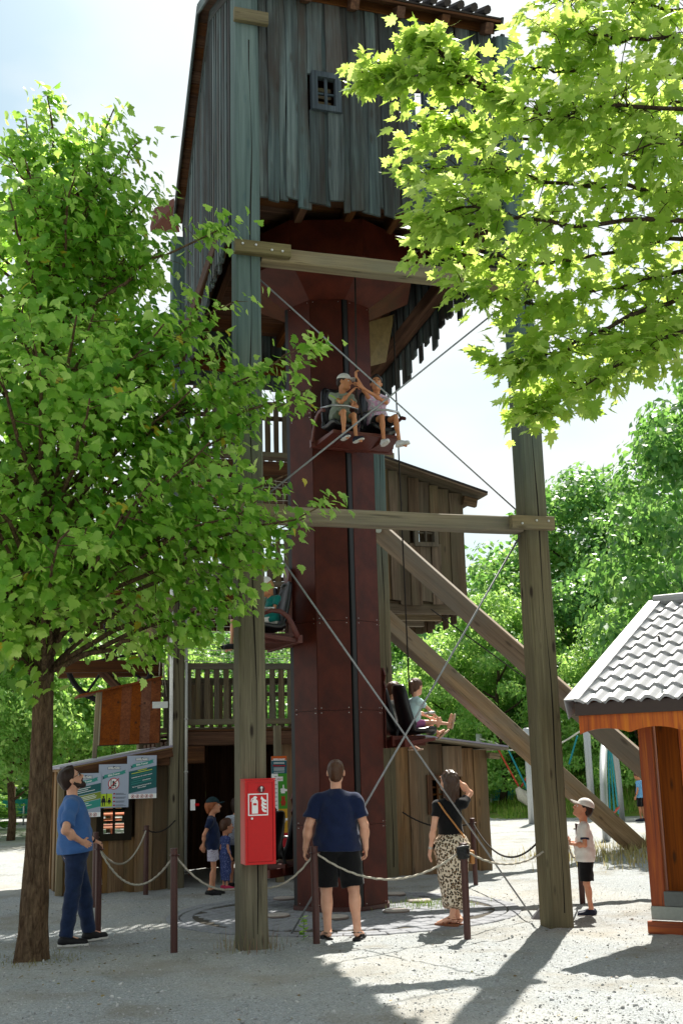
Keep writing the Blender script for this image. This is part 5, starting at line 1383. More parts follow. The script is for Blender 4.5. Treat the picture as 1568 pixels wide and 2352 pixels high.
    if shoes:
        kd, sm, sole = shoes
        for q in 'LR':
            an, to = D['an'+q], D['to'+q]
            d = nrm(to-an); low = an+d*0
            f_ = to-an; f_ = nrm(f_-np.array((0, 0, 1))*0)
            # sole direction: along the foot; local down
            dn = J.get('dn'+q); dn = nrm(dn) if dn is not None else np.array((0, 0, -1.0))
            fl = nrm(f_-dn*(f_@dn)); sdv = np.cross(fl, dn)
            base = an+dn*.085*s
            def fp(x, y, z): return base+fl*y*s+sdv*x*s-dn*z*s
            if kd == 'trainer':
                up = [_rc(fp(0, -.035, .045), fp(0, .06, .045), .046*s, .046*s), _rc(fp(0, .06, .045), fp(0, .195, .03), .044*s, .038*s), _rc(fp(0, -.02, .05), fp(0, .0, .10), .044*s, .046*s)]
                so = blob('shoe', up, .007, sm, root, .03, [(fp(0, 0, .012), dn), (fp(0, 0, .105), -dn)])
                sl2 = [_rc(fp(0, -.04, .01), fp(0, .05, .01), .044*s, .042*s), _rc(fp(0, .05, .01), fp(0, .2, .012), .046*s, .040*s)]
                o = blob('sole', sl2, .006, sole, so, .02, [(fp(0, 0, .024), -dn), (fp(0, 0, -.002), dn)])
                if o: o.matrix_basis = Matrix.Translation(o.matrix_basis.translation-so.matrix_basis.translation)
            else:
                sl2 = [_rc(fp(0, -.05, .005), fp(0, .05, .005), .042*s, .04*s), _rc(fp(0, .05, .005), fp(0, .2, .005), .043*s, .039*s)]
                so = blob('sandal', sl2, .006, sole, root, .02, [(fp(0, 0, .022 if kd == 'sandal' else .035), -dn), (fp(0, 0, -.012), dn)])
                m = MB(); m.smooth = True
                for (y, r_, z0) in ((.12, .046, .0), (.06, .044, .0)):
                    m.tube([fp(r_*math.cos(t), y-.02*math.sin(t), z0+.062*math.sin(t)*(1-y*2)) for t in np.linspace(0, math.pi, 10)], .010*s, 5, flat=(.5, 1.4))
                m.tube([fp(.044*math.cos(t), -.03-.03*abs(math.sin(t))+.0, .075) for t in np.linspace(math.pi, 2*math.pi, 10)], .010*s, 5, flat=(.5, 1.4))
                m.tube([fp(.044*math.cos(t), .0+.045*math.sin(t), .09) for t in np.linspace(0, math.pi, 10)], .010*s, 5, flat=(.5, 1.4))
                o = m.build('strap', sm, so, local=True); o.matrix_basis = Matrix.Translation(o.matrix_basis.translation-so.matrix_basis.translation)
    root['_s'] = s
    return root, D, s, dict(hc=hc, HM=HM, R=R, hp=hp_)
def band(root, D, q, s, mat, name='wristband', f=.06, r=.031, w=.012):
    a, b = D['wr'+q], D['el'+q]; d = b-a; c = a+d*f
    m = MB(); m.smooth = True; m.tube([c-nrm(d)*w*s, c+nrm(d)*w*s], r*s, 12); return m.build(name, mat, root, local=True)

HAIR_DK = plain('dark brown hair', '#2b1a10', .55, 0, .35, .35, 120, .4)
HAIR_BR = plain('brown hair', '#4a2d1a', .5, 0, .4, .4, 120, .4)
HAIR_LT = plain('long brown hair', '#3d281b', .42, 0, .45, .5, 90, .4)
HAIR_BL = plain('light blond hair', '#a98355', .55, 0, .35, .3, 120, .4)
HAIR_RD = plain('reddish hair', '#8a4a24', .55, 0, .35, .3, 120, .4)
HAIR_BK = plain('black hair', '#14100e', .5, 0, .4, .3, 120, .4)
C_NAVY, C_BLACK, C_WHITE, C_BLUE = cloth('navy cotton', '#16213f'), cloth('black cotton', '#101012'), cloth('white cotton', '#dcdad6', .05), cloth('blue shirt cotton', '#3f659c', .10)
C_JEANS, C_GREEN, C_TEAL, C_MINT = cloth('dark denim', '#1d2b47', .3), cloth('grey green cotton', '#8e9788'), cloth('teal cotton', '#0f6b66'), cloth('pale blue cotton', '#bfdcdf', .05)
C_PINK, C_OLIVE, C_FLOR = cloth('mauve cotton', '#a06090'), cloth('dull green cotton', '#56604e'), cloth('blue floral cotton', '#44507f', .5)
def tie_dye():
    N = NT('tie dye cotton'); v = N.coords(); a = N.noise(v, 9, 4, .6, 1.2)
    N.bsdf(N.ramp(a, [(.32, '#6f9aa8'), (.42, '#d9d3dc'), (.52, '#c98fb8'), (.58, '#ded9dd'), (.68, '#a8688c')]), .9, 0, .15, a, .3, .01); return N.m
def leopard():
    N = NT('leopard print cloth'); v = N.coords((1, 1, .8))
    n1 = N.noise(v, 30, 2, .5)
    ad = N.n('ShaderNodeVectorMath', operation='ADD'); sc_ = N.n('ShaderNodeVectorMath', operation='SCALE'); sc_.inputs['Scale'].default_value = .03
    nzv = N.n('ShaderNodeTexNoise'); nzv.inputs['Scale'].default_value = 26; N.l(v, nzv.inputs['Vector']); N.l(nzv.outputs['Color'], sc_.inputs[0]); N.l(v, ad.inputs[0]); N.l(sc_.outputs[0], ad.inputs[1])
    vo = N.n('ShaderNodeTexVoronoi', feature='F1'); vo.inputs['Scale'].default_value = 42; vo.inputs['Randomness'].default_value = .85; N.l(ad.outputs[0], vo.inputs['Vector'])
    c = N.ramp(vo.outputs['Distance'], [(.0, '#8f7452'), (.24, '#84694a'), (.30, '#15100d'), (.46, '#17120f'), (.52, '#cdbda6'), (1, '#d8cab4')])
    N.bsdf(c, .85, 0, .2, n1, .2, .01); return N.m
def floral(name, base, dot, sc=60):
    N = NT(name); v = N.coords(); vo = N.n('ShaderNodeTexVoronoi', feature='F1'); vo.inputs['Scale'].default_value = sc; N.l(v, vo.inputs['Vector'])
    N.bsdf(N.ramp(vo.outputs['Distance'], [(.22, dot), (.32, base)]), .9, 0, .15); return N.m
SH_BLACK, SOLE_W, SH_NAVY, SH_WHITE, SOLE_BR = plain('black shoe', '#121214', .6), plain('pale sole', '#c9c6c0', .6), plain('navy shoe', '#121a30', .6), plain('white shoe', '#d9dade', .5), plain('tan sole', '#7a4a30', .7)
STRAP_TAN = plain('tan strap', '#8a4a2c', .6)

# --- bearded man, left: faces right and up, right hand on hip, left hand on the rope post
g0 = gr(172, 2168); mz = bpos[0]
yaw = rad(-66)
def tolocal(w, loc, yaw): 
    return np.array((Matrix.Rotation(-yaw, 4, 'Z') @ (Vector(w)-Vector(loc))))
loc = Vector((g0.x, g0.y+.02, 0)); s_ = (1.8-.235)/1.565
hl = tolocal(bpos[0]+UP3*.075, loc, yaw)/s_
root, D, s, X = person('bearded man with glasses in a blue shirt and jeans, looking up, hand on hip', loc, yaw, 1.80, 1.10, dict(
    pel=(-.02, -.02, .97), chest=(-.03, -.05, 1.28), neck=(-.03, -.06, 1.475), hf=(.08, .86, .46), hu=(0, -.46, .86), tr=(.97, .12, 0),
    hipL=(-.11, -.02, .93), knL=(-.12, .10, .50), anL=(-.13, .17, .085), toL=(-.20, .36, .03),
    hipR=(.08, -.02, .93), knR=(.11, -.06, .50), anR=(.15, -.13, .085), toR=(.20, .06, .03),
    shR=(.17, -.10, 1.425), elR=(.36, -.20, 1.17), wrR=(.225, .0, 1.045), hdR=(-.35, .75, -.35), pnR=(-1, -.2, 0), tsR=1, curlR=.35,
    shL=(-.21, -.0, 1.42), elL=tuple((np.array((-.21, 0, 1.42))*.5+hl*.5)+np.array((-.02, -.06, -.06))), wrL=tuple(hl+np.array((.03, -.07, .03))), hdL=(-.4, .8, -.25), pnL=(0, -.2, -1), tsL=-1, curlL=.8),
    .007, SK_FAIR, 1.17, ('short', HAIR_DK), dict(mat=C_BLUE, sleeve=.78, hem=-.05, e=.018, fold=.004, collar=C_BLUE), dict(kind='jeans', mat=C_JEANS, e=.012, belt=plain('brown belt', '#2b1c12', .5)),
    ('trainer', SH_BLACK, SOLE_W), None, dict(beard=1, glasses=1))
band(root, D, 'L', s, M_BLACK)

# --- man in navy, back to us
gq = gr(775, 2160)
root, D, s, X = person('man in a navy T-shirt and black shorts seen from behind, arms at his sides', (gq.x+.02, gq.y+.06, 0), rad(2), 1.81, 1.12, dict(
    hf=(.05, .93, .30), hu=(0, -.3, .93), pel=(-.01, .02, .96),
    hipL=(-.11, .02, .92), knL=(-.125, .04, .50), anL=(-.12, .0, .085), toL=(-.17, .19, .03), hipR=(.10, .02, .92), knR=(.16, .03, .50), anR=(.185, -.04, .085), toR=(.24, .13, .03),
    shL=(-.205, -.01, 1.39), elL=(-.295, -.04, 1.15), wrL=(-.335, .04, .91), shR=(.205, -.01, 1.39), elR=(.285, -.05, 1.14), wrR=(.30, .05, .90), curlL=.7, curlR=.75),
    .007, SK_FAIR, 1.14, ('crop', HAIR_BR), dict(mat=C_NAVY, sleeve=.72, hem=-.07, e=.02, fold=.0035, seed=4), dict(kind='shorts', mat=C_BLACK, len=.93, e=.02), ('sandal', M_BLACK, SH_BLACK), None, None, arm=1.12)
band(root, D, 'L', s, M_BLACK)

# --- woman in leopard skirt
gq = gr(1045, 2128)
root, D, s, X = person('long haired woman in a black top and leopard skirt, hand raised to brow', (gq.x+.0, gq.y+.02, 0), rad(14), 1.67, 1.06, dict(
    hf=(-.35, .82, .42), hu=(.1, -.42, .9), pel=(0, 0, .97), chest=(-.01, -.01, 1.27), neck=(-.01, -.02, 1.465),
    hipL=(-.08, 0, .93), knL=(-.05, .05, .50), anL=(.07, .06, .085), toL=(.04, .25, .03), hipR=(.08, 0, .93), knR=(.06, .0, .50), anR=(-.06, -.06, .10), toR=(-.18, .09, .03),
    shL=(-.165, -.02, 1.415), elL=(-.235, -.05, 1.14), wrL=(-.27, .0, .90), shR=(.165, -.02, 1.425), elR=(.30, .08, 1.54), wrR=(.10, .12, 1.745), hdR=(-.85, .25, .12), pnR=(0, -.2, -1), tsR=1, curlR=.3, curlL=.45),
    .0065, SK_FAIR, .93, ('long', HAIR_LT), dict(mat=C_BLACK, sleeve=.5, hem=.10, e=.008, fold=.0015, loose=.2), dict(kind='skirt', mat=leopard(), e=.022, waist=.13, fold=.002), ('sandal', STRAP_TAN, SOLE_BR), None, None, female=True, arm=.86)
band(root, D, 'L', s, plain('pale watch', '#b9b0a4', .3, .5), 'wristwatch', .05, .027, .014)
m = MB(); m.smooth = True
R_ = X['R']; pc, cc_ = D['pel'], D['chest']
pts = [cc_+R_@np.array(p) for p in ((-.13, .0, .175), (-.135, -.075, .15), (-.09, -.122, .06), (.0, -.125, -.06), (.09, -.115, -.18), (.165, -.06, -.30), (.19, .02, -.38))]
m.tube(pts, .011, 6, flat=(.4, 1.2)); m.build('bag_strap', plain('tan leather', '#b07a45', .5), root, local=True)
m = MB(); bgp = cc_+R_@np.array((.215, .03, -.44)); m.cbox(bgp, (.05, .2, .15)); o = m.build('shoulder_bag', plain('tan leather', '#b07a45', .5), root, local=True)
bv = o.modifiers.new('soft', 'BEVEL'); bv.width = .02; bv.segments = 3

# --- boy in white, right
gq = gr(1352, 2103)
C_BOY = C_WHITE
root, D, s, X = person('boy in white cap and white T-shirt looking up beside the front right post', (gq.x, gq.y, 0), rad(86), 1.31, .98, dict(
    hf=(0, .90, .42), hu=(0, -.42, .90), chest=(0, -.01, 1.26), neck=(0, -.01, 1.45),
    knL=(-.07, .01, .5), anL=(-.075, -.03, .085), toL=(-.09, .16, .03), knR=(.07, .0, .5), anR=(.08, -.06, .085), toR=(.1, .13, .03),
    shL=(-.165, -.0, 1.40), elL=(-.23, .02, 1.13), wrL=(-.08, .24, 1.15), hdL=(.3, .6, .55), shR=(.165, 0, 1.40), elR=(.24, .03, 1.13), wrR=(.07, .25, 1.17), hdR=(-.3, .6, .55), pnL=(1, -.3, 0), pnR=(-1, -.3, 0), tsL=1, tsR=1, curlL=.9, curlR=.9),
    .0065, SK_MID, 1.0, ('short', HAIR_DK), dict(mat=C_BOY, sleeve=.62, hem=-.10, e=.02, fold=.004, seed=2, collar=C_NAVY), dict(kind='shorts', mat=C_BLACK, len=.85, e=.02), ('trainer', SH_NAVY, SOLE_W), (C_WHITE, 0), None, arm=.85)
for q in 'LR':
    a, e = D['sh'+q], D['el'+q]; d = nrm(e-a)
    m = MB(); m.smooth = True; c0 = a+(e-a)*.61; m.tube([c0-d*.006, c0+d*.009], (.060*.85+.02*.9)*s+.0035, 14); m.build('sleeve_trim', C_NAVY, root, local=True)

# --- sitters on the lift: local frame, y forward, hips just above the seat
def seat_pose(**k):
    p = dict(pel=(0, 0, .09), chest=(0, -.03, .40), neck=(0, -.03, .595), hipL=(-.085, .03, .08), knL=(-.10, .44, .10), anL=(-.10, .47, -.33), toL=(-.11, .63, -.40),
             hipR=(.085, .03, .08), knR=(.10, .44, .10), anR=(.10, .47, -.33), toR=(.11, .63, -.40), shL=(-.17, -.03, .55), shR=(.17, -.03, .55),
             elL=(-.22, .05, .30), wrL=(-.14, .26, .22), elR=(.22, .05, .30), wrR=(.14, .26, .22))
    p.update(k); return p
def on_chair(k, z, sx, y=0.33, ang=None):
    a = ANG[k] if ang is None else ang; f = Vector((math.cos(a), math.sin(a), 0)); r = Vector((f.y, -f.x, 0))
    return CC+f*(CR+y)+r*sx+UP3*(z+.085), math.atan2(-f.x, f.y)
l, yw = on_chair(0, Z1, .27)
hand_w = at(816, 880, 14.15)
def loc_hand(w, l, yw, s): return np.array(Matrix.Rotation(-yw, 4, 'Z') @ (Vector(w)-l))/s
sB = (1.33-.235*.92)/1.565
hA, hB = loc_hand(at(817, 893, 14.15), l, yw-.0, sB), loc_hand(at(812, 925, 14.12), l, yw, sB)
root, D, s, X = person('boy in a white cap and grey green T-shirt on the high lift seat', l, yw, 1.33, .94, seat_pose(
    hf=(-.65, .74, -.05), hu=(-.1, 0, 1), chest=(-.03, .02, .39), neck=(-.05, .04, .58), shL=(-.19, .08, .54), shR=(.12, .0, .54), tr=(.95, -.25, 0),
    elR=(.06, .24, .36), wrR=tuple(hA+np.array((.06, -.01, -.03))), elL=(-.24, .25, .30), wrL=tuple(hB+np.array((.03, -.03, -.06))), hdR=(-.6, .2, .6), hdL=(-.2, .3, .8), curlL=1.1, curlR=1.1,
    knR=(.10, .42, .13), anR=(.12, .46, -.32), knL=(-.09, .44, .08), anL=(-.10, .50, -.36), toR=(.12, .62, -.41), toL=(-.12, .66, -.46)),
    .0075, skinmat('sunlit tan skin', '#c68a62'), .9, ('short', HAIR_DK), dict(mat=C_GREEN, sleeve=.6, hem=-.02, e=.018, fold=.004), dict(kind='shorts', mat=C_OLIVE, len=.75, e=.02), ('trainer', SH_NAVY, SOLE_W), (C_WHITE, 0), None, arm=.86)
l, yw = on_chair(0, Z1, -.27)
hA, hB = loc_hand(at(818, 862, 14.15), l, yw, sB), loc_hand(at(822, 886, 14.1), l, yw, sB)
root, D, s, X = person('dark haired boy in a tie dye T-shirt and white trainers on the high lift seat', l, yw, 1.38, .94, seat_pose(
    hf=(.35, .92, -.02), chest=(.0, .0, .42), neck=(.0, .0, .61), shR=(.17, .05, .56), shL=(-.17, -.0, .56),
    elR=(.24, .16, .52), wrR=tuple(hA+np.array((-.02, -.02, -.06))), elL=(-.06, .26, .42), wrL=tuple(hB+np.array((-.05, .0, -.04))), hdR=(.1, .1, .9), hdL=(.6, .1, .6), curlL=1.1, curlR=1.1,
    knR=(.10, .40, .10), anR=(.10, .44, -.34), knL=(-.15, .42, .12), anL=(-.19, .46, -.34), toR=(.12, .62, -.40), toL=(-.24, .60, -.44)),
    .0075, skinmat('sunlit tan skin', '#c68a62'), .9, ('short', HAIR_BK), dict(mat=tie_dye(), sleeve=.6, hem=-.06, e=.02, fold=.004, seed=3), dict(kind='shorts', mat=C_BLACK, len=.6, e=.018), ('trainer', SH_WHITE, SOLE_W), None, None, arm=.86)
# girl and her hidden neighbour on the right seat
l, yw = on_chair(2, Z2, .2701)
root, D, s, X = person('girl with a ponytail and pale blue top stretching her legs on the right lift seat', l, yw, 1.22, .94, seat_pose(
    hf=(-.45, .89, -.1), chest=(0, .06, .39), neck=(0, .10, .585), shL=(-.16, .09, .54), shR=(.17, .10, .53), elR=(.20, .30, .35), wrR=(.13, .53, .18), elL=(-.2, .25, .33), wrL=(-.06, .45, .2),
    knR=(.10, .42, .10), anR=(.10, .80, .06), toR=(.11, .86, .25), knL=(-.10, .43, .06), anL=(-.10, .66, -.12), toL=(-.1, .78, -.06), dnR=(0, .9, -.25), dnL=(0, .5, -.7)),
    .008, SK_FAIR, .84, ('pony', HAIR_BR), dict(mat=C_MINT, sleeve=.6, hem=.0, e=.016, fold=.003), dict(kind='shorts', mat=C_PINK, len=.45, e=.014), ('sandal', plain('beige strap', '#b59a86', .6), plain('beige sole', '#bda58f', .7)), None, None, arm=.8)
l, yw = on_chair(2, Z2, -.27)
root, D, s, X = person('child hidden behind the right seat back with only sandalled feet dangling below', l, yw, 1.18, .94, seat_pose(
    chest=(0, .02, .38), knR=(.09, .38, .06), anR=(.05, .40, -.37), knL=(-.09, .38, .06), anL=(-.03, .42, -.37), toR=(.12, .54, -.45), toL=(-.02, .57, -.45)),
    .009, SK_FAIR, .84, ('short', HAIR_BR), dict(mat=C_WHITE, sleeve=.6, hem=.0), dict(kind='shorts', mat=C_NAVY, len=.5), ('sandal', plain('beige strap', '#b59a86', .6), plain('beige sole', '#bda58f', .7)), None, None, arm=.8)
# teal child and neighbour on the left seat
l, yw = on_chair(6, Z3, -.27)
root, D, s, X = person('child in a white cap and teal T-shirt looking down on the left lift seat', l, yw, 1.16, .98, seat_pose(
    hf=(0, .85, -.45), hu=(0, .45, .9), chest=(0, .05, .38), neck=(0, .06, .58), elL=(-.2, .06, .32), wrL=(-.08, .29, .33), elR=(.2, .06, .32), wrR=(.1, .3, .3)),
    .008, SK_TAN, .84, ('short', HAIR_BL), dict(mat=C_TEAL, sleeve=.62, hem=-.03, e=.02, fold=.003), dict(kind='shorts', mat=C_WHITE, len=.8), ('trainer', SH_NAVY, SOLE_W), (C_WHITE, 0), None, arm=.82)
l, yw = on_chair(6, Z3, .27)
root, D, s, X = person('child mostly hidden behind the front left post, one bare leg showing', l, yw, 1.3, .95, seat_pose(
    knR=(.1, .5, .16), anR=(.1, .53, -.28), knL=(-.1, .5, .12), anL=(-.1, .52, -.30)),
    .009, SK_FAIR, .86, ('short', HAIR_BR), dict(mat=C_GREEN, sleeve=.6), dict(kind='shorts', mat=cloth('grey cotton', '#6a6c74'), len=.8), ('trainer', SH_BLACK, SH_BLACK), None, None, arm=.82)
# low seat sitter, just a blue shoulder beside the shaft
l, yw = on_chair(5, Z4, -.27, .27, ANG[5]-rad(10))
person('child in a blue top on the lowest lift seat, almost hidden behind the cabinet', l, yw, 1.15, .95, seat_pose(), .011, SK_MID, .84, ('short', HAIR_DK), dict(mat=cloth('bright blue cotton', '#1e2f7a')), dict(kind='shorts', mat=C_BLACK), None, None, None, arm=.82)

# --- children at the dark entrance
gq = gr(488, 2056)
root, D, s, X = person('girl in dark cap, navy T-shirt and patterned shorts by the dark entrance', (gq.x, gq.y, 0), rad(-84), 1.35, .94, dict(
    hf=(0, 1, .06), shR=(.16, -.03, 1.41), elR=(.2, -.16, 1.16), wrR=(.10, -.17, .93), shL=(-.16, -.03, 1.41), elL=(-.2, -.12, 1.15), wrL=(-.05, -.19, .95), knR=(.07, .03, .5), knL=(-.07, .03, .5), anR=(.08, -.06, .085), anL=(-.08, .02, .085), toR=(.09, .13, .03), toL=(-.09, .2, .03)),
    .008, SK_MID, .87, ('bob', HAIR_RD), dict(mat=C_NAVY, sleeve=.55, hem=-.10, e=.018), dict(kind='shorts', mat=floral('patterned shorts', '#b9b4c4', '#6a3a55', 55), len=.62, e=.02), ('trainer', SH_BLACK, SH_BLACK), (plain('dark green cap', '#0f2a30', .8), 0), None, arm=.82)
gq = gr(511, 2046)
person('small child in a blue floral dress just behind the girl in the dark cap', (gq.x+.02, gq.y+.25, 0), rad(-60), 1.02, .95, None, .011, SK_MID, .84, ('short', HAIR_BR), dict(mat=floral('blue floral', '#3a4573', '#8f9ac4', 60), hem=-.1), dict(kind='skirt', mat=floral('blue floral dress', '#3a4573', '#8f9ac4', 60)), ('trainer', plain('pink trainer', '#b52a50', .6), SOLE_W), None, None, female=True, arm=.82)
gq = gr(533, 2040)
person('girl in a pale spotted T-shirt partly hidden by the red cabinet\'s post', (gq.x+.06, gq.y+.1, 0), rad(-20), 1.32, .94, None, .010, SK_MID, .86, ('bob', HAIR_DK), dict(mat=floral('pale spotted cotton', '#b9bfca', '#4a5878', 50), sleeve=.55, hem=-.08), dict(kind='shorts', mat=cloth('dark grey cotton', '#26292a'), len=.9), ('trainer', SH_BLACK, SH_BLACK), None, None, arm=.82)
# --- far people
gq = gr(1474, 1886)
person('distant boy in a light blue T-shirt standing on the sand near the grass bank', (gq.x, gq.y, 0), rad(50), 1.42, .95, dict(hf=(0, .85, -.5), hu=(0, .5, .85)), .014, SK_TAN, .88, ('short', HAIR_BR), dict(mat=floral('light blue print', '#6fa3cc', '#3f6f9c', 30), hem=-.1), dict(kind='shorts', mat=C_BLACK, len=.9), ('trainer', SH_NAVY, SH_NAVY), None, None, arm=.84)
gq = gr(20, 1868)
person('distant person in a pale top far left beyond the hedge', (gq.x, gq.y+2, 0), rad(0), 1.65, 1, None, .016, SK_MID, 1, ('short', HAIR_RD), dict(mat=cloth('pale pink cotton', '#cfc4cc')), dict(kind='shorts', mat=C_WHITE), ('trainer', SH_WHITE, SOLE_W))
gq = gr(54, 1866)
person('distant person in dark blue and a cap far left beyond the hedge', (gq.x, gq.y+3, 0), rad(-20), 1.75, 1, None, .016, SK_MID, 1.05, ('short', HAIR_DK), dict(mat=C_NAVY), dict(kind='jeans', mat=C_JEANS), ('trainer', SH_BLACK, SOLE_W), (C_NAVY, 0))
gq = gr(118, 1965)
person('distant person half hidden between the tree trunk and the bearded man', (gq.x, gq.y, 0), rad(150), 1.3, .95, None, .014, SK_FAIR, .88, ('short', HAIR_BL), dict(mat=cloth('pale beige cotton', '#cbbfae')), dict(kind='shorts', mat=C_WHITE), ('trainer', SH_BLACK, SOLE_W), None, None, arm=.84)

# black cap hanging on the rope post
hk = thing('hanging_cap', 'black cap hanging on the rope post in front of the woman', 'cap', bpos[5]+UP3*(-.02)-Vector((.01, .04, 0)))
blob('crown', [_el((0, 0, -.02), (.068, .055, .085), None)], .006, M_BLACK, hk, .02, [((0, 0, -.075), (0, 0, -1))], (), folds(.003, 1.6))
blob('visor', [_rc((-.05, -.03, .03), (.045, -.045, .045), .02, .02), _rc((-.02, -.05, .0), (.05, -.055, -.05), .016, .014)], .006, M_BLACK, hk, .02)
# ================================================================== LEAVES AND TREES
def fan_leaf(out, droop=0.15, fold=0.12):
    """outline points (x, y) round the leaf, fanned from a point near the base; y runs to the tip"""
    V = [(0, 0.18, 0.0)]
    for (x, y) in out: V.append((x, y, -droop*(y*y)-0.0+fold*abs(x)*-1.0))
    n = len(out)
    F_ = [(0, 1+i, 1+(i+1) % n) for i in range(n)]
    return np.array(V, float), np.array(F_, int)
def mirror(half):                                                   # half outline from base (x>=0) to the tip
    return half+[(-x, y) for x, y in half[::-1] if x > 1e-6]
MAPLE = mirror([(0.0, -.02), (.13, -.10), (.30, -.06), (.26, .05), (.50, .12), (.38, .22), (.58, .46), (.40, .44), (.38, .52), (.20, .42), (.22, .66), (.10, .68), (0, 1.0)])
LINDEN = mirror([(0.0, 0.0), (.17, -.11), (.34, -.06), (.40, .05), (.55, .14), (.43, .27), (.52, .43), (.34, .44), (.31, .60), (.18, .63), (.13, .80), (0, 1.0)])
ML = [fan_leaf(MAPLE, .10, .10), fan_leaf(MAPLE, .28, .25), fan_leaf(MAPLE, .02, -.12)]
LL = [fan_leaf(LINDEN, .22, .25), fan_leaf(LINDEN, .40, .15), fan_leaf(LINDEN, .1, .35)]
LF_MAPLE = leafmat('maple leaf', ['#5f8a2c', '#789f3c', '#6d9834', '#93b45a'], ['#aacb48', '#cde070', '#bcd85c', '#e0ee94'], .58)
LF_LIND = leafmat('plane leaf', ['#29561a', '#437a28', '#568e30', '#7cac4a'], ['#90c444', '#b8e05c', '#cbec74', '#e2f694'], .65)
LF_LIND_Y = leafmat('yellow leaf', ['#a99a2c', '#b8a838'], ['#c9b838', '#d6c648'], .4)
LF_BACK = leafmat('woodland leaf', ['#30622e', '#457c3a', '#588848', '#769c56'], ['#6fa446', '#8cc058', '#aad26c'], .42)
LF_BACK2 = leafmat('pale woodland leaf', ['#467a34', '#5c8c42', '#709a50', '#84a85c'], ['#9ccc58', '#b8e06c', '#cdea86'], .5)
def barkmat(name, a, b):
    if name in _M: return _M[name]
    N = NT(name); v = N.coords((1, 1, .32)); n1 = N.noise(v, 22, 6, .68, .5); n2 = N.noise(v, 5, 4, .6)
    vo = N.n('ShaderNodeTexVoronoi', feature='DISTANCE_TO_EDGE'); vo.inputs['Scale'].default_value = 22; N.l(v, vo.inputs['Vector'])
    h_ = N.math('ADD', N.math('MULTIPLY', n1, .8), N.math('MULTIPLY', N.math('MINIMUM', vo.outputs['Distance'], .18), 2.5))
    c = N.mix(n2, N.ramp(n1, [(.3, a), (.7, b)]), N.ramp(n1, [(.3, a), (.75, '#6d6250')]))
    N.bsdf(c, .95, 0, .1, h_, .9, .03); _M[name] = N.m; return N.m
BARK = barkmat('tree bark', '#36271b', '#7d6249'); BARK2 = barkmat('dark twig bark', '#241b14', '#41332a')
def leaf_frames(pos, tipdir, nrm_, size):
    """matrix columns: leaf x, leaf y (tip), leaf normal"""
    y = tipdir/np.linalg.norm(tipdir); z = nrm_-y*(nrm_@y); z = z/(np.linalg.norm(z)+1e-9); x = np.cross(y, z)
    return np.stack([x, y, z], 1)*size, pos
def scatter_leaves(tree, L_, protos, mat, near=300, name='leaf', size_of=None, alt=None):
    """the leaves that show largest become parts, the rest one mass of foliage"""
    pts = np.array([p for _, p in L_]); d = np.linalg.norm(pts-np.array((0, 0, H_CAM)), axis=1)
    px = np.abs(pts[:, 0]/np.maximum(pts[:, 1], .1)); inview = (px < .295) & ((pts[:, 2]-H_CAM)/np.maximum(pts[:, 1], .1) < .74)
    order = np.argsort(np.where(inview, d, d+100))
    mes = []
    for V, Fc in protos:
        mes.append(fast_mesh(name, V, Fc)); mes[-1].materials.append(mat)
    for r_, k in enumerate(order[:near]):
        A, p = L_[k]; me_ = mes[r_ % len(mes)]
        mw = Matrix(((A[0][0], A[0][1], A[0][2], p[0]), (A[1][0], A[1][1], A[1][2], p[1]), (A[2][0], A[2][1], A[2][2], p[2]), (0, 0, 0, 1)))
        put(name, me_, None, tree, mw)
    rest = [L_[k] for k in order[near:]]
    if alt:
        n_ = int(len(rest)*alt[1]); random.shuffle(rest)
        instanced_mesh('yellow_leaves', protos, rest[:n_], alt[0], tree, 'stuff'); rest = rest[n_:]
    instanced_mesh('foliage', protos, rest, mat, tree, 'stuff')
def limb_pts(a, b, bend, n=7, wob=.06):
    a, b = Vector(a), Vector(b); L_ = (b-a).length; o = Vector((random.gauss(0, 1), random.gauss(0, 1), 0))*wob*L_*.5
    return [a.lerp(b, q)+UP3*(bend*L_*math.sin(math.pi*q))+o*math.sin(math.pi*q)+Vector((random.gauss(0, 1), random.gauss(0, 1), random.gauss(0, 1)))*.012*L_*(0 < q < 1) for q in np.linspace(0, 1, n)]

# ------------------------------------------------------------------ the foreground tree on the left
TB = gr(72, 2205)
lt = thing('lime_tree', 'leafy tree with a rough bare trunk in the left foreground', 'tree', (TB.x, TB.y, 0))
tm = MB(); tm.smooth = True
tz = [(-.1, .19), (.05, .155), (.3, .132), (.8, .118), (1.5, .108), (2.2, .101), (3.0, .095), (4.0, .085), (5.2, .082), (6.4, .058), (7.4, .035), (8.3, .015), (8.6, .006)]
def trunk_c(z): return Vector((TB.x+.02*math.sin(z*.9)+.035*math.sin(z*.45), TB.y-.03*math.sin(z*.6), z))
fine_t = np.concatenate([np.arange(-.1, 3.2, .06), np.arange(3.2, 8.6, .3)])
V_, F_ = [], []; nk = 40
for i, z in enumerate(fine_t):
    r_ = np.interp(z, [q[0] for q in tz], [q[1] for q in tz]); c_ = trunk_c(z)
    for k in range(nk):
        a = 2*math.pi*k/nk
        rr = r_*(1+.045*math.sin(7*a+1.3*math.sin(z*2.1))+.035*math.sin(13*a-2*z+math.sin(z*5))+.03*math.sin(23*a+z*7)*math.cos(z*11+a*3)+(.10*math.cos(5*a)*max(0, .3-z)))
        V_.append(c_+Vector((math.cos(a)*rr, math.sin(a)*rr, 0)))
for i in range(len(fine_t)-1):
    for k in range(nk): F_.append((i*nk+k, i*nk+(k+1) % nk, (i+1)*nk+(k+1) % nk, (i+1)*nk+k))
tm.add(V_, F_)
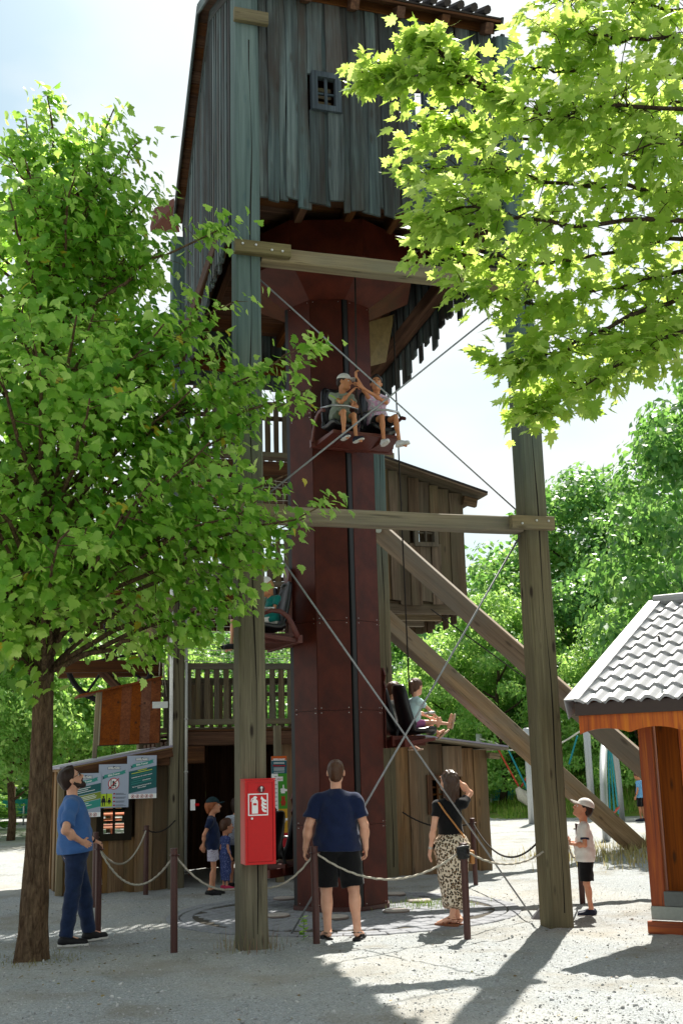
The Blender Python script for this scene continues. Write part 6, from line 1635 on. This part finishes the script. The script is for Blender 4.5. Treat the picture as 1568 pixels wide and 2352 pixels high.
def crown_r(z):                                                     # crown profile, radius by height
    return float(np.interp(z, [3.15, 3.4, 3.7, 4.3, 5.3, 6.1, 6.6, 7.0, 7.6, 8.0, 8.4], [.5, 1.3, 2.0, 2.4, 2.25, 1.95, 1.6, 1.3, 1.1, .75, .2]))
leaves_l = []
twigs = 0
def add_cluster(p, out, n, spread, lst, smin, smax, droop=.75, keep=None):
    n0 = np.array((0, 0, 1.0))*.8+np.array(out)*.9+rng.normal(0, .45, 3)
    for _ in range(n):
        q = np.array(p)+np.array([random.gauss(0, spread), random.gauss(0, spread), random.gauss(0, spread*.75)])
        if keep and not keep(q): continue
        o = np.array(out)+rng.normal(0, .5, 3); tip = o*(1-droop)+np.array((0, 0, -1))*droop+rng.normal(0, .28, 3)
        nn = n0+rng.normal(0, .24, 3)
        lst.append(leaf_frames(q, tip, nn, random.uniform(smin, smax)))
def keep_l(q):
    return not (q[1] > 11.75 and q[0] > -1.9)
for i in range(150):
    z = random.uniform(3.35, 8.0); R0 = crown_r(z)
    a = random.uniform(0, 2*math.pi); rr = R0*math.sqrt(random.uniform(.18, 1.0))*random.uniform(.9, 1.08)
    ex, ey = math.cos(a)*rr, math.sin(a)*rr*.92
    c_ = trunk_c(z)
    e = Vector((c_.x+ex, c_.y-.25+ey, z))
    if e.y > 11.75 and e.x > -1.9: e.y = 11.5-random.random()*.8
    zs = max(2.6, z-.55*rr-.2); zs = min(zs, 8.6)
    pts = limb_pts(trunk_c(zs), e, .06, 8)
    r0 = .012+.014*rr*.7
    tm.tube(pts, [r0*(1-.85*q)+.003 for q in np.linspace(0, 1, 8)], 6)
    out = np.array((ex, ey, .15*rr))/(rr+.2)
    for _ in range(8 if z < 6.0 else 5):
        q = random.uniform(.38, 1.0); j = q*7; j0 = int(min(6, j)); p = pts[j0].lerp(pts[j0+1], j-j0)
        tp = p+Vector((random.gauss(0, .22), random.gauss(0, .22), random.gauss(0, .14)))
        if tp.y > 11.75 and tp.x > -1.9: continue
        tm.tube([p, p.lerp(tp, .5)+UP3*.02, tp], [.006, .004, .002], 4, False)
        add_cluster(tp, out, 19, .125, leaves_l, .06, .13, .55, keep_l)
# sprays that reach across the front left post
for (px, D_) in (((730, 785), 10.6), ((715, 890), 10.7), ((640, 830), 10.8), ((600, 960), 10.9), ((660, 1090), 10.5), ((760, 1150), 10.4), ((612, 1275), 10.7), ((560, 1370), 10.8), ((520, 520), 11.0), ((545, 690), 11.0), ((470, 1440), 10.9), ((700, 1190), 10.6), ((590, 1150), 10.3), ((108, 215), 11.5), ((262, 250), 11.2), ((325, 320), 11.0), ((25, 320), 11.3), ((200, 290), 11.6), ((355, 430), 11.0), ((60, 270), 11.4)):
    e = at(px[0], px[1], D_); z = e.z; c_ = trunk_c(max(2.7, z-1.1))
    c_ = trunk_c(min(7.3, max(2.7, z-1.1))); pts = limb_pts(c_, e, .05, 9); tm.tube(pts, [.03*(1-.9*q)+.003 for q in np.linspace(0, 1, 9)], 6)
    out = np.array((.9, -.3, .1))
    for _ in range(22):
        q = random.uniform(.45, 1.0); j = q*8; j0 = int(min(7, j)); p = pts[j0].lerp(pts[j0+1], j-j0)
        sp = .05+.26*(1-q)
        tp = p+Vector((random.gauss(0, sp), random.gauss(0, sp), random.gauss(0, sp*.7)))
        tm.tube([p, tp], [.005, .002], 4, False); add_cluster(tp, out, 11, .10, leaves_l, .06, .12, .55, keep_l)
for z in (2.5, 2.75, 3.0, 2.95):              # shoots low on the trunk
    a = random.uniform(-2.8, -1.2); p = trunk_c(z); e = p+Vector((math.cos(a)*.34, math.sin(a)*.34, .08)); tm.tube([p, e], [.008, .003], 4)
    add_cluster(e, (math.cos(a), math.sin(a), 0), 10 if z < 2.5 else 26, .12, leaves_l, .08, .14, .6)
tm.build('trunk', BARK, lt)
scatter_leaves(lt, leaves_l, LL, LF_LIND, 300, alt=(LF_LIND_Y, .008))
# roots flare and litter at the foot
# ------------------------------------------------------------------ the maple reaching in from the right
MT = Vector((6.3, 10.4, 0))
mt = thing('maple_tree', 'maple branches with bright sunlit leaves reaching in over the kiosk', 'tree', MT)
mm = MB(); mm.smooth = True
mm.tube([MT+Vector((.05*math.sin(z), .04*math.cos(z), z)) for z in (0, .5, 1.5, 3, 4.5, 6, 7.5, 9, 10.5)], [.30, .24, .21, .19, .17, .14, .11, .07, .03], 14)
leaves_m = []
BR_ = [
 ([(1700, 40, 9.6), (1500, 10, 9.4), (1360, -20, 9.2), (1230, 10, 9.1)], .26), ([(1720, 120, 9.0), (1480, 90, 8.7), (1330, 80, 8.6), (1200, 70, 8.6)], .25), ([(1700, 190, 9.6), (1420, 170, 9.3), (1270, 160, 9.2), (1150, 150, 9.1)], .22),
 ([(1700, 330, 9.4), (1400, 300, 9.1), (1180, 240, 9.0), (1010, 170, 8.9), (930, 185, 8.9), (830, 165, 8.9)], .09), ([(1180, 240, 9.0), (1060, 160, 8.9), (985, 105, 8.9), (950, 80, 8.9)], .08),
 ([(1700, 400, 10.0), (1420, 360, 9.7), (1200, 310, 9.6), (1030, 290, 9.5), (920, 310, 9.4)], .22), ([(1700, 470, 9.3), (1430, 430, 9.1), (1200, 400, 9.0), (1030, 380, 9.0), (900, 395, 9.0)], .20),
 ([(1700, 500, 8.8), (1430, 520, 8.6), (1200, 500, 8.5), (1030, 480, 8.5), (930, 500, 8.5)], .22), ([(1700, 530, 9.8), (1480, 560, 9.5), (1270, 610, 9.4), (1080, 590, 9.3), (915, 575, 9.2)], .20),
 ([(1700, 590, 9.2), (1470, 640, 9.1), (1280, 690, 9.0), (1130, 690, 9.0), (1010, 650, 9.0)], .18), ([(1700, 650, 9.0), (1480, 710, 8.9), (1320, 790, 8.8), (1190, 830, 8.8), (1090, 850, 8.8)], .17),
 ([(1700, 700, 9.5), (1520, 760, 9.3), (1340, 860, 9.2), (1210, 930, 9.1), (1180, 955, 9.1)], .15), ([(1700, 720, 8.7), (1530, 770, 8.7), (1400, 850, 8.6), (1320, 900, 8.6)], .14), ([(1730, 690, 9.9), (1580, 720, 9.8), (1450, 740, 9.7)], .17),
 ([(1700, 250, 8.6), (1450, 240, 8.4), (1300, 250, 8.3), (1150, 280, 8.3)], .28), ([(1720, 320, 8.3), (1520, 330, 8.2), (1380, 360, 8.2)], .26), ([(1700, 210, 10.2), (1500, 240, 10), (1330, 330, 9.9), (1240, 420, 9.8)], .22),
]
for (wp, sp) in BR_:
    if sp > .14: wp = wp[:-2]+[(wp[-2][0]+30, wp[-2][1], wp[-2][2]), (wp[-1][0]+48, wp[-1][1], wp[-1][2])]
    P_ = [at(*w) for w in wp]
    top = MT+Vector((0, 0, max(2.6, P_[0].z-.5)))
    if wp[0][0] > 1600: P_ = [top, top.lerp(P_[0], .6)+UP3*.12]+P_
    path = []
    for i in range(len(P_)-1):
        for q in np.linspace(0, 1, 5)[:-1]:
            path.append(P_[i].lerp(P_[i+1], q)+Vector((random.gauss(0, .016), random.gauss(0, .03), random.gauss(0, .016))))
    path.append(P_[-1]); n = len(path)
    mm.tube(path, [.028*(1-i/(n-1))**.9+.004 for i in range(n)], 7)
    start = 0 if wp[0][0] < 1600 else 3
    cum = range(start, n)
    ndens = int(9.2*(n-start)/4)
    for _ in range(ndens*2):
        j = random.uniform(start, n-1.001); j0 = int(j); p = path[j0].lerp(path[j0+1], j-j0)
        fq = (j-start)/(n-1-start)
        s2 = sp*(1.05-.55*fq)
        tp = p+Vector((random.gauss(0, s2), random.gauss(0, s2*.9), random.gauss(0, s2*.62)))
        mid_ = p.lerp(tp, .5)+UP3*.02
        mm.tube([p, mid_, tp], [.0055, .004, .002], 4, False)
        d_ = np.array(tp-p); d_ = d_/(np.linalg.norm(d_)+1e-6)+np.array((-.5, -.15, 0))
        for _k in range(6):
            q = np.array(tp)+rng.normal(0, .075, 3)
            tip = d_*.75+rng.normal(0, .45, 3)+np.array((0, 0, -.45)); nn = np.array((0, 0, 1.0))+rng.normal(0, .38, 3)
            leaves_m.append(leaf_frames(q, tip, nn, random.uniform(.07, .158)))
mm.build('trunk', BARK2, mt)
scatter_leaves(mt, leaves_m, ML, LF_MAPLE, 300)

# ------------------------------------------------------------------ woodland behind: every tree its own trunk and crown
def crown_mesh(seed, shape, nclump, nleaf, ls, name='crown'):
    r = np.random.default_rng(seed); P_, O_ = [], []
    for i in range(nclump):
        z = r.uniform(.04, 1.0); R0 = np.interp(z, [q[0] for q in shape], [q[1] for q in shape]); a = r.uniform(0, 2*math.pi); rr = R0*np.sqrt(r.uniform(.3, 1.0))*r.uniform(.85, 1.15)
        c_ = np.array((rr*math.cos(a), rr*math.sin(a), z)); cs = r.uniform(.06, .13)
        q = r.normal(0, 1, (nleaf, 3)); q /= np.linalg.norm(q, axis=1)[:, None]; q *= (r.uniform(.25, 1, (nleaf, 1))**.5)*cs; q[:, 2] *= .6
        P_.append(c_+q); O_.append(q/cs+c_*(.5, .5, .2))
    P_ = np.concatenate(P_); O_ = np.concatenate(O_)
    n = len(P_); nn = O_+r.normal(0, .6, (n, 3))+np.array((0, 0, .5)); nn /= np.linalg.norm(nn, axis=1)[:, None]
    t = r.normal(0, 1, (n, 3)); t -= nn*(t*nn).sum(1)[:, None]; t /= np.linalg.norm(t, axis=1)[:, None]; b_ = np.cross(nn, t)
    s = ls*r.uniform(.6, 1.3, (n, 1))
    V = np.stack([P_-t*s, P_-b_*s*.55+nn*s*.15, P_+t*s, P_+b_*s*.55+nn*s*.15], 1).reshape(-1, 3)
    Fq = np.arange(n*4).reshape(n, 4)
    return V, Fq
SHAPES = [[(0, .25), (.15, .42), (.4, .5), (.65, .42), (.85, .25), (1, .05)], [(0, .2), (.2, .38), (.5, .44), (.75, .33), (.9, .18), (1, .04)], [(0, .4), (.25, .56), (.55, .56), (.8, .36), (1, .08)]]
CM = {}
def crown(kind, mat, hgt):
    key = (kind, mat.name)
    if key not in CM:
        V, Fq = crown_mesh(50+kind, SHAPES[kind], 210, 150, .0125)
        CM[key] = fast_mesh('crown', V, Fq); CM[key].materials.append(mat)
    return CM[key]
def wood_tree(label, x, y, h, kind, mat, trunk_h=.22, rz=0, wid=1.0, grp='woodland trees behind the playground', bark=BARK2):
    t = thing('woodland_tree', label, 'tree', (x, y, 0), rz, grp)
    m = MB(); m.smooth = True; r0 = .012*h+.06
    m.tube([(0.1*math.sin(i*1.3+x), .1*math.cos(i+y), h*(i/8)*.85) for i in range(9)], [r0*(1-i/9.5) for i in range(9)], 8)
    for k in range(7):
        a = k*2.4+x; z = h*(.2+.08*k); m.tube([(0, 0, z), (math.cos(a)*h*.1, math.sin(a)*h*.1, z+h*.06), (math.cos(a)*h*.2, math.sin(a)*h*.2, z+h*.14)], [r0*.35, r0*.22, .02], 5)
    m.build('trunk', bark, t, local=True)
    put('crown', crown(kind, mat, h), None, t, Matrix.Translation((0, 0, h*trunk_h)) @ Matrix.Diagonal((h*(1-trunk_h)*wid, h*(1-trunk_h)*wid, h*(1-trunk_h), 1)), local=True)
def px_tree(label, px, D_, top, kind, mat, wid=1.0, trunk_h=.2, **k):
    p = at(px, top, D_); wood_tree(label, p.x, D_, p.z, kind, mat, trunk_h, px*.1, wid, **k)
px_tree('tallest woodland tree, rising to the right of the front right tower post', 1350, 50, 1100, 0, LF_BACK, 1.0, .1)
px_tree('broad woodland tree right of the tallest one, above the kiosk roof', 1490, 46, 1160, 2, LF_BACK, .9, .1)
px_tree('woodland tree standing just behind the front right tower post', 1235, 52, 1240, 1, LF_BACK2, 1.1, .1)
px_tree('lower pale woodland tree between the upper cabin and the front right post', 1130, 44, 1380, 2, LF_BACK2, .9, .08)
px_tree('pale woodland tree behind the two raking braces', 1010, 46, 1480, 2, LF_BACK2, .9, .06)
px_tree('woodland tree filling the gap above the boarded shed', 900, 55, 1470, 2, LF_BACK, 1.0, .06)
px_tree('bright woodland tree low behind the kiosk ridge', 1440, 40, 1400, 2, LF_BACK2, .9, .12)
px_tree('dark woodland tree behind the swing frame', 1290, 48, 1490, 2, LF_BACK, 1.1, .12)
px_tree('woodland tree at the right edge behind the kiosk', 1660, 44, 1290, 0, LF_BACK, 1.2, .1)
px_tree('nearer tree whose dark leafy edge shows at the right border', 1760, 24, 740, 0, LF_BACK, .85, .12, grp=None)
px_tree('bright woodland tree behind the foreground trunk', 150, 38, 1240, 2, LF_BACK2, .9, .14)
px_tree('woodland tree left of the big wheel', -20, 34, 1200, 2, LF_BACK2, .9, .15)
px_tree('woodland tree behind the hopper box', 300, 46, 1400, 1, LF_BACK2, 1.2, .1)
px_tree('woodland tree seen through the railings behind the tower', 530, 50, 1470, 2, LF_BACK, 1.1, .06)
px_tree('woodland tree seen above the rail left of the shaft', 640, 58, 1450, 2, LF_BACK2, 1.1, .06)
px_tree('woodland tree behind the tower and the hut', 420, 60, 1430, 2, LF_BACK, 1.0, .06)
px_tree('slender tree whose bare trunk stands above the hut roof', 262, 36, 1550, 1, LF_BACK2, .9, .3, bark=BARK)
px_tree('slender tree whose trunk stands behind the far left bench', 40, 33, 1490, 1, LF_BACK2, 1.0, .4, bark=BARK)
# the far wood reads as one dark mass
Vs, Fs, off = [], [], 0
r_ = np.random.default_rng(5)
for i in range(46):
    x = -62+i*3.1+r_.uniform(-1, 1); y = 62+r_.uniform(0, 10); hh = r_.uniform(7, 11)
    V, Fq = crown_mesh(900+i % 4, SHAPES[2], 90, 60, .03)
    V = V*np.array((hh, hh, hh))+np.array((x, y, 0)); Vs.append(V); Fs.append(Fq+off); off += len(V)
me = fast_mesh('far_wood', np.concatenate(Vs), np.concatenate(Fs)); put('far_wood', me, LF_BACK, None, None, 'stuff')
# understorey below the trees on the right and the hedge on the left
def bush_mass(name, spots, mat, seed, ls=.05):
    Vs, Fs, off = [], [], 0; r = np.random.default_rng(seed)
    for (x, y, z, w, hh) in spots:
        V, Fq = crown_mesh(int(r.integers(1e6)), SHAPES[2], 70, 60, ls)
        V = V*np.array((w, w*.8, hh))+np.array((x, y, z)); Vs.append(V); Fs.append(Fq+off); off += len(V)
    put(name, fast_mesh(name, np.concatenate(Vs), np.concatenate(Fs)), mat, None, None, 'stuff')
bush_mass('undergrowth', [(2+i*1.9+random.uniform(-.5, .5), 47+random.uniform(-1, 4), -.3, random.uniform(3, 4.5), random.uniform(2.2, 4.5)) for i in range(14)], LF_BACK, 3)
bush_mass('undergrowth', [(-16+i*2.0, 50+random.uniform(-1, 3), -.2, 4, random.uniform(2, 4)) for i in range(8)], LF_BACK, 4)
hd = thing('clipped_hedge', 'low leafy hedge behind the far left bench', 'hedge', (-14.5, 40, 0))
V, Fq = crown_mesh(77, [(0, .5), (.6, .5), (1, .42)], 260, 60, .03)
put('leaves', fast_mesh('leaves', V*np.array((6.5, 2.0, 1.15))+np.array((-14.8, 40, 0)), Fq), LF_BACK2, hd, None, 'stuff')

# ------------------------------------------------------------------ grass
def grass(name, n, pos, hmin, hmax, cols, lean=.35, w=.004, per=1):
    V, Fc = [], []
    for i in range(n):
        p = pos()
        if p is None: continue
        x, y, z = p; hh = random.uniform(hmin, hmax); a = random.uniform(0, 6.28); l = random.uniform(0, lean)*hh; ww = w*random.uniform(.7, 1.4)
        dx, dy = math.cos(a), math.sin(a); sx, sy = -dy*ww, dx*ww; b = len(V)
        V += [(x-sx, y-sy, z), (x+sx, y+sy, z), (x+dx*l*.35-sx*.8, y+dy*l*.35-sy*.8, z+hh*.55), (x+dx*l*.35+sx*.8, y+dy*l*.35+sy*.8, z+hh*.55), (x+dx*l, y+dy*l, z+hh)]
        Fc += [(b, b+1, b+3), (b, b+3, b+2), (b+2, b+3, b+4)]
    put(name, fast_mesh(name, np.array(V), np.array(Fc)), leafmat('blade '+name+cols[0], cols, cols, .35, .6), None, None, 'stuff')
def hz0(x, y): return float(ground_h(np.float64(x), np.float64(y)))
def mound():
    x = random.gauss(6.2, 1.3); y = random.gauss(21.6, 1.0); return (x, y, hz0(x, y)-.01)
grass('dry_grass', 3800, mound, .06, .24, ['#8a7f4c', '#b0a06a', '#c4b684', '#7d8a40'], .7, .006)
def mound2():
    x = random.gauss(6.9, .30); y = random.gauss(21.7, .25); return (x, y, hz0(x, y))
grass('grass', 260, mound2, .25, .6, ['#4c7a24', '#6b8f34', '#87a14a'], .8, .012)
def foot():
    a = random.uniform(0, 6.28); r = random.uniform(.13, .42); x, y = FL.x+math.cos(a)*r, FL.y+math.sin(a)*r
    if abs((Vector((x, y, 0))-FL).dot(TU)) < .14 and abs((Vector((x, y, 0))-FL).dot(TV)) < .14: return None
    return (x, y, 0)
grass('weeds', 120, foot, .05, .26, ['#7d8048', '#a08a68', '#8f5f54', '#687a3c'], .5, .0022)
def tuft():
    x = random.gauss(.95, .28); y = random.gauss(15.2, .25)
    if math.hypot(x-PCX, y-PCY) > PCR-.1: return None
    return (x, y, .0)
grass('grass', 420, tuft, .02, .10, ['#4f7a28', '#7d9440', '#93a050'], .8, .0035)
def trunkfoot():
    a = random.uniform(0, 6.28); r = random.uniform(.2, .5); return (TB.x+math.cos(a)*r, TB.y+math.sin(a)*r, 0)
grass('grass', 220, trunkfoot, .01, .05, ['#6b6f3c', '#8a8450', '#7a7448'], 1.2, .003)
def sprout():
    x = random.gauss(-.50, .02); y = random.gauss(12.45, .02); return (x, y, 0)
w_ = thing('weed', 'small upright green weed in the gravel right of the front left post', 'weed', (-.5, 12.4, 0))
m = MB(); m.tube([(-.5, 12.4, 0), (-.49, 12.4, .16), (-.5, 12.39, .26)], [.004, .003, .002], 5); m.build('stem', plain('weed stem', '#4f7a2c', .7), w_)
wl = fast_mesh('leaf', LL[0][0], LL[0][1]); wl.materials.append(LF_LIND)
for k in range(9):
    a = k*2.3; z = .05+.024*k; A, p = leaf_frames(np.array((-.497, 12.4, z)), np.array((math.cos(a), math.sin(a), .5)), np.array((-math.cos(a)*.4, -math.sin(a)*.4, 1)), .075)
    put('leaf', wl, None, w_, Matrix(((A[0][0], A[0][1], A[0][2], p[0]), (A[1][0], A[1][1], A[1][2], p[1]), (A[2][0], A[2][1], A[2][2], p[2]), (0, 0, 0, 1))))
def litter():
    y = 8.4+9*random.random()**1.4; return (random.uniform(-.32*y, .32*y), y, 0)
lit = []
for _ in range(420):
    x, y, z = litter()
    if random.random() < .6: x = TB.x+random.gauss(0, .9); y = TB.y+random.gauss(0, .8)
    lit.append(leaf_frames(np.array((x, y, hz0(x, y)+.006)), rng.normal(0, 1, 3)*np.array((1, 1, .15)), np.array((0, 0, 1.0))+rng.normal(0, .25, 3), random.uniform(.012, .035)))
instanced_mesh('fallen_leaves', LL, lit, leafmat('fallen leaf', ['#5c4a2a', '#7a6438', '#8a7a4a', '#5a6a34'], ['#5c4a2a', '#7a6438'], .1, .7), None, 'stuff')
# grass bank behind the swings
bx = np.linspace(4, 30, 60); by = np.linspace(37, 49, 26); BX, BY = np.meshgrid(bx, by, indexing='ij')
BZ = -.02+1.25*np.clip((BY-38)/7, 0, 1)**.8*np.clip((BX-4.5)/4, 0, 1)+.06*nz2(BX, BY, .7)*np.clip((BY-38)/3, 0, 1)
idx = np.arange(BX.size).reshape(BX.shape); q = np.stack([idx[:-1, :-1], idx[1:, :-1], idx[1:, 1:], idx[:-1, 1:]], -1).reshape(-1, 4)
N = NT('grassy bank soil'); v = N.coords(); N.bsdf(N.ramp(N.noise(v, 1.5, 5, .6), [(.35, '#6f7a3a'), (.5, '#5f8034'), (.65, '#877f55')]), .95, 0, .1, N.noise(v, 30, 3, .6), .5, .05)
put('grass_bank', fast_mesh('grass_bank', np.stack([BX, BY, BZ], -1).reshape(-1, 3), q, True), N.m, None, None, 'structure')
def bank():
    x = random.uniform(5, 20); y = random.uniform(38.2, 46); z = -.02+1.25*min(1, max(0, (y-38)/7))**.8*min(1, max(0, (x-4.5)/4)); return (x, y, z-.02)
grass('bank_grass', 7000, bank, .12, .35, ['#5f8a2e', '#7da03e', '#93b04a', '#a3a860'], .6, .018)

# ================================================================== PLAYGROUND BEHIND
sf = thing('swing_frame', 'rope swing strung between grey poles with coloured ropes and a woven nest', 'swing', (6, 37.5, 0))
tops = []
for (bx_, tx, D_) in (((1108, 1873), (1100, 1686), 41.0), ((1222, 1892), (1211, 1673), 35.2), ((1360, 1882), (1344, 1660), 36.8)):
    b = gr(*bx_); tp = at(tx[0], tx[1], b.y); tp.x = b.x
    m = MB(); m.smooth = True; m.tube([b-UP3*.1, tp, tp+UP3*.01], [.11, .11, .08], 12); m.build('pole', M_STEELPAINT, sf); tops.append(tp)
def rp_(a, b, sag, mat, r=.03, name='rope'):
    m = MB(); m.smooth = True; m.tube([Vector(a).lerp(Vector(b), q)-UP3*sag*4*q*(1-q) for q in np.linspace(0, 1, 12)], r, 6); return m.build(name, mat, sf)
RWH, RRD, RTE, RYE = plain('white swing rope', '#c9c5bc', .8), plain('red swing rope', '#b0402e', .8), plain('teal swing rope', '#1f7d88', .8), plain('yellow swing rope', '#b5a232', .8)
T0, T2 = tops[0]-UP3*.15, tops[2]-UP3*.15
Dn = 38.5
k1, k2, k3, k4 = at(1135, 1706, 40), at(1167, 1723, 39.4), at(1200, 1722, 39), at(1325, 1690, 37.2)
rp_(T0, k1, 0, RWH); rp_(k1, k2, 0, RWH); rp_(k2, k3, 0, RWH); rp_(k3, at(1300, 1700, 37.8), .12, RWH); rp_(at(1300, 1700, 37.8), T2, .0, RWH)
nest = at(1192, 1820, 39)
rp_(k1, at(1190, 1806, 39), 0, RRD); rp_(k2, at(1215, 1822, 38.5), 0, RTE); rp_(k3, at(1216, 1765, 38.5), 0, RYE); rp_(at(1217, 1770, 38.5), at(1196, 1808, 39), 0, RRD); rp_(k4, at(1306, 1755, 37.5), 0, RTE)
m = MB(); m.smooth = True; m.tube([at(1188, 1812, 39), at(1200, 1828, 38.8), at(1216, 1838, 38.4), at(1240, 1836, 38)], [.09, .2, .2, .16], 10, twist=.5, lobes=4); m.build('nest', plain('pale woven rope', '#b8b2a4', .9, 0, .1, .2), sf)
ar = thing('climbing_arch', 'bent grey tube arch with teal ropes right of the front right post', 'climbing frame', gr(1405, 1900))
m = MB(); m.smooth = True
A0, A1 = gr(1392, 1932), gr(1428, 1885)
ap_ = [A0]+[Vector((A0.x+(A1.x-A0.x)*q, A0.y+(A1.y-A0.y)*q, 2.25*(1-abs(2*q-1)**3.2)**.45)) for q in np.linspace(.02, .98, 24)]+[A1]
m.tube(ap_, .085, 10); m.build('arch_tube', M_STEELPAINT, ar)
for q in (.42, .5, .58):
    p = A0.lerp(A1, q); m = MB(); m.tube([p+UP3*2.15, A0.lerp(A1, .5+(q-.5)*3.2)+UP3*.3], .022, 5); m.build('rope', RTE, ar)
m = MB(); m.tube([A0.lerp(A1, .45)+UP3*.42, A0.lerp(A1, .8)+UP3*.45], .03, 6); m.build('rope', RRD, ar)
def bench(label, loc, rz, w=1.7):
    t = thing('park_bench', label, 'bench', loc, rz, 'teal park benches')
    m = MB(); m.box((-w/2, -.25, .40), (w/2, .22, .46)); m.build('seat', M_TEAL, t, local=True)
    m = MB(); m.box((-w/2, .24, .50), (w/2, .29, .95), Matrix.Rotation(rad(-8), 4, 'X')); m.build('backrest', M_TEAL, t, local=True)
    for sx in (-w/2-.03, w/2+.03):
        m = MB(); m.smooth = True; m.tube([(sx, -.36, 0), (sx, -.34, .45), (sx, -.24, .66), (sx, 0, .74), (sx, .22, .66), (sx, .30, .42), (sx, .34, 0)], .03, 8); m.build('armrest', M_STEELPAINT, t, local=True)
g_ = gr(1172, 1858); bench('teal bench with grey hoop arms below the rope swing', (g_.x, min(g_.y, 44.5), 0), rad(-12), 1.9)
g_ = gr(30, 1895); bench('teal bench with pale hoop arms at the far left, leftmost of the pair', (g_.x, g_.y, 0), rad(15), 1.2)
g_ = gr(95, 1893); bench('teal bench with pale hoop arms just left of the foreground trunk', (g_.x, g_.y, 0), rad(15), 1.2)
pv_ = thing('garden_pavilion', 'small pavilion with a pinkish red roof far behind the foreground trunk', 'pavilion', at(115, 1735, 46))
c_ = at(115, 1735, 46); c_.z = 0
m = MB(); m.add([c_+Vector((dx*2.2, dy*2.2, 2.25)) for dx, dy in ((-1, -1), (1, -1), (1, 1), (-1, 1))]+[c_+Vector((-.2, 0, 3.5))], [(0, 1, 4), (1, 2, 4), (2, 3, 4), (3, 0, 4), (3, 2, 1, 0)]); m.build('roof', plain('pink red roof', '#a4604f', .6, 0, .3, .1), pv_)
for dx, dy in ((-1, -1), (1, -1), (1, 1), (-1, 1)): timber('post', c_+Vector((dx*1.9, dy*1.9, 0)), c_+Vector((dx*1.9, dy*1.9, 2.3)), (1, 0, 0), .14, .14, W_BROWN, pv_)
# picnic tables seen through the hut window
for (x, y, l) in ((-6.2, 30, 'picnic table seen through the hut window, nearer one'), (-7.4, 34, 'picnic table seen through the hut window, farther one')):
    t = thing('picnic_table', l, 'table', (x, y, 0), rad(12), 'picnic tables beyond the hut')
    for k in range(5): timber('plank', (-.9, -.34+k*.17, .74), (.9, -.34+k*.17, .74), (0, 1, 0), .155, .04, W_ORANGE, t, local=True)
    for yy in (-.75, .75): timber('bench_plank', (-.9, yy, .44), (.9, yy, .44), (0, 1, 0), .24, .045, W_ORANGE, t, local=True)
    for xx in (-.65, .65):
        timber('trestle', (xx, -.8, 0), (xx, -.2, .72), (1, 0, 0), .08, .09, W_ORANGE, t, local=True); timber('trestle', (xx, .8, 0), (xx, .2, .72), (1, 0, 0), .08, .09, W_ORANGE, t, local=True)
